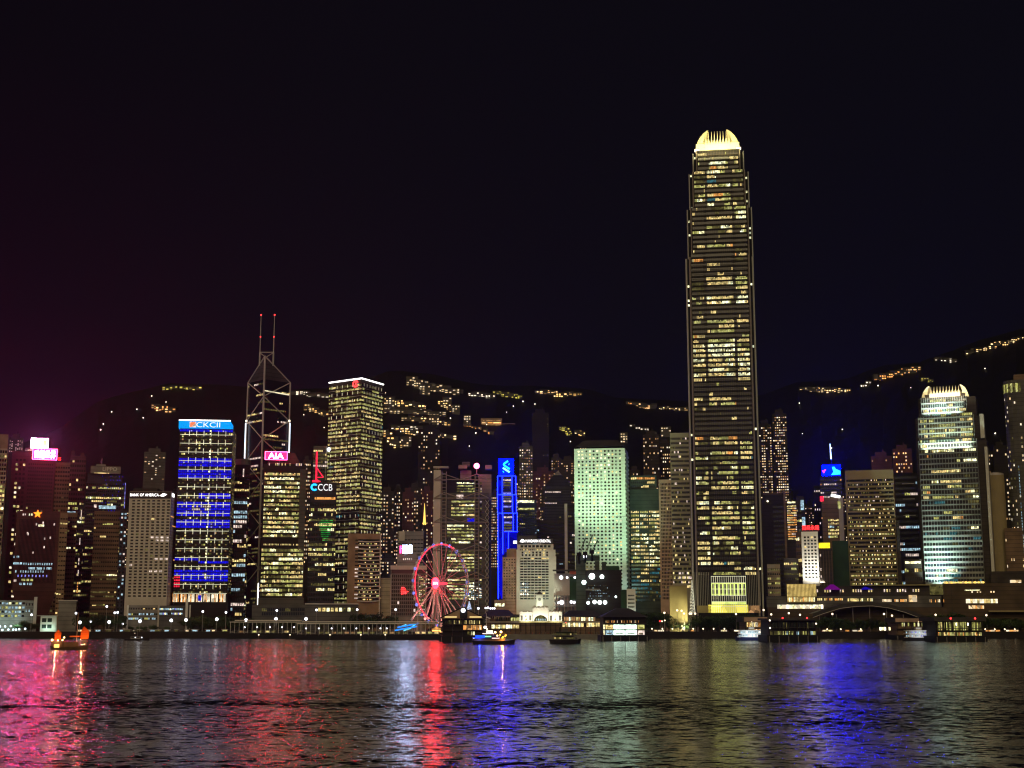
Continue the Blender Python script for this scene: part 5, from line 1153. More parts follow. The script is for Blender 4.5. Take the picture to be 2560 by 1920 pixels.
for f in range(nfl):
    z0 = zlo + ph * f; v = 1458 - 465 * f / nfl
    k = [i for i, s in enumerate(SG1) if s[0] <= z0 + .1 < s[1]][-1]; s0, s1, x0, x1 = SG1[k]; y = k * 1.5; m = MB(); m.face([(x0 + 3.2, y - .05, z0 + ph * .3), (x1 - 8.2, y - .05, z0 + ph * .3), (x1 - 8.2, y - .05, z0 + ph * .65), (x0 + 3.2, y - .05, z0 + ph * .65)], 'k')
    for (p0, p1) in ((.03, .16), (.19, .70), (.76, .98)):
        A, B = x0 + 3 + (x1 - x0 - 11) * p0, x0 + 3 + (x1 - x0 - 11) * p1; n = max(2, round((B - A) / 1.5)); cw = (B - A) / n; left = 0
        if v > 1330: ks, ws, run = ['kb', 'kg', 'lt', 'ld', 'lW'], [5, 5, 2.4, .5, .25], 3
        elif 1110 < v < 1330: ks, ws, run = (['k', 'lw', 'lW', 'lg', 'ld', 'lo'], [2, 3, 2, 2, 2, .6], 5) if rng.random() < .42 else (['k', 'ld', 'lt'], [12, 1.5, .3], 3)
        else: ks, ws, run = (['kg', 'lg', 'lw', 'ld'], [5, 2, 2, 2], 4)
        for j in range(n):
            if left <= 0: mt = rng.choices(ks, ws)[0]; left = max(1, int(rng.expovariate(1 / run) + .6))
            left -= 1
            m.face([(A + cw * (j + .1), y - .12, z0 + ph * .22), (A + cw * (j + .9), y - .12, z0 + ph * .22), (A + cw * (j + .9), y - .12, z0 + ph * .72), (A + cw * (j + .1), y - .12, z0 + ph * .72)], mt)
    m.build('window_band', r)
    MB().box(x0 + 3, x1 - 8.5 - k, y - .8, y - .2, z0 - .55 - (.5 if v > 1330 else 0), z0 + .25 + (.45 if v > 1330 else 0), 'w_fin2').build('ledge', r)
for k, (z0, z1, x0, x1) in enumerate(SG1):
    q = MB(); n = 20
    for j in range(n + 1): x = x0 + 3 + (x1 - x0 - 11) * j / n; q.box(x - .1, x + .1, k * 1.5 - 1.0, k * 1.5 - .3, z0 + (6 if k == 0 else 0), z1, 'w_fin2')
    q.build('mullion_screen', r)
z0, z1 = Zv(991), Zv(962); x0, x1 = Xv(2302, 980), Xv(2420, 980)
MB().box(x0 + 3, x1 - 3, 4, DEP1 - 8, z0, z0 + (z1 - z0) * .25, 'w_dark').build('crown_base', r)
crown_fins(r, (x0 + x1) / 2, x1 - x0, 3, DEP1 - 6, z0, z1, 'cream', .42, 10, .8, .33, 6.5)
X0, X1 = SG1[0][2], SG1[0][3]; xm = (X0 + X1) / 2
lamp('AREA', 'crown_floodlight', (xm, -6, z0 - 3), (xm, 6, z0 + 10), 9000, (1, .82, .56), 34, 140, size_y=2, parent=r)
lamp('AREA', 'crown_floodlight', (xm, 18, z0 + 4), (xm, 17, z0 + 40), 8000, (1, .82, .56), 26, 170, size_y=20, parent=r)
lamp('AREA', 'tower_floodlight', (xm - 3, -17, Zv(1468)), (xm - 3, 2, Zv(1468) + 48), 420000, (.72, 1, .86), 40, 120, size_y=2, parent=r)
lamp('AREA', 'tower_floodlight', (xm - 3, -4, Zv(1124)), (xm - 3, 2, Zv(1124) + 20), 45000, (.85, 1, .74), 40, 130, size_y=1.5, parent=r)
lamp('AREA', 'tower_floodlight', (xm - 6, -3, Zv(1040)), (xm - 6, 3, Zv(1040) + 18), 34000, (.84, 1, .88), 28, 130, size_y=1.5, parent=r)
lamp('SPOT', 'fin_floodlight', (X1 + 6, -18, Zv(1450)), (X1 - 1, 3, Zv(1450) + 50), 4e5, (.86, 1, .98), 1, 70, .6, parent=r)
# ---- round slab and others on the right
b = Bld('hotel_tower', 'pale blank rounded slab between the claw crowned tower and the tall curved tower', 'hotel', 2459, 2511, 1189, 1250, 26, 'w_tan', vr=1210)
w = b.w / 2; q = MB(); q.prism([(w * math.cos(t), 10 + 14 * math.sin(t)) for t in [2 * math.pi * k / 16 for k in range(16)]], b.h, b.h + 2.5, 'w_stone'); q.build('roof_rim', b.root)
q = MB()
for k in range(12): t0, t1 = math.pi * (1 + k / 12), math.pi * (1 + (k + 1) / 12); q.face([(w * math.cos(t0), 1 + 7 * math.sin(t0), 0), (w * math.cos(t1), 1 + 7 * math.sin(t1), 0), (w * math.cos(t1), 1 + 7 * math.sin(t1), b.h), (w * math.cos(t0), 1 + 7 * math.sin(t0), b.h)], 'w_tan')
q.build('curved_front', b.root)
b.grid(3, 1, 22, 16, b.Z(1230), .3, .5, [('lW', 3), ('lg', 1), (None, 1)], 1, 6)
MB().box(-w - 1.5, -w - .8, -1, 0, b.Z(1244), b.Z(1226), 'lW').build('side_sign', b.root); MB().box(-w - 1.2, -w - .6, -1, 0, b.Z(1212), b.Z(1198), 'lamps').build('side_sign', b.root)
b = Bld('apartment_tower', 'tall curved tower with green lit crown at the right edge of the view', 'apartment tower', 2510, 2600, 952, 1240, 34, 'w_greyd', vr=1000)
w = b.w / 2; q = MB()
for k in range(10): t0, t1 = math.pi * (1 + k / 10), math.pi * (1 + (k + 1) / 10); q.face([(w * math.cos(t0), 1 + 9 * math.sin(t0), 0), (w * math.cos(t1), 1 + 9 * math.sin(t1), 0), (w * math.cos(t1), 1 + 9 * math.sin(t1), b.h), (w * math.cos(t0), 1 + 9 * math.sin(t0), b.h)], 'w_greyd')
q.build('curved_front', b.root)
b.box('roof_house', -w * .4, w * .9, 2, 20, b.h, b.Z(935), 'w_brown')
def on_curve(t, z, out=.2): return ((w + out) * math.cos(t), 1 + (9 + out) * math.sin(t), z)
q = MB()
for k in range(10):
    t0, t1 = math.pi * (1 + k / 20), math.pi * (1 + (k + .8) / 20); q.face([on_curve(t0, b.Z(983)), on_curve(t1, b.Z(981)), on_curve(t1, b.Z(960)), on_curve(t0, b.Z(960))], 'ld' if k % 2 else 'lg')
q.build('crown_glazing', b.root)
for k in range(34):
    for j in range(5):
        if rng.random() < .32:
            t = math.pi * (1.08 + .09 * j); z = b.Z(1000) - k * 4.1
            q = MB(); q.face([on_curve(t, z), on_curve(t + .08, z), on_curve(t + .08, z + 2), on_curve(t, z + 2)], rng.choice(['home', 'homew', 'ld'])); q.build('window', b.root)
for k in range(40):
    if rng.random() < .75:
        q = MB(); t = math.pi * 1.36; z = b.Z(1170) - k * 2.6; q.face([on_curve(t, z), on_curve(t + .03, z), on_curve(t + .03, z + 1.6), on_curve(t, z + 1.6)], 'lc'); q.build('stair_light', b.root)
b = Bld('apartment_tower', 'dim brown tower in front of the tall curved tower', 'apartment tower', 2514, 2560, 1320, 1235, 18, 'w_brown', vr=1380)
b.grid(0, 8, 14, 8, b.h - 2, .3, .4, [(None, 12), ('home', 1)])

# ================================================================ mall and arch roof (right)
b = Bld('shopping_mall', 'long low mall of terraces and glowing shop windows below the right hand towers', 'shopping mall', 1915, 2362, 1518, 1180, 60, 'w_brownd', vr=1500)
ml = b; X, Z = b.X, b.Z
b.box('upper_terrace', X(1912), X(2350), 3, 50, b.h, Z(1490), 'w_greyd'); b.box('roof_slab', X(1965), X(2345), 6, 50, Z(1490), Z(1464), 'w_dark')
b.box('roof_slab', X(2130), X(2345), 2, 40, Z(1464), Z(1462), 'w_olive')
litmat('goldbox', (1, .72, .22), .75, False, .3, .7, 1.3)
b.box('gold_glass_hall', X(1966), X(2038), -2, 20, Z(1506), Z(1459), 'w_tan')
for k in range(22): MB().box(X(1967) + k * 1.14, X(1967) + k * 1.14 + .62, -2.5, -2.05, Z(1491), Z(1460), 'goldbox').build('glass_fin', b.root)
b.grid(0, 18, 1, Z(1505), Z(1492), .7, .8, [('lo', 1), ('lw', 3), ('lW', 1)], X(1967) + b.w / 2, X(2037) + b.w / 2, name='shop_window', out=2.5)
b.grid(0, 20, 1, Z(1522), Z(1511), .94, .9, [('lW', 3), ('homew', 2), ('lamps', .4)], X(1940) + b.w / 2, X(2057) + b.w / 2, name='shop_window', out=.4)
b.grid(0, 16, 1, Z(1502), Z(1494), .7, .7, [('lw', 1), ('lo', 1), (None, 1)], X(2042) + b.w / 2, X(2112) + b.w / 2, name='shop_window', out=-2.6)
b.grid(0, 18, 1, Z(1504), Z(1495), .9, .8, [('lw', 3), ('lW', 1), ('ld', 1)], X(2119) + b.w / 2, X(2182) + b.w / 2, name='shop_window', out=-2.6)
b.grid(0, 18, 1, Z(1506), Z(1497), .8, .7, [('lo', 3), ('home', 2), ('k', 1)], X(2205) + b.w / 2, X(2266) + b.w / 2, name='shop_window', out=-2.6)
b.grid(0, 40, 1, Z(1481), Z(1472), .5, .8, [('lp', 1), ('home', 1), ('lw', 1), (None, 2)], X(2040) + b.w / 2, X(2300) + b.w / 2, name='shop_window', out=-5.6)
b.grid(0, 12, 1, Z(1507), Z(1498), .6, .8, [('home', 2), ('lo', 1), (None, 1)], X(2318) + b.w / 2, X(2358) + b.w / 2, name='shop_window', out=-2.6)
b.box('lit_pillar', X(2271), X(2291), 0, 1, Z(1505), Z(1488), 'home'); b.box('glass_hall', X(2324), X(2356), 1, 12, Z(1487), Z(1462), 'ld')
for (u0, u1, mt, lb) in ((2064, 2104, (.35, .01, .42), 'magenta'), (2155, 2208, (.03, .01, .85), 'blue violet')):
    litmat('tent' + lb[:3], mt, .35, False, 0)
    r = thing('terrace_canopy', lb + ' lit peaked canopy on the mall roof terrace', 'canopy', (ml.c + X(u0) / 2 + X(u1) / 2, 1182, G + Z(1474)))
    hw = (X(u1) - X(u0)) / 2; q = MB(); q.prism([(-hw, 0), (hw, 0), (hw, 8), (-hw, 8)], 0, 4.5, 'tent' + lb[:3], pts2=[(-hw * .2, 3), (hw * .2, 3), (hw * .2, 5), (-hw * .2, 5)]); q.build('fabric', r)
    for sx in (-1, 1): MB().bar((sx * hw * .9, 1, -4), (sx * hw * .9, 1, 0), .15, 'w_steel').build('post', r)
b = Bld('shopping_mall', 'dark boxy mall wing with wide golden windows at the lower right', 'shopping mall', 2356, 2640, 1458, 1175, 60, 'w_brownd', vr=1500)
X, Z = b.X, b.Z; W2 = b.w / 2
b.grid(0, 14, 1, Z(1508), Z(1497), .96, .95, [('lw', 2), ('homew', 3), ('homew', 1)], X(2414) + W2, X(2494) + W2, name='shop_window', out=.4)
b.grid(0, 9, 1, Z(1522), Z(1513), .9, .95, [('home', 3), ('lo', 1)], X(2420) + W2, X(2459) + W2, name='shop_window', out=.4)
b.box('light_strip', X(2412), X(2451), -.6, -.2, Z(1476), Z(1474), 'lW'); b.grid(0, 12, 1, Z(1482), Z(1477), .5, .8, [('home', 1), (None, 1)], X(2414) + W2, X(2496) + W2, name='shop_window', out=.3)
for k in range(26):
    u = 2362 + k * 3.9; MB().ball((X(u), 1.5 + (k % 3), b.h + .9), rng.uniform(.8, 1.5), 'gold' if k % 3 else 'lw', 5, 4, .7).build('terrace_light', b.root)
b.box('upper_terrace', X(2480), X(2640), 4, 50, b.h, Z(1428), 'w_dark'); b.box('shop_sign', X(2528), X(2556), 3.2, 3.8, Z(1457), Z(1450), 'home')
b.box('pilaster', X(2378), X(2379), -.4, 0, 0, b.h, 'w_dark'); b.box('canopy_edge', X(2470), X(2640), -8, 0, Z(1530), Z(1526), 'w_tan')
# arch roof of the walkway
r = thing('arched_roof', 'wide dark arched roof rising in front of the right hand mall', 'roof', (P(2165, 1540, 1165).x, 1165, G))
Xa = lambda u: P(u, 1540, 1165).x - P(2165, 1540, 1165).x; Za = lambda v: P(2165, v, 1165).z - G
prof = [(2030, 1534), (2060, 1523), (2100, 1511), (2140, 1506), (2180, 1505), (2220, 1510), (2260, 1521), (2300, 1536), (2330, 1545)]
q = MB(); q2 = MB()
for (u0, v0), (u1, v1) in zip(prof, prof[1:]):
    q.face([(Xa(u0), -3, Za(v0)), (Xa(u1), -3, Za(v1)), (Xa(u1), 12, Za(v1)), (Xa(u0), 12, Za(v0))], 'w_roof'); q.face([(Xa(u0), -3, Za(v0 + 9)), (Xa(u1), -3, Za(v1 + 9)), (Xa(u1), -3, Za(v1)), (Xa(u0), -3, Za(v0))], 'w_roof')
    q2.bar((Xa(u0), -3.4, Za(v0 + 10)), (Xa(u1), -3.4, Za(v1 + 10)), .25, 'w_stone')
q.build('roof_shell', r); q2.build('edge_rail', r)
for k in range(7): MB().bar((Xa(2050 + k * 42), 2, 0), (Xa(2050 + k * 42), 2, Za(1516) if 1 < k < 5 else Za(1535)), .3, 'w_steel').build('column', r)

# ================================================================ low buildings on the left quay
b = Bld('office_block', 'pale low block with greenish lit windows at the left end of the quay', 'office block', -60, 92, 1501, 1165, 20, 'w_grey', vr=1530)
X, Z = b.X, b.Z; W2 = b.w / 2
b.grid(0, 14, 4, Z(1545), Z(1503), .72, .48, [('lc', 3), ('lg', 1.6), ('k', 2), ('lW', 1)], 1, X(62) + W2)
b.grid(0, 3, 2, Z(1535), Z(1503), .35, .35, [('lc', 1), ('k', 1)], X(62) + W2, X(84) + W2); b.box('side_pier', X(84), X(92), -1.2, 0, 0, Z(1492), 'w_stone')
b.area('yard_light', 0, -16, 6, 0, 0, 9, 3500, (.6, .95, .85), 26, 2)
b = Bld('pavilion', 'small pale green lit two storey pavilion near the left end of the quay', 'pavilion', 101, 142, 1540, 1145, 10, 'w_white', vr=1555)
b.grid(0, 2, 2, 2.4, b.h - .8, .8, .62, [('kg', 1)], .8, b.w - 3.5); b.box('roof_edge', b.X(92), b.X(142) + .4, -1, 10, b.h, b.h + .4, 'w_white'); b.box('end_pier', b.X(139), b.X(142), -.8, 0, 0, b.h, 'w_fin')
b.area('yard_light', 0, -6, 3, 0, 0, 4, 500, (.6, 1, .8), 8, 1)
b = Bld('block', 'plain grey unlit block behind the quay trees on the left', 'building', 146, 190, 1503, 1190, 16, 'w_grey', vr=1530)
b.box('roof_slab', -b.w / 2 - .8, b.w / 2 + .8, -1, 17, b.h, b.h + 1, 'w_stone')
b = Bld('office_block', 'low block with lit green white storeys under the pale punched block', 'office block', 318, 394, 1513, 1160, 16, 'w_grey', vr=1540)
b.grid(0, 16, 2, b.Z(1552), b.Z(1530), .8, .42, [('lc', 4), ('lg', 2), ('kg', 2)]); b.grid(0, 12, 1, b.Z(1526), b.Z(1518), .6, .4, [('k', 3), ('lw', 1)]); b.box('side_pier', b.X(317), b.X(321), -.8, 0, 0, b.h, 'w_white')
b = Bld('office_block', 'low block with bluish lit windows and a pale stair tower under the blue banded tower', 'office block', 398, 476, 1514, 1158, 16, 'w_greyd', vr=1540)
b.grid(0, 14, 2, b.Z(1540), b.Z(1517), .7, .4, [('lbw', 1), ('lc', 3), ('lW', 2), ('k', 2)], 0, b.w * .75); b.box('stair_tower', b.X(463), b.X(469), -1, 4, 0, b.Z(1497), 'w_white'); b.box('stair_frame', b.X(473), b.X(476), -1, 4, 0, b.Z(1512), 'w_white')
b = Bld('concert_hall', 'long low grey glazed hall between the sign bearing towers and the quay', 'hall', 630, 765, 1512, 1160, 22, 'w_greyd', vr=1530)
b.bands([0], 2, b.Z(1540), b.Z(1519), .75, lambda r, q: (['kb', 'lt', 'ld'], [14, 1.2, .6], 3), 1.5, s0=8, s1=b.w - 1)
b = Bld('concert_hall', 'low hall with four wide yellow lit windows beside the curved band block', 'hall', 762, 896, 1511, 1158, 22, 'w_greyd', vr=1530)
b.grid(0, 9, 1, b.Z(1529), b.Z(1519), .7, .9, [('lw', 3), ('lW', 2), ('ld', 1)], b.X(794) + b.w / 2, b.X(888) + b.w / 2); b.box('roof_slab', -b.w / 2, b.w / 2, -1.5, 20, b.h, b.h + .8, 'w_stone')
b = Bld('office_block', 'small lit shop block between the gridded block and the hotel wing', 'building', 1236, 1262, 1500, 1180, 12, 'w_beige', vr=1510); b.grid(0, 3, 4, 1, b.h - 1, .8, .4, [('lW', 1), ('lw', 1)])
b = Bld('block', 'small white block with ribbed windows right of the dark netted block', 'building', 1567, 1589, 1472, 1170, 10, 'w_white', vr=1500)
b.grid(0, 6, 4, b.Z(1522), b.Z(1484), .8, .38, [('k', 2), ('kg', 1)], 1, b.w - 1); b.area('yard_light', 0, -9, 6, 0, 0, 12, 1600, (.7, 1, .85), 8, 1)
Bld('block', 'green lit netting wall between the dark netted block and the small white block', 'hoarding', 1552, 1567, 1474, 1175, 6, 'w_green', vr=1500)
# ================================================================ big wheel
D = 1135; hub = P(1088, 1457, D); rim_c = hub
r = thing('observation_wheel', 'big red lit observation wheel turned sideways on the quay', 'observation wheel', (hub.x + 3, D, G)); wh = r
Rr = (P(1100, 1359, D).z - P(1100, 1560, D).z) / 2 - .6; zc = (P(1100, 1359, D).z + P(1100, 1560, D).z) / 2 - G
ax = math.acos(min(1, 132 / 205.)); ca, sa = math.cos(ax), math.sin(ax)
xc = P(1103, 1460, D).x - (hub.x + 3)
litmat('wheelred', (1, .035, .06), 2.6, True, 0); litmat('wheelpink', (1, .22, .22), .9, False, 0); litmat('wheeldim', (1, .18, .20), .62, False, 0); litmat('hubm', (1, .003, .006), 80, True, 0)
nd = Vector((sa, -ca, 0))                                   # the wheel's axle direction
def rp(t, off=0, rr=1.0): return Vector((xc + math.cos(t) * Rr * rr * ca + nd.x * off, math.cos(t) * Rr * rr * sa + nd.y * off, zc + math.sin(t) * Rr * rr))
NSEG = 56
for off, k_ in ((-1.2, 0), (1.2, 1)):
    q = MB(); q3 = MB()
    for k in range(NSEG):
        t0, t1 = 2 * math.pi * k / NSEG, 2 * math.pi * (k + 1) / NSEG; d_ = math.degrees(t0) % 360
        lit = k_ == 1 and 62 < d_ < 232
        (q if lit else q3).bar(rp(t0, off), rp(t1, off), .42 if lit else .5, 'wheelred' if lit else 'w_white')
    if q.v: q.build('lit_rim', r)
    q3.build('rim', r)
q = MB()
for k in range(NSEG): t = 2 * math.pi * k / NSEG; q.bar(rp(t, -1.2, .955), rp(t, 1.2), .12, 'w_steel'); q.bar(rp(t, 0, .955), rp(t + 2 * math.pi / NSEG, 0, .955), .16, 'lbw' if k % 4 == 0 else 'w_blue')
q.build('rim_truss', r)
hc = Vector((xc, 0, zc))
for k in range(28):
    t = 2 * math.pi * k / 28
    MB().bar(hc + nd * (2.0 if k % 2 else -2.0), rp(t, 0, .955), .14, 'wheeldim').build('spoke', r)
for k in range(42):
    t = 2 * math.pi * (k + .5) / 42; p = rp(t, 0, 1.035); q = MB(); q.ball((0, 0, -.7), 1.25, 'w_white' if k % 2 else 'lbw', 6, 5, 1.1); q.box(-.8, .8, -.8, .8, -1.2, -.5, 'k')
    q.build('gondola', r, tuple(p))
q = MB(); n = 20; hx = hub.x - (hub.x + 3)
hc2 = Vector((hx + .6, -7, zc + .2))
for k in range(n):
    t0, t1 = 2 * math.pi * k / n, 2 * math.pi * (k + 1) / n
    q.face([tuple(hc2 + Vector((3.1 * math.cos(t0), 0, 4.7 * math.sin(t0)))), tuple(hc2 + Vector((3.1 * math.cos(t1), 0, 4.7 * math.sin(t1)))), tuple(hc2)], 'hubm')
    q.face([tuple(hc2 + Vector((3.1 * math.cos(t0), 1.2, 4.7 * math.sin(t0)))), tuple(hc2 + Vector((3.1 * math.cos(t1), 1.2, 4.7 * math.sin(t1)))), tuple(hc2 + Vector((3.1 * math.cos(t1), 0, 4.7 * math.sin(t1)))), tuple(hc2 + Vector((3.1 * math.cos(t0), 0, 4.7 * math.sin(t0))))], 'wheelred')
hb_ = q.build('hub_disc', r); text('AIA', 3.6, 1.9, 'white', r, (hc2.x - 1.8, hc2.y - .3, hc2.z - 1))
MB().bar(hc - nd * 6, hc + nd * 6, 1.1, 'wheelred', 8).build('axle', r)
for (u, v, off) in ((1028, 1550, -9), (1063, 1552, -7), (1080, 1552, -5), (1096, 1550, 6), (1120, 1535, 8), (1142, 1528, 9), (1104, 1552, -8), (1130, 1532, 8)):
    p = P(u, v, D + off); MB().bar((hx + .5, off * .5, zc), (p.x - hub.x - 3, off, max(0, p.z - G)), .8 if u < 1100 else .5, 'w_white').build('support_leg', r)
lamp('AREA', 'leg_light', (hub.x - 2, D - 22, G + 3), (hub.x, D, G + zc - 8), 9000, (1, .26, .24), 30, 140, size_y=3)
for k in range(5):
    MB().ball((hx + 1 + (k % 3) * 1.6, -9, zc - 22 - k * 1.2), .01, 'red', 4, 3) 
MB().box(-22, 20, -6, 6, 0, 1.2, 'w_white').build('platform', r)
# blue lit canopy, kiosk lights
litmat('tentblue', (.01, .25, .95), 1.6, True, 0); litmat('tentcy', (.15, .75, 1), 1.2, False, 0)
r = thing('striped_canopy', 'blue lit slanting canopy at the foot of the big wheel', 'canopy', P(1015, 1575, 1120)); r.location.z = G
for k, (x0, z0, x1, z1, m) in enumerate(((-9, 1, 9, 4.2, 'tentblue'), (-7, 3.4, 10, 6.6, 'tentblue'), (-2, .8, 3, 2.6, 'tentcy'), (3, 2.4, 8, 6.4, 'tentcy'), (-4, 4, 0, 5.6, 'tentcy'))):
    MB().bar((x0, k * .8, z0 + 1), (x1, k * .8, z1 + 1), .55, m).build('fabric_strip', r)
for x in (-7, 0, 7): MB().bar((x, 1, 0), (x, 1, 4), .15, 'w_steel').build('post', r)
r = thing('carousel', 'small orange glowing round kiosk beside the dark tree under the wheel', 'carousel', P(1091, 1575, 1125)); r.location.z = G
q = MB(); q.prism([(4.2 * math.cos(t), 4.2 * math.sin(t)) for t in [2 * math.pi * k / 12 for k in range(12)]], 3, 5, 'lo', pts2=[(.3 * math.cos(t), .3 * math.sin(t)) for t in [2 * math.pi * k / 12 for k in range(12)]]); q.build('roof', r)
litmat('carr', (1, .45, .1), 3, True, 0); MB().prism([(3.4 * math.cos(t), 3.4 * math.sin(t)) for t in [2 * math.pi * k / 12 for k in range(12)]], .5, 2.4, 'carr').build('stall', r)
MB().bar((0, 0, 5), (0, 0, 11), .25, 'wheelpink').build('post', r)
r = thing('light_cone', 'white lit cone shaped tree beside the dark pavilion roof', 'light tree', P(1173, 1523, 1140)); litmat('cone', (.62, .72, 1), 1.0, False, .8, .5, 1.2)
q = MB(); hh = P(1173, 1503, 1140).z - P(1173, 1523, 1140).z
for k in range(6): q.bar((0, 0, hh * k / 6), (0, 0, hh * (k + 1) / 6), 2.2 * (1 - k / 7), 'cone', 10, 2.2 * (1 - (k + 1) / 7) * .9)
q.build('cone', r); MB().bar((0, 0, -12), (0, 0, 0), .6, 'w_steel').build('post', r)
# ================================================================ piers
litmat('pierw', (.72, 1, .80), 4.5, True, .6, .6, 1.2)
def base(v): return EYE * (CP * F) / max(1, 0.0001) if False else None
def Dw(v):
    """distance of the water point seen at row v"""
    b = (CY - v) / F; return -EYE / (SP + b * CP) * (CP - b * SP)
def pavilion(name, label, u0, u1, vw, vdeck, veave, vridge, D, depth, wall, storeys, wins, roof='hip', cat='ferry pier'):
    c = P((u0 + u1) / 2, vw, D); r = thing(name, label, cat, (c.x, D, 0))
    X = lambda u, v=1570: P(u, v, D).x - c.x
    Z = lambda v: P((u0 + u1) / 2, v, D).z
    x0, x1 = X(u0), X(u1); zd = Z(vdeck)
    MB().box(x0 - 1.5, x1 + 1.5, -1.5, depth, -1, zd, 'w_black').build('deck', r)
    for k in range(max(3, int((x1 - x0) / 5))): xx = x0 + (x1 - x0) * k / max(2, int((x1 - x0) / 5) - 1); MB().bar((xx, -1.6, -1), (xx, -1.6, zd - .6), .3, 'w_concrete').build('pile', r)
    ze = Z(veave); MB().box(x0 + .6, x1 - .6, 2.2, depth - 1, zd, ze, wall).build('wall', r)
    zr = Z(vridge); q = MB(); e = 1.4
    if roof == 'hip': q.prism([(x0 - e, -1), (x1 + e, -1), (x1 + e, depth), (x0 - e, depth)], ze, zr, 'w_roof', pts2=[(x0 + (x1 - x0) * .36, depth * .45), (x0 + (x1 - x0) * .64, depth * .45), (x0 + (x1 - x0) * .64, depth * .55), (x0 + (x1 - x0) * .36, depth * .55)])
    elif roof == 'gable':
        m = (x0 + x1) / 2
        q.face([(x0 - e, -1.5, ze), (m, -1.5, zr), (m, depth, zr), (x0 - e, depth, ze)][::-1], 'w_roof'); q.face([(m, -1.5, zr), (x1 + e, -1.5, ze), (x1 + e, depth, ze), (m, depth, zr)][::-1], 'w_roof')
        q.face([(x0 - e, -1.5, ze), (x1 + e, -1.5, ze), (m, -1.5, zr)], 'w_brown2')
        q.face([(x0 - e, -1.7, ze - .3), (m, -1.7, zr - .3), (m, -1.7, zr + .5), (x0 - e, -1.7, ze + .5)], 'w_black'); q.face([(m, -1.7, zr - .3), (x1 + e, -1.7, ze - .3), (x1 + e, -1.7, ze + .5), (m, -1.7, zr + .5)], 'w_black')
    else: q.box(x0 - e, x1 + e, -1.5, depth, ze, zr, 'w_roof')
    q.build('roof', r)
    n = max(3, int((x1 - x0) / 6))
    for k in range(n + 1): xx = x0 + .8 + (x1 - x0 - 1.6) * k / n; MB().bar((xx, .2, zd), (xx, .2, ze), .22, 'w_dark').build('column', r)
    for s in range(1, storeys): z = zd + (ze - zd) * s / storeys; MB().box(x0, x1, -.3, 2.3, z - .25, z + .2, 'w_dark').build('floor_slab', r)
    for (a, b_, v0, v1, n_, pal, hf) in wins:
        xa, xb = X(a), X(b_); pw = (xb - xa) / n_; z0, z1 = Z(v1), Z(v0)
        for k in range(n_):
            m = rng.choices([p[0] for p in pal], [p[1] for p in pal])[0]
            if m: put('window', pane(pw * hf, (z1 - z0), m, 'rect'), r, (xa + (k + .5) * pw, 2.05, (z0 + z1) / 2))
    return r, X, Z
r, X, Z = pavilion('pier_pavilion', 'dark pier pavilion with lit gable and round lamp right of the big wheel', 1104, 1208, 1601, 1590, 1546, 1519, 985, 40, 'w_blackish', 3,
    [(1112, 1205, 1551, 1560, 22, [('ld', 3), ('lw', 1.6), ('k', 3)], .5), (1158, 1206, 1563, 1575, 12, [('lo', 3), ('homed', 2), ('home', 1)], .95), (1168, 1206, 1579, 1588, 8, [('ld', 2), ('lW', 1), ('k', 1)], .8)], 'gable')
litmat('gable', (1, .72, .28), 1.1, False, 0)
MB().box(X(1112), X(1142), -2.0, -1.8, Z(1544), Z(1541), 'gable').build('eave_light', r); MB().box(X(1174), X(1204), -2.0, -1.8, Z(1544), Z(1541), 'gable').build('eave_light', r)
MB().box(X(1150), X(1168), -2.3, -1.75, Z(1545), Z(1524), 'w_black').build('gable_board', r)
MB().ball((X(1158), -2.8, Z(1526)), 1.6, 'lamp', 10, 6).build('gable_lamp', r)
r, X, Z = pavilion('pier_pavilion', 'dark roofed pier with bright white lower windows, just right of centre', 1507, 1617, 1600, 1589, 1543, 1520, 1010, 40, 'w_blackish', 3,
    [(1514, 1606, 1551, 1557, 26, [('home', 1), ('lo', .6), ('lp', .5), (None, 3)], .3)], 'hip')
for (a, b_, m1, m2) in ((1508, 1512, 'lW', 'lW'), (1514, 1532, 'lw', 'lc'), (1534, 1561, 'pierw', 'pierw'), (1564, 1591, 'pierw', 'pierw'), (1594, 1611, 'lg', 'lp')):
    for (v0, v1, m) in ((1562, 1573, m1), (1576, 1587, m2)):
        MB().box(X(a), X(b_), -.2, -.1, Z(v1), Z(v0), m).build('lit_window', r)
        MB().box(X(a) + 1, X(b_) - 1, -.4, -.25, Z(v1 - 2), Z(v1 - 4.5), 'ld').build('window_poster', r) if b_ - a > 10 else None
r, X, Z = pavilion('pier_pavilion', 'flat roofed glazed pier with two red lamps on its roof, below the gold glass hall', 1922, 2042, 1602, 1588, 1551, 1546, 985, 36, 'w_blackish', 2,
    [(1930, 2036, 1556, 1572, 32, [('k', 5), ('kg', 3), ('ld', 1.2)], .7), (1926, 2040, 1578, 1587, 36, [('lg', 3), ('lc', 1), ('ld', 2), ('k', 1.5)], .6)], 'flat')
for u in (1956, 2017): MB().ball((X(u), -1.8, Z(1545)), .6, 'red', 6, 4).build('red_lamp', r)
for u, v in ((1924, 1551), (1924, 1570), (2039, 1559)): MB().ball((X(u), -1.9, Z(v)), .6, 'lamps', 6, 4).build('wall_lamp', r)
r, X, Z = pavilion('pier_building', 'low pier hall with pale fascia and orange glazing below the tallest tower', 1862, 1923, 1594, 1588, 1555, 1541, 1085, 30, 'w_brown', 2,
    [(1868, 1918, 1556, 1567, 14, [('lw', 2), ('lo', 1), ('homew', 2)], .75), (1880, 1922, 1573, 1586, 12, [('homew', 2), ('lo', 1)], .75)], 'flat')
MB().box(X(1860), X(1918), -1.9, -1.6, Z(1554), Z(1543), 'w_pink').build('fascia', r)
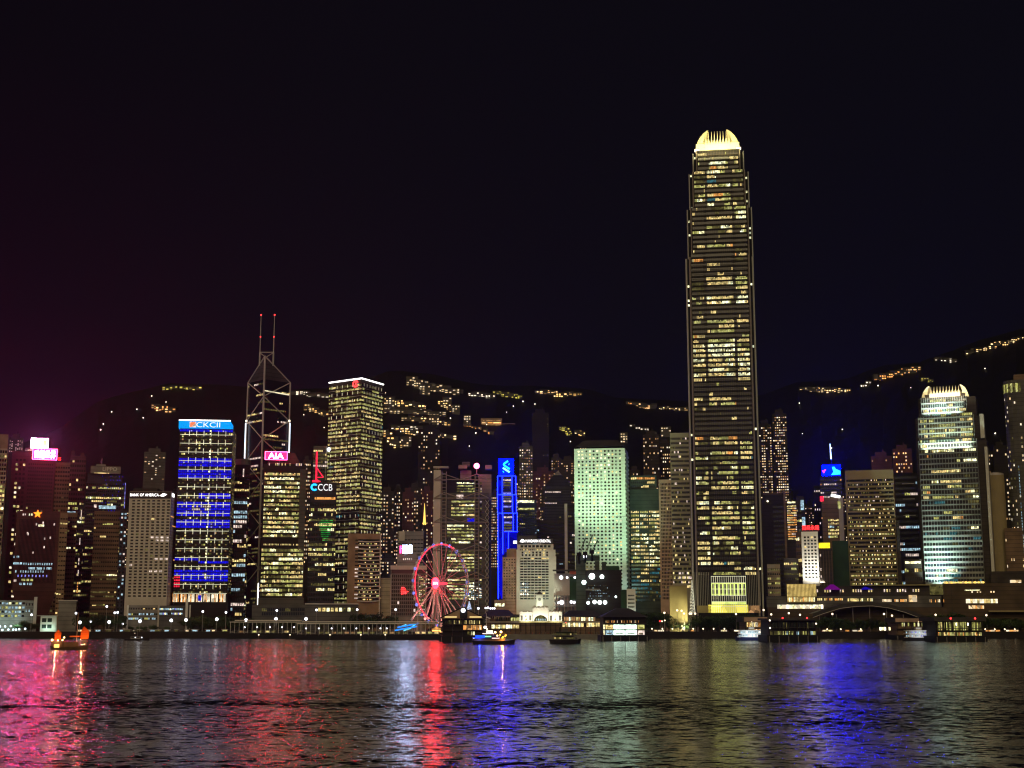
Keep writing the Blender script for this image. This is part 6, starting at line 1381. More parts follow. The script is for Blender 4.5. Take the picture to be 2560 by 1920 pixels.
r, X, Z = pavilion('pier_pavilion', 'green lit glazed pier with two red lamps on its roof, at the far right', 2340, 2460, 1601, 1590, 1553, 1543, 990, 36, 'w_blackish', 2,
    [(2346, 2456, 1555, 1576, 40, [('lg', 3), ('ld', 4), ('kg', 2), ('lw', .6)], .75), (2346, 2456, 1581, 1589, 30, [('lg', 2), ('lo', 1), ('ld', 2), ('lw', 1)], .7)], 'flat')
for u in (2376, 2437): MB().ball((X(u), -1.8, Z(1546)), .7, 'red', 6, 4).build('red_lamp', r)
for u in (2391, 2420): MB().box(X(u) - .4, X(u) + .4, -.3, -.1, Z(1564), Z(1557), 'lamps').build('wall_lamp', r)
r, X, Z = pavilion('pier_building', 'low pier hall with a pale fascia and white glazing, left of the green lit pier', 2242, 2340, 1594, 1588, 1556, 1545, 1085, 30, 'w_brown', 2,
    [(2246, 2336, 1557, 1566, 18, [('lW', 2), ('lg', 1), (None, 1.4)], .7), (2200, 2240, 1568, 1576, 7, [('lamps', 2), ('lW', 2), (None, 1)], .8)], 'flat')
MB().box(X(2238), X(2338), -1.9, -1.6, Z(1555), Z(1546), 'w_pink').build('fascia', r)
# ---- long ferry pier with white arched front and clock tower
D = 1105; c = P(1355, 1580, D); r = thing('ferry_terminal', 'long lit ferry terminal with three white arched gables behind a line of people', 'ferry pier', (c.x, D, 0)); ft = r
X = lambda u, v=1560: P(u, v, D).x - c.x
Z = lambda v: P(1355, v, D).z
MB().box(X(1210), X(1508), -14, 26, -1, 3.6, 'w_concrete').build('deck', r); MB().box(X(1214), X(1504), 2, 24, 3.6, Z(1546), 'w_brown').build('wall', r)
q = MB(); q.prism([(X(1204), -2), (X(1290), -2), (X(1290), 26), (X(1204), 26)], Z(1541), Z(1524), 'w_roof', pts2=[(X(1225), 8), (X(1270), 8), (X(1270), 16), (X(1225), 16)]); q.build('roof', r)
q = MB(); q.prism([(X(1404), -2), (X(1508), -2), (X(1508), 26), (X(1404), 26)], Z(1541), Z(1526), 'w_roof', pts2=[(X(1425), 8), (X(1490), 8), (X(1490), 16), (X(1425), 16)]); q.build('roof', r)
MB().box(X(1275), X(1405), 3, 24, Z(1546), Z(1536), 'w_roof').build('roof', r)
for (u0, u1, v0, v1, n, pal) in ((1228, 1298, 1562, 1571, 8, [('lW', 2), ('lamps', 1), ('lw', 2)]), (1276, 1300, 1544, 1552, 3, [('lg', 2), ('lw', 1)]), (1410, 1490, 1543, 1552, 13, [('lw', 2), ('homed', 2), ('lW', 1)]), (1406, 1500, 1557, 1567, 14, [('lW', 2), ('lw', 3), ('k', 1)]), (1240, 1275, 1543, 1553, 6, [('k', 1), ('kbr', 1)])):
    for k in range(n):
        m = rng.choices([p[0] for p in pal], [p[1] for p in pal])[0]; pw = (X(u1) - X(u0)) / n
        put('window', pane(pw * .86, Z(v0) - Z(v1), m, 'rect'), r, (X(u0) + (k + .5) * pw, 1.85, (Z(v0) + Z(v1)) / 2))
for k in range(24): u = 1214 + k * 12.5; MB().bar((X(u), .5, 3.6), (X(u), .5, Z(1541)), .2, 'w_dark').build('column', r)
MB().box(X(1212), X(1506), -.2, 2.0, Z(1556), Z(1554), 'w_stone').build('floor_slab', r)
def white_gable(u0, u1, v0, v1, arch):
    x0, x1, z0, z1 = X(u0), X(u1), Z(v1), Z(v0); q = MB(); q.box(x0, x1, -1.2, 1.0, z0, z1, 'w_white'); n = 4
    for k in range(n):
        xx = x0 + (x1 - x0) * (k + .5) / n; q.ball((xx, 0, z1), (x1 - x0) / n * .55, 'w_white', 8, 5, .8 if not arch else 1.0)
    g_ = q.build('white_gable', r)
    if arch:
        m = MB(); cx = (x0 + x1) / 2; n = 12; rr = (x1 - x0) * .42
        for k in range(n):
            t0, t1 = math.pi * k / n, math.pi * (k + 1) / n; m.face([(cx, -1.4, z0 + .2), (cx + rr * math.cos(t0), -1.4, z0 + .2 + rr * .85 * math.sin(t0)), (cx + rr * math.cos(t1), -1.4, z0 + .2 + rr * .85 * math.sin(t1))][::-1], 'ld')
        m.build('arched_window', g_)
        for k in range(5): MB().box(cx - rr * .7 + k * rr * .33, cx - rr * .7 + k * rr * .33 + .8, -1.6, -1.5, z0 + .6, z0 + 2.0, 'lc').build('window', g_)
    else:
        for k in range(3): MB().box(x0 + (x1 - x0) * (k + .25) / 3, x0 + (x1 - x0) * (k + .75) / 3, -1.4, -1.3, z0 + .5, z0 + (z1 - z0) * .6, 'w_greyd' if k != 1 else 'lW').build('window', g_)
    lamp('AREA', 'gable_light', ((x0 + x1) / 2 + c.x, D - 6, z0 - .5), ((x0 + x1) / 2 + c.x, D, z1 + 3), 1500, (1, .95, .72), 8, 160, size_y=1)
white_gable(1299, 1331, 1530, 1553, False); white_gable(1332, 1371, 1520, 1553, True); white_gable(1372, 1405, 1530, 1553, False)
MB().box(X(1298), X(1406), -1.6, -1.2, Z(1557), Z(1553.5), 'w_olive').build('cornice', r)
MB().ball((X(1213), -9, Z(1568)), 1.2, 'lamps', 6, 4).build('dock_lamp', r)
p = P(1349, 1530, 1125); r = thing('clock_tower', 'cream clock tower with a dark domed cap behind the ferry terminal', 'clock tower', (p.x, 1125, G))
h = P(1349, 1486, 1125).z - G; wz = 2.7
MB().box(-wz, wz, 0, 2 * wz, 0, h, 'w_white').build('shaft', r); MB().box(-wz - .4, wz + .4, -.4, 2 * wz + .4, h - .8, h, 'w_stone').build('cornice', r)
q = MB(); q.ball((0, wz, h), 2.4, 'w_roof', 8, 6, .9); q.bar((0, wz, h + 1.5), (0, wz, h + 4), .2, 'w_roof'); q.build('dome', r)
q = MB(); n = 12; q.face([(1.3 * math.cos(2 * math.pi * k / n), -.1, h - 4 + 1.3 * math.sin(2 * math.pi * k / n)) for k in range(n)], 'w_grey'); q.build('clock_face', r)
q = MB(); q.bar((0, -.2, h - 4), (0, -.2, h - 3), .08, 'w_black'); q.bar((0, -.2, h - 4), (.7, -.2, h - 4), .08, 'w_black'); q.build('clock_hands', r)
lamp('AREA', 'clock_tower_light', (p.x, 1118, h - 6), (p.x, 1125, h + 2), 900, (.9, 1, .72), 4, 150, size_y=2)

# ---- covered promenade piers, left half
def covered(u0, u1, vw, vdeck, vroof, D, label):
    c = P((u0 + u1) / 2, vw, D); r = thing('covered_pier', label, 'pier', (c.x, D, 0)); X = lambda u: P(u, 1580, D).x - c.x; Z = lambda v: P((u0 + u1) / 2, v, D).z
    x0, x1 = X(u0), X(u1); zd = Z(vdeck); zr = Z(vroof)
    MB().box(x0 - 1, x1 + 1, -1, 16, -1, zd, 'w_black').build('deck', r)
    MB().box(x0, x1, -1, 15, zr, zr + .55, 'w_white').build('roof', r); MB().box(x0 + 3, x1, 4, 15, zr + 1.3, zr + 1.9, 'w_white').build('roof', r)
    n = int((x1 - x0) / 3.4)
    for k in range(n + 1):
        xx = x0 + .5 + (x1 - x0 - 1) * k / n; MB().bar((xx, 0, zd), (xx, 0, zr), .16, 'w_white').build('column', r)
        if k % 3 == 0 and k < n: q = MB(); q.bar((xx, 0, zd + 1.1), (xx + 3.2, 0, zd + 1.1), .08, 'w_white'); q.bar((xx, 0, zd + .5), (xx + 3.2, 0, zd + .5), .06, 'w_white'); q.build('railing', r)
    MB().box(x0, x1, 9, 9.4, zd, zd + 2.2, 'w_greyd').build('back_wall', r)
    n = int((x1 - x0) / 5)
    for k in range(n):
        m = rng.choice(['ld', 'lg', 'lw', 'homed', 'k']); xx = x0 + (k + .5) * (x1 - x0) / n
        MB().box(xx - 1.6, xx + 1.6, 8.9, 8.95, zd + .5, zd + 1.9, m).build('window', r)
    return r, X, Z
r1, X1_, Z1_ = covered(574, 752, 1593, 1583, 1556, 1118, 'covered promenade pier on the left, under the pink signed yellow tower')
r2, X2_, Z2_ = covered(742, 1098, 1597, 1586, 1560, 1068, 'longer covered promenade pier running up to the big wheel')
def pier_lamp(u, v, D, zb, r_=.55, mat='lamp', group='lamps under the covered promenade piers', label='round white lamp on a short post under the promenade pier roof', nm='pier_lamp'):
    p = P(u, v, D); r = thing(nm, label, 'lamp', (p.x, D, zb), group)
    MB().bar((0, 0, 0), (0, 0, p.z - zb), .12, 'w_steel').build('post', r); MB().ball((0, 0, p.z - zb), r_, mat, 8, 5).build('globe', r); return r
for u in (612, 643, 675, 705, 735): pier_lamp(u, 1568, 1116.2, 3.7)
for u in (765, 797, 829, 860, 891, 922, 951, 967): pier_lamp(u, 1571, 1066.2, 3.2)
for u, D in ((647, 1116.2), (725, 1116.2), (825, 1066.2), (902, 1066.2), (963, 1066.2)): pier_lamp(u, 1587, D, .4, .5, 'lampw', 'dock lamps at the waterline', 'small warm dock lamp close to the water below a promenade pier', 'dock_lamp')
# ---- street lamps on the quay
def street_lamp(u, v, D=1150, rr=.9, mat='lamp', label='tall white globe street lamp on the quay', group='street lamps along the quay', light=0, col=(.9, .93, 1)):
    p = P(u, v, D); r = thing('street_lamp', label, 'street lamp', (p.x, D, G), group); h = p.z - G
    MB().bar((0, 0, 0), (0, 0, h), .2, 'w_steel', 6, .12).build('pole', r); MB().ball((0, 0, h), rr, mat, 8, 5).build('lamp_head', r)
    MB().prism([(-.4, -.4), (.4, -.4), (.4, .4), (-.4, .4)], 0, .8, 'w_concrete').build('base', r)
    if light: lamp('POINT', 'street_lamp_light', (p.x, D - 1.5, p.z), (0, 0, 0), light, col, 1.5)
FLO = ((200, 1556), (273, 1555), (350, 1553), (428, 1551), (465, 1550), (542, 1548), (615, 1550), (690, 1547), (765, 1547))
for u, v in FLO: street_lamp(u, v, 1142, 1.35, label='dazzling white floodlamp on the quay', group='dazzling floodlamps along the left quay', light=260)
for u, v in ((190, 1533), (79, 1537), (294, 1531), (287, 1532), (267, 1516), (507, 1529), (565, 1531), (692, 1526), (791, 1525), (893, 1524), (989, 1524), (307, 1560), (227, 1554), (1171, 1521), (1196, 1521)): street_lamp(u, v, 1148, .95)
for u, v in ((1214, 1520), (1220, 1519), (1226, 1521), (1231, 1521), (1236, 1521)): street_lamp(u, v, 1150, .8, label='white globe lamp in the close row behind the ferry terminal roof', group='close row of globe lamps behind the terminal')
for u, v in ((1661, 1532), (1693, 1526), (1704, 1527), (1710, 1534), (1724, 1534), (1728, 1534), (1738, 1534), (1840, 1535), (1909, 1525), (1928, 1536), (1972, 1533), (2000, 1537), (2081, 1535), (2210, 1535), (2230, 1539), (2339, 1537), (2466, 1538)): street_lamp(u, v, 1150, .85, 'lampw', 'warm white globe lamp on the right hand quay', 'globe lamps along the right hand quay')
for u in (1630, 1656, 1681, 1707, 1733, 1758, 1784, 1811): street_lamp(u, 1572, 1137.5, .62, 'lampw', 'low warm lamp on the quay edge left of the orange white pier hall', 'low lamps along the quay edge')
for u in (2463, 2487, 2512, 2537, 2068, 2102, 2152): street_lamp(u, 1573, 1137.5, .62, 'lampw', 'low warm lamp on the quay edge at the right', 'low lamps along the quay edge')
for u, v in ((0, 1566), (13, 1566), (27, 1565), (6, 1575), (21, 1574), (33, 1574), (40, 1574), (48, 1573), (63, 1572)): street_lamp(u, v, 1138, .85, 'lampc', 'cool white globe lamp in the cluster at the left end of the quay', 'cool globe lamps at the left end of the quay')
for u, v, m in ((1650, 1553, 'red'), (1655, 1553, 'lampw'), (1662, 1551, 'lampw')): street_lamp(u, v, 1141, .6, m, 'small pinkish lamp in the group right of the white windowed pier', 'small pinkish lamps')
# kiosks lit along the right promenade
for k in range(22):
    u = rng.choice([rng.uniform(1625, 1850), rng.uniform(2060, 2190), rng.uniform(2470, 2556)]); p = P(u, 1572, 1146); r = thing('market_stall', 'small warm lit stall on the quay behind the low lamps', 'stall', (p.x, 1146, G), 'warm lit stalls on the quay')
    w_ = rng.uniform(1.5, 3.2); MB().box(-w_, w_, 0, 3, 0, 2.4, 'w_brown').build('booth', r); MB().box(-w_ * .8, w_ * .8, -.1, -.04, .9, 2.1, rng.choice(['lo', 'home', 'lw', 'homew'])).build('counter_light', r); MB().box(-w_ - .3, w_ + .3, -.9, 3.2, 2.4, 2.7, 'w_dark').build('roof', r)
for k in range(16):
    u = 205 + k * 24 + rng.uniform(-8, 8); p = P(u, 1572, 1146); r = thing('market_stall', 'small lit kiosk on the left quay behind the floodlamps', 'stall', (p.x, 1146, G), 'lit kiosks on the left quay')
    w_ = rng.uniform(1.5, 3.0); MB().box(-w_, w_, 0, 3, 0, 2.4, 'w_brown').build('booth', r); MB().box(-w_ * .8, w_ * .8, -.1, -.04, .9, 2.1, rng.choice(['lg', 'home', 'lw', 'ld', 'lc'])).build('counter_light', r); MB().box(-w_ - .3, w_ + .3, -.9, 3.2, 2.4, 2.7, 'w_stone').build('roof', r)
# hedge, trees
def leaf_mesh(n, mats, seed):
    g = random.Random(seed); q = MB(); cl = [(g.uniform(-2.6, 2.6), g.uniform(-2.6, 2.6), g.uniform(3.2, 7.2), g.uniform(1.0, 2.1)) for _ in range(13)]
    for _ in range(n):
        x, y, z, rr = g.choice(cl); d = Vector((g.gauss(0, 1), g.gauss(0, 1), g.gauss(0, .8))).normalized() * rr * g.uniform(.55, 1.05)
        p = Vector((x, y, z)) + d; u = Vector((g.gauss(0, 1), g.gauss(0, 1), g.gauss(0, 1))).normalized() * g.uniform(.22, .42); v = u.orthogonal().normalized() * g.uniform(.15, .3)
        q.face([tuple(p - u), tuple(p - v), tuple(p + u), tuple(p + v)], g.choice(mats))
    return q.mesh('crown')
crowns = [leaf_mesh(900, m, i) for i, m in enumerate((['leaf1', 'leaf2'], ['leaf2', 'leaf2', 'leaf1'], ['leaf1', 'leaf3'], ['leaf2', 'leaf1', 'leaf3']))]
tq = MB(); tq.bar((0, 0, -.3), (0, 0, 3.2), .32, 'bark', 6, .2)
for k in range(5): t = k * 1.26; tq.bar((0, 0, 2.4 + k * .2), (1.8 * math.cos(t), 1.8 * math.sin(t), 5 + k * .2), .15, 'bark', 5, .05)
trunk = tq.mesh('trunk')
def tree(u, D, s, label, group):
    p = P(u, 1560, D); r = thing('tree', label, 'tree', (p.x, D, G), group, rng.uniform(0, 6)); r.scale = (s * 1.1, s * 1.1, s)
    put('trunk', trunk, r); put('crown', rng.choice(crowns), r)
def trees(u0, u1, n, s0, s1, label, D0=1150, D1=1162):
    for k in range(n): tree(u0 + (u1 - u0) * (k + rng.uniform(.1, .9)) / n, rng.uniform(D0, D1), rng.uniform(s0, s1), label, 'trees along the quay')
trees(40, 100, 6, .8, 1.2, 'dark bushy tree at the left end of the quay'); trees(195, 310, 12, 1.2, 1.9, 'tree in the clump between the grey block and the green lit low block')
trees(320, 440, 7, .6, .95, 'small tree in front of the low green lit block'); trees(455, 625, 16, 1.2, 1.8, 'tree in the dark grove under the blue banded tower'); trees(640, 760, 6, .8, 1.1, 'small tree in front of the long grey hall')
trees(790, 895, 9, .7, 1.1, 'low tree in front of the yellow windowed hall'); trees(895, 985, 10, 1.3, 2.0, 'tree in the grove left of the gridded block'); trees(1066, 1086, 2, 1.2, 1.4, 'round dark tree at the foot of the big wheel', 1120, 1124)
trees(1190, 1210, 2, 1.4, 1.8, 'tree behind the dark pavilion'); trees(1275, 1335, 5, 1.0, 1.5, 'tree behind the white arched gables')
trees(1595, 1665, 9, 1.5, 2.1, 'tree in the dark clump right of the white windowed pier'); trees(1665, 1735, 6, .7, 1.1, 'small tree before the olive slab block'); trees(1735, 1880, 17, 1.2, 1.9, 'tree in the dark grove at the foot of the tallest tower')
trees(2045, 2260, 22, 1.0, 1.6, 'tree under the wide arched roof', 1142, 1156); trees(2275, 2400, 11, 1.3, 2.0, 'tree on the right before the mall wing'); trees(2400, 2560, 15, 1.2, 1.7, 'tree at the far right end of the quay')
# benches of hedge line on the left seawall
hq = MB()
for k in range(60): x = P(300 + k * 4.5, 1570, 1137).x; hq.box(x, x + 1.4, 0, 1.2, 0, .9 + .3 * math.sin(k), 'leaf1')
o = hq.build('hedge', None, (0, 1137, G)); o['kind'] = 'stuff'
# ---- people on the terminal promenade
def person_mesh(seed):
    g = random.Random(seed); me = bpy.data.meshes.new('p')
    V = [(0, 0, .95), (0, 0, 1.25), (0, 0, 1.47), (0, 0, 1.58), (0, -.01, 1.70), (.20, 0, 1.42), (.26, -.03, 1.14), (.24, -.14, .92), (-.20, 0, 1.42), (-.27, .02, 1.14), (-.25, -.08, .90),
         (.10, 0, .88), (.12, -.06 * g.uniform(-1, 1), .48), (.12, .02, .06), (.12, -.12, .04), (-.10, 0, .88), (-.12, .06, .48), (-.12, .04, .06), (-.12, -.10, .04)]
    E = [(0, 1), (1, 2), (2, 3), (3, 4), (2, 5), (5, 6), (6, 7), (2, 8), (8, 9), (9, 10), (0, 11), (11, 12), (12, 13), (13, 14), (0, 15), (15, 16), (16, 17), (17, 18)]
    RR = [.15, .15, .13, .055, .105, .06, .048, .035, .06, .048, .035, .09, .062, .045, .035, .09, .062, .045, .035]
    me.from_pydata(V, E, []); o = bpy.data.objects.new('p', me); COL.objects.link(o)
    m = o.modifiers.new('s', 'SKIN'); sk = me.skin_vertices[0].data
    for i, rr in enumerate(RR): sk[i].radius = (rr, rr * .8)
    sk[0].use_root = True
    m2 = o.modifiers.new('d', 'SUBSURF'); m2.levels = 1; m2.render_levels = 1
    dg = bpy.context.evaluated_depsgraph_get(); out = bpy.data.meshes.new_from_object(o.evaluated_get(dg)); bpy.data.objects.remove(o)
    out.materials.clear(); out.materials.append(MATS[g.choice(['cloth', 'w_red', 'w_grey'])]); out.name = 'body'; return out
pmesh = [person_mesh(i) for i in range(4)]
hair = MB().ball((0, .01, 1.76), .112, 'w_black', 8, 5).mesh('hair')
def person(x, y, z, label, group):
    r = thing('person', label, 'person', (x, y, z), group, rng.uniform(-.8, .8)); r.scale = [rng.uniform(.95, 1.06)] * 3
    put('body', rng.choice(pmesh), r); put('hair', hair, r)
for k in range(46):
    u = rng.uniform(1268, 1500); p = P(u, 1575, 1094); person(p.x, rng.uniform(1092, 1101), 3.6, 'person standing in the crowd before the ferry terminal', 'crowd before the ferry terminal')
for k in range(26):
    u = rng.choice([rng.uniform(1625, 1860), rng.uniform(2050, 2230)]); p = P(u, 1575, 1138); person(p.x, rng.uniform(1137, 1143), G, 'person strolling on the right hand quay', 'strollers on the right hand quay')

# ================================================================ boats
def hull(q, L, B, h, mat, sheer=.8, bow=.22, stern=.08):
    """boat hull along x, bow at +x"""
    n = 10; rows = []
    for k in range(n + 1):
        t = k / n; x = -L / 2 + L * t
        w_ = B / 2 * (1 - max(0, (t - (1 - bow)) / bow) ** 2) * (1 - max(0, (stern - t) / stern) ** 2 * .3); s = sheer * max(0, (t - .6) / .4) ** 2 + sheer * .4 * max(0, (.25 - t) / .25) ** 2
        rows.append([(x, -w_, h + s), (x * .94, -w_ * .7, -.3), (x * .94, w_ * .7, -.3), (x, w_, h + s)])
    for a, b_ in zip(rows, rows[1:]):
        for i in range(3): q.face([a[i], a[i + 1], b_[i + 1], b_[i]], mat)
        q.face([a[3], a[0], b_[0], b_[3]], mat)
    q.face(rows[0], mat); q.face(rows[-1][::-1], mat); return q
# junk
D = Dw(1624); c = P(175, 1624, D); mpp = D / 3360
r = thing('junk_boat', 'wooden junk with two glowing orange sails on the pink lit water', 'boat', (c.x, D, 0))
X = lambda u: (u - 175) * mpp * 1.0; Z = lambda v: (1624 - v) * mpp
q = MB(); hull(q, X(219) - X(128), 5.2, 1.6, 'w_wood', 1.2, .3, .2); q.build('hull', r, ((X(219) + X(128)) / 2, 0, 0))
MB().box(X(131), X(158), -1.9, 1.9, 1.6, Z(1604), 'w_wood').build('stern_castle', r)
q = MB(); q.box(X(140), X(152), -2.62, -2.5, Z(1619), Z(1611), 'carr'); q.build('lit_stern_window', r)
MB().box(X(160), X(196), -1.5, 1.5, 1.5, Z(1606), 'w_wood').build('deck_house', r); MB().box(X(175), X(196), -1.8, 1.8, Z(1594), Z(1591), 'sail').build('awning', r)
def sailm(pts, yy):
    q = MB(); q.face([(x, yy, z) for x, z in pts], 'sailg'); q.face([(x, yy + .15, z) for x, z in pts][::-1], 'sailg')
    zs_ = [p_[1] for p_ in pts]; xs_ = [p_[0] for p_ in pts]
    for k in range(1, 5): z = min(zs_) + (max(zs_) - min(zs_)) * k * .17; q.bar((min(xs_) + .15, yy - .08, z), (max(xs_) - .15, yy - .08, z + (.25 if k > 2 else -.1)), .035, 'w_wood')
    q.build('sail', r)
m_, t_ = _new('sailg'); N = t_.nodes; o_ = N.new('ShaderNodeOutputMaterial'); d1 = N.new('ShaderNodeBsdfDiffuse'); d2 = N.new('ShaderNodeBsdfTranslucent'); a_ = N.new('ShaderNodeAddShader')
d1.inputs[0].default_value = (.50, .09, .012, 1); d2.inputs[0].default_value = (.42, .07, .01, 1); t_.links.new(d1.outputs[0], a_.inputs[0]); t_.links.new(d2.outputs[0], a_.inputs[1]); t_.links.new(a_.outputs[0], o_.inputs[0])
sailm([(X(136), Z(1601)), (X(151), Z(1600)), (X(152), Z(1584)), (X(144), Z(1576)), (X(136), Z(1585))], 0)
sailm([(X(199), Z(1599)), (X(218), Z(1599)), (X(220), Z(1580)), (X(206), Z(1568)), (X(199), Z(1582))], 0)
MB().bar((X(189), .3, 1), (X(190), .3, Z(1535)), .16, 'w_pink').build('mast', r); MB().bar((X(144), .3, 1), (X(144), .3, Z(1575)), .09, 'w_wood').build('mast', r); MB().bar((X(207), .3, 1), (X(207), .3, Z(1567)), .1, 'w_wood').build('mast', r)
for (u, v, s_) in ((133, 1601, .55), (147, 1602, .4), (158, 1601, .4), (162, 1595, .4), (204, 1612, .18), (208, 1612, .18), (212, 1611, .18), (202, 1600, .16)):
    litmat('boatlamp', (1, .62, .22), 10, True, 0) if 'boatlamp' not in MATS else None
    MB().ball((X(u), -1.7, Z(v)), s_, 'boatlamp', 6, 4).build('deck_lamp', r)
for k in range(8): MB().bar((X(198 + k * 2.6), -1.4, 1.8), (X(198 + k * 2.6), -1.4, Z(1601)), .04, 'w_pink').build('railing_post', r)
lamp('POINT', 'sail_light', (c.x + X(209), D - 4, Z(1598)), (0, 0, 0), 1700, (1, .5, .2), .3); lamp('POINT', 'sail_light', (c.x + X(144), D - 3.4, Z(1600)), (0, 0, 0), 1200, (1, .5, .2), .3)
lamp('POINT', 'boat_light', (c.x + X(165), D - 2.2, Z(1594)), (0, 0, 0), 160, (1, .6, .25), .2)
# small dark launch
def launch(u, v, L, label, wheelx=0, lamps_=(), hm='hull', cabin=True, name='launch', hgt=1.0):
    D = Dw(v); c = P(u, v, D); r = thing(name, label, 'boat', (c.x, D, 0)); q = MB(); hull(q, L, L * .26, hgt, hm, .7, .3); q.build('hull', r)
    if cabin: MB().box(-L * .25, L * .12, -1.3, 1.3, hgt, hgt + 1.9, 'w_grey').build('cabin', r); MB().box(-L * .28, L * .16, -1.5, 1.5, hgt + 1.9, hgt + 2.1, 'w_dark').build('cabin_roof', r); MB().box(-L * .22, L * .10, -1.36, -1.31, hgt + .9, hgt + 1.6, 'k').build('cabin_window', r)
    MB().bar((0, 0, hgt + 2), (0, 0, hgt + 6), .07, 'w_steel').build('mast', r)
    for (x, y, z, s_, m) in lamps_: MB().ball((x, y, z), s_, m, 6, 4).build('deck_lamp', r)
    return r
launch(343, 1601, 19, 'small dark launch with two white deck lamps left of the promenade piers', lamps_=((-.8, -2.6, 2.2, .4, 'lamp'), (4, -2.6, 2.2, .4, 'lamp'), (-2.8, 0, 7.2, .22, 'lampw'), (-2, 0, 5.3, .2, 'lamps')))
# party boat
D = Dw(1611); c = P(1232, 1611, D); mpp = D / 3360
r = thing('tour_boat', 'tour boat lit blue at the stern and orange at the bow, near centre', 'boat', (c.x, D, 0))
X = lambda u: (u - 1232) * mpp; Z = lambda v: (1611 - v) * mpp
q = MB(); hull(q, X(1287) - X(1181), 7, 2.2, 'hull', 1.0, .35); q.build('hull', r, ((X(1287) + X(1181)) / 2, 0, 0))
MB().box(X(1186), X(1262), -2.6, 2.6, 2.2, Z(1597), 'w_brown').build('cabin', r); MB().box(X(1190), X(1240), -2.3, 2.3, Z(1597), Z(1590), 'w_blue').build('upper_cabin', r)
litmat('boatblue', (.01, .06, 1), 2.6, True, 0); litmat('boatgreen', (.2, 1, .35), 1.8, True, 0); litmat('boatorange', (1, .36, .03), 7, True, 0); litmat('boatpink', (1, .6, .55), 2, True, 0)
for (u0, u1, v, m, y, hh) in ((1190, 1213, 1592, 'boatblue', -2.4, 1.6), (1184, 1198, 1595, 'boatblue', -2.7, .5), (1213, 1228, 1592, 'boatgreen', -2.5, .7), (1230, 1248, 1596, 'boatpink', -2.7, .5), (1207, 1235, 1585, 'boatpink', -2.2, .5)):
    MB().box(X(u0), X(u1), y - .12, y, Z(v) - hh / 2, Z(v) + hh / 2, m).build('light_strip', r)
MB().box(X(1217), X(1232), -1.2, .6, Z(1584), Z(1578), 'lamps').build('lit_wheelhouse', r)
q = MB(); q.bar((X(1216), 0, Z(1590)), (X(1216), 0, Z(1536)), .14, 'w_white'); q.bar((X(1216), 0, Z(1546)), (X(1226), 0, Z(1549)), .3, 'w_white'); q.bar((X(1213), 0, Z(1552)), (X(1224), 0, Z(1553)), .1, 'w_white'); q.build('mast', r)
for (u, v, s_, m) in ((1216, 1569, .5, 'lamps'), (1218, 1574, .5, 'lamps'), (1238, 1582, .65, 'boatlamp'), (1252, 1581, .75, 'boatlamp'), (1243, 1590, .5, 'boatlamp'), (1186, 1596, .3, 'lamp'), (1194, 1596, .3, 'lamp')): MB().ball((X(u), -1.8, Z(v)), s_, m, 6, 4).build('deck_lamp', r)
for k in range(7): MB().ball((X(1250 + (k * 7) % 15), -2.2, Z(1588 + (k * 5) % 9)), .42, 'boatorange', 6, 4).build('festoon_lamp', r)
MB().box(X(1232), X(1264), -2, 2, Z(1585), Z(1583.6), 'w_brown').build('canopy', r)
for u in (1234, 1248, 1262): MB().bar((X(u), -1.9, 2.6), (X(u), -1.9, Z(1584)), .08, 'w_white').build('canopy_post', r)
lamp('POINT', 'bow_light', (c.x + X(1256), D - 4, 4), (0, 0, 0), 1800, (1, .45, .08), .4); lamp('POINT', 'stern_light', (c.x + X(1200), D - 4, 4), (0, 0, 0), 900, (.05, .1, 1), .4)
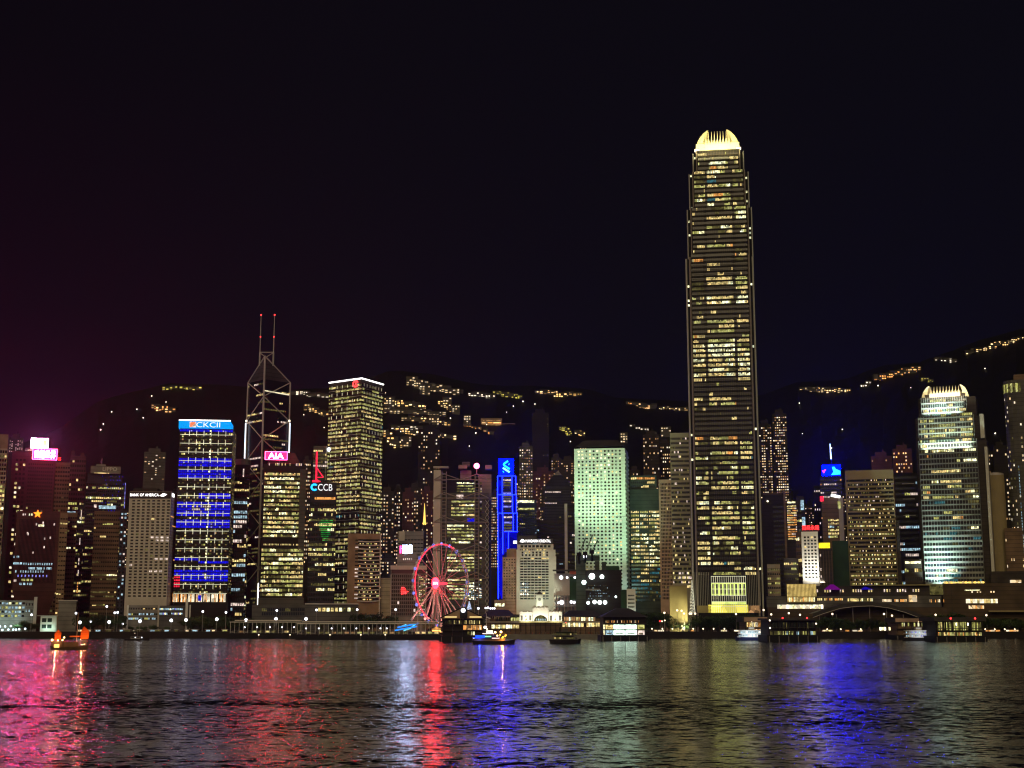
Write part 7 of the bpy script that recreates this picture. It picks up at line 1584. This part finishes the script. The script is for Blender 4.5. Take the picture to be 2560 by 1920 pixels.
# ferries
def ferry(u0, u1, v, label, light, dark=False, flip=1, blue=False):
    D = Dw(v); uc = (u0 + u1) / 2; c = P(uc, v, D); mpp = D / 3360; L = (u1 - u0) * mpp
    r = thing('ferry', label, 'ferry', (c.x, D, 0), None); q = MB(); hull(q, L, 8, 2.4, 'hullb' if blue else 'hull', .9, .2, .2)
    o = q.build('hull', r); o.rotation_euler = (0, 0, 0 if flip > 0 else math.pi)
    w0 = 'w_white' if not dark else 'w_greyd'
    MB().box(-L * .44, L * .40, -3.4, 3.4, 2.4, 2.8, w0).build('main_deck', r); MB().box(-L * .40, L * .36, -3.6, 3.6, 5.0, 5.4, w0).build('upper_deck', r)
    MB().box(-L * .40, L * .36, -3.7, 3.7, 7.4, 7.7, w0 if not dark else 'w_green').build('canopy', r); MB().box(-L * .3, L * .26, -2.2, 2.2, 2.8, 7.4, w0).build('saloon', r)
    MB().box(-L * .08, L * .08, -1.8, 1.8, 7.7, 9.6, w0).build('wheelhouse', r); MB().bar((L * .02, 0, 9.6), (L * .02, 0, 13.5), .12, 'w_steel').build('mast', r); MB().bar((-L * .16, 0, 7.7), (-L * .16, 0, 10.6), .7, 'w_dark', 8).build('funnel', r)
    n = 14
    for k in range(n + 1):
        x = -L * .40 + L * .76 * k / n; MB().bar((x, -3.5, 2.4), (x, -3.5, 7.5), .09, w0).build('deck_post', r)
        if k < n:
            for z in (3.6, 6.1):
                m = rng.choices([p[0] for p in light], [p[1] for p in light])[0]
                if m: put('window', pane(L * .76 / n * .7, 1.1, m, 'rect'), r, (x + L * .38 / n, -2.35, z))
    MB().ball((L * .02, 0, 13.7), .3, 'red' if dark else 'lampw', 6, 4).build('mast_lamp', r); return r, D, c, L
ferry(1374, 1452, 1609, 'dark green ferry crossing before the ferry terminal', [('ld', 3), ('lw', 1), ('k', 1), ('lp', .6)], True)
r, D, c, L = ferry(1838, 1920, 1601, 'grey white ferry with blue white lit decks moored left of the red lamped pier', [('lc', 3), ('lamps', .6), ('lp', 1)], False, -1, True)
lamp('AREA', 'boat_light', (c.x - L * .1, D - 9, 5), (c.x - L * .1, D, 4), 700, (.7, .88, 1), 14, 140, size_y=1)  # area lamp added out over the water to brighten the ferry
r, D, c, L = ferry(2255, 2338, 1602, 'grey ferry with blue white lit stern moored left of the green lit pier', [('lbw', 1), ('lc', 2), (None, 2)], False, -1)
lamp('AREA', 'boat_light', (c.x + L * .1, D - 9, 5), (c.x + L * .1, D, 4), 450, (.75, .85, 1), 14, 140, size_y=1)  # likewise an added lamp off the hull, not one on deck

# ================================================================ volume added to give the bright signs a glow
m, t = _new('added_haze'); N = t.nodes; o = N.new('ShaderNodeOutputMaterial'); v = N.new('ShaderNodeVolumePrincipled')
v.inputs['Color'].default_value = (.9, .88, 1, 1); v.inputs['Density'].default_value = 2.7e-5; v.inputs['Anisotropy'].default_value = .82
t.links.new(v.outputs[0], o.inputs['Volume'])
hz = MB(); hz.box(-2700, 2700, -80, 4600, -7.5, 900, 'added_haze'); o = hz.build('added_haze'); o['kind'] = 'stuff'
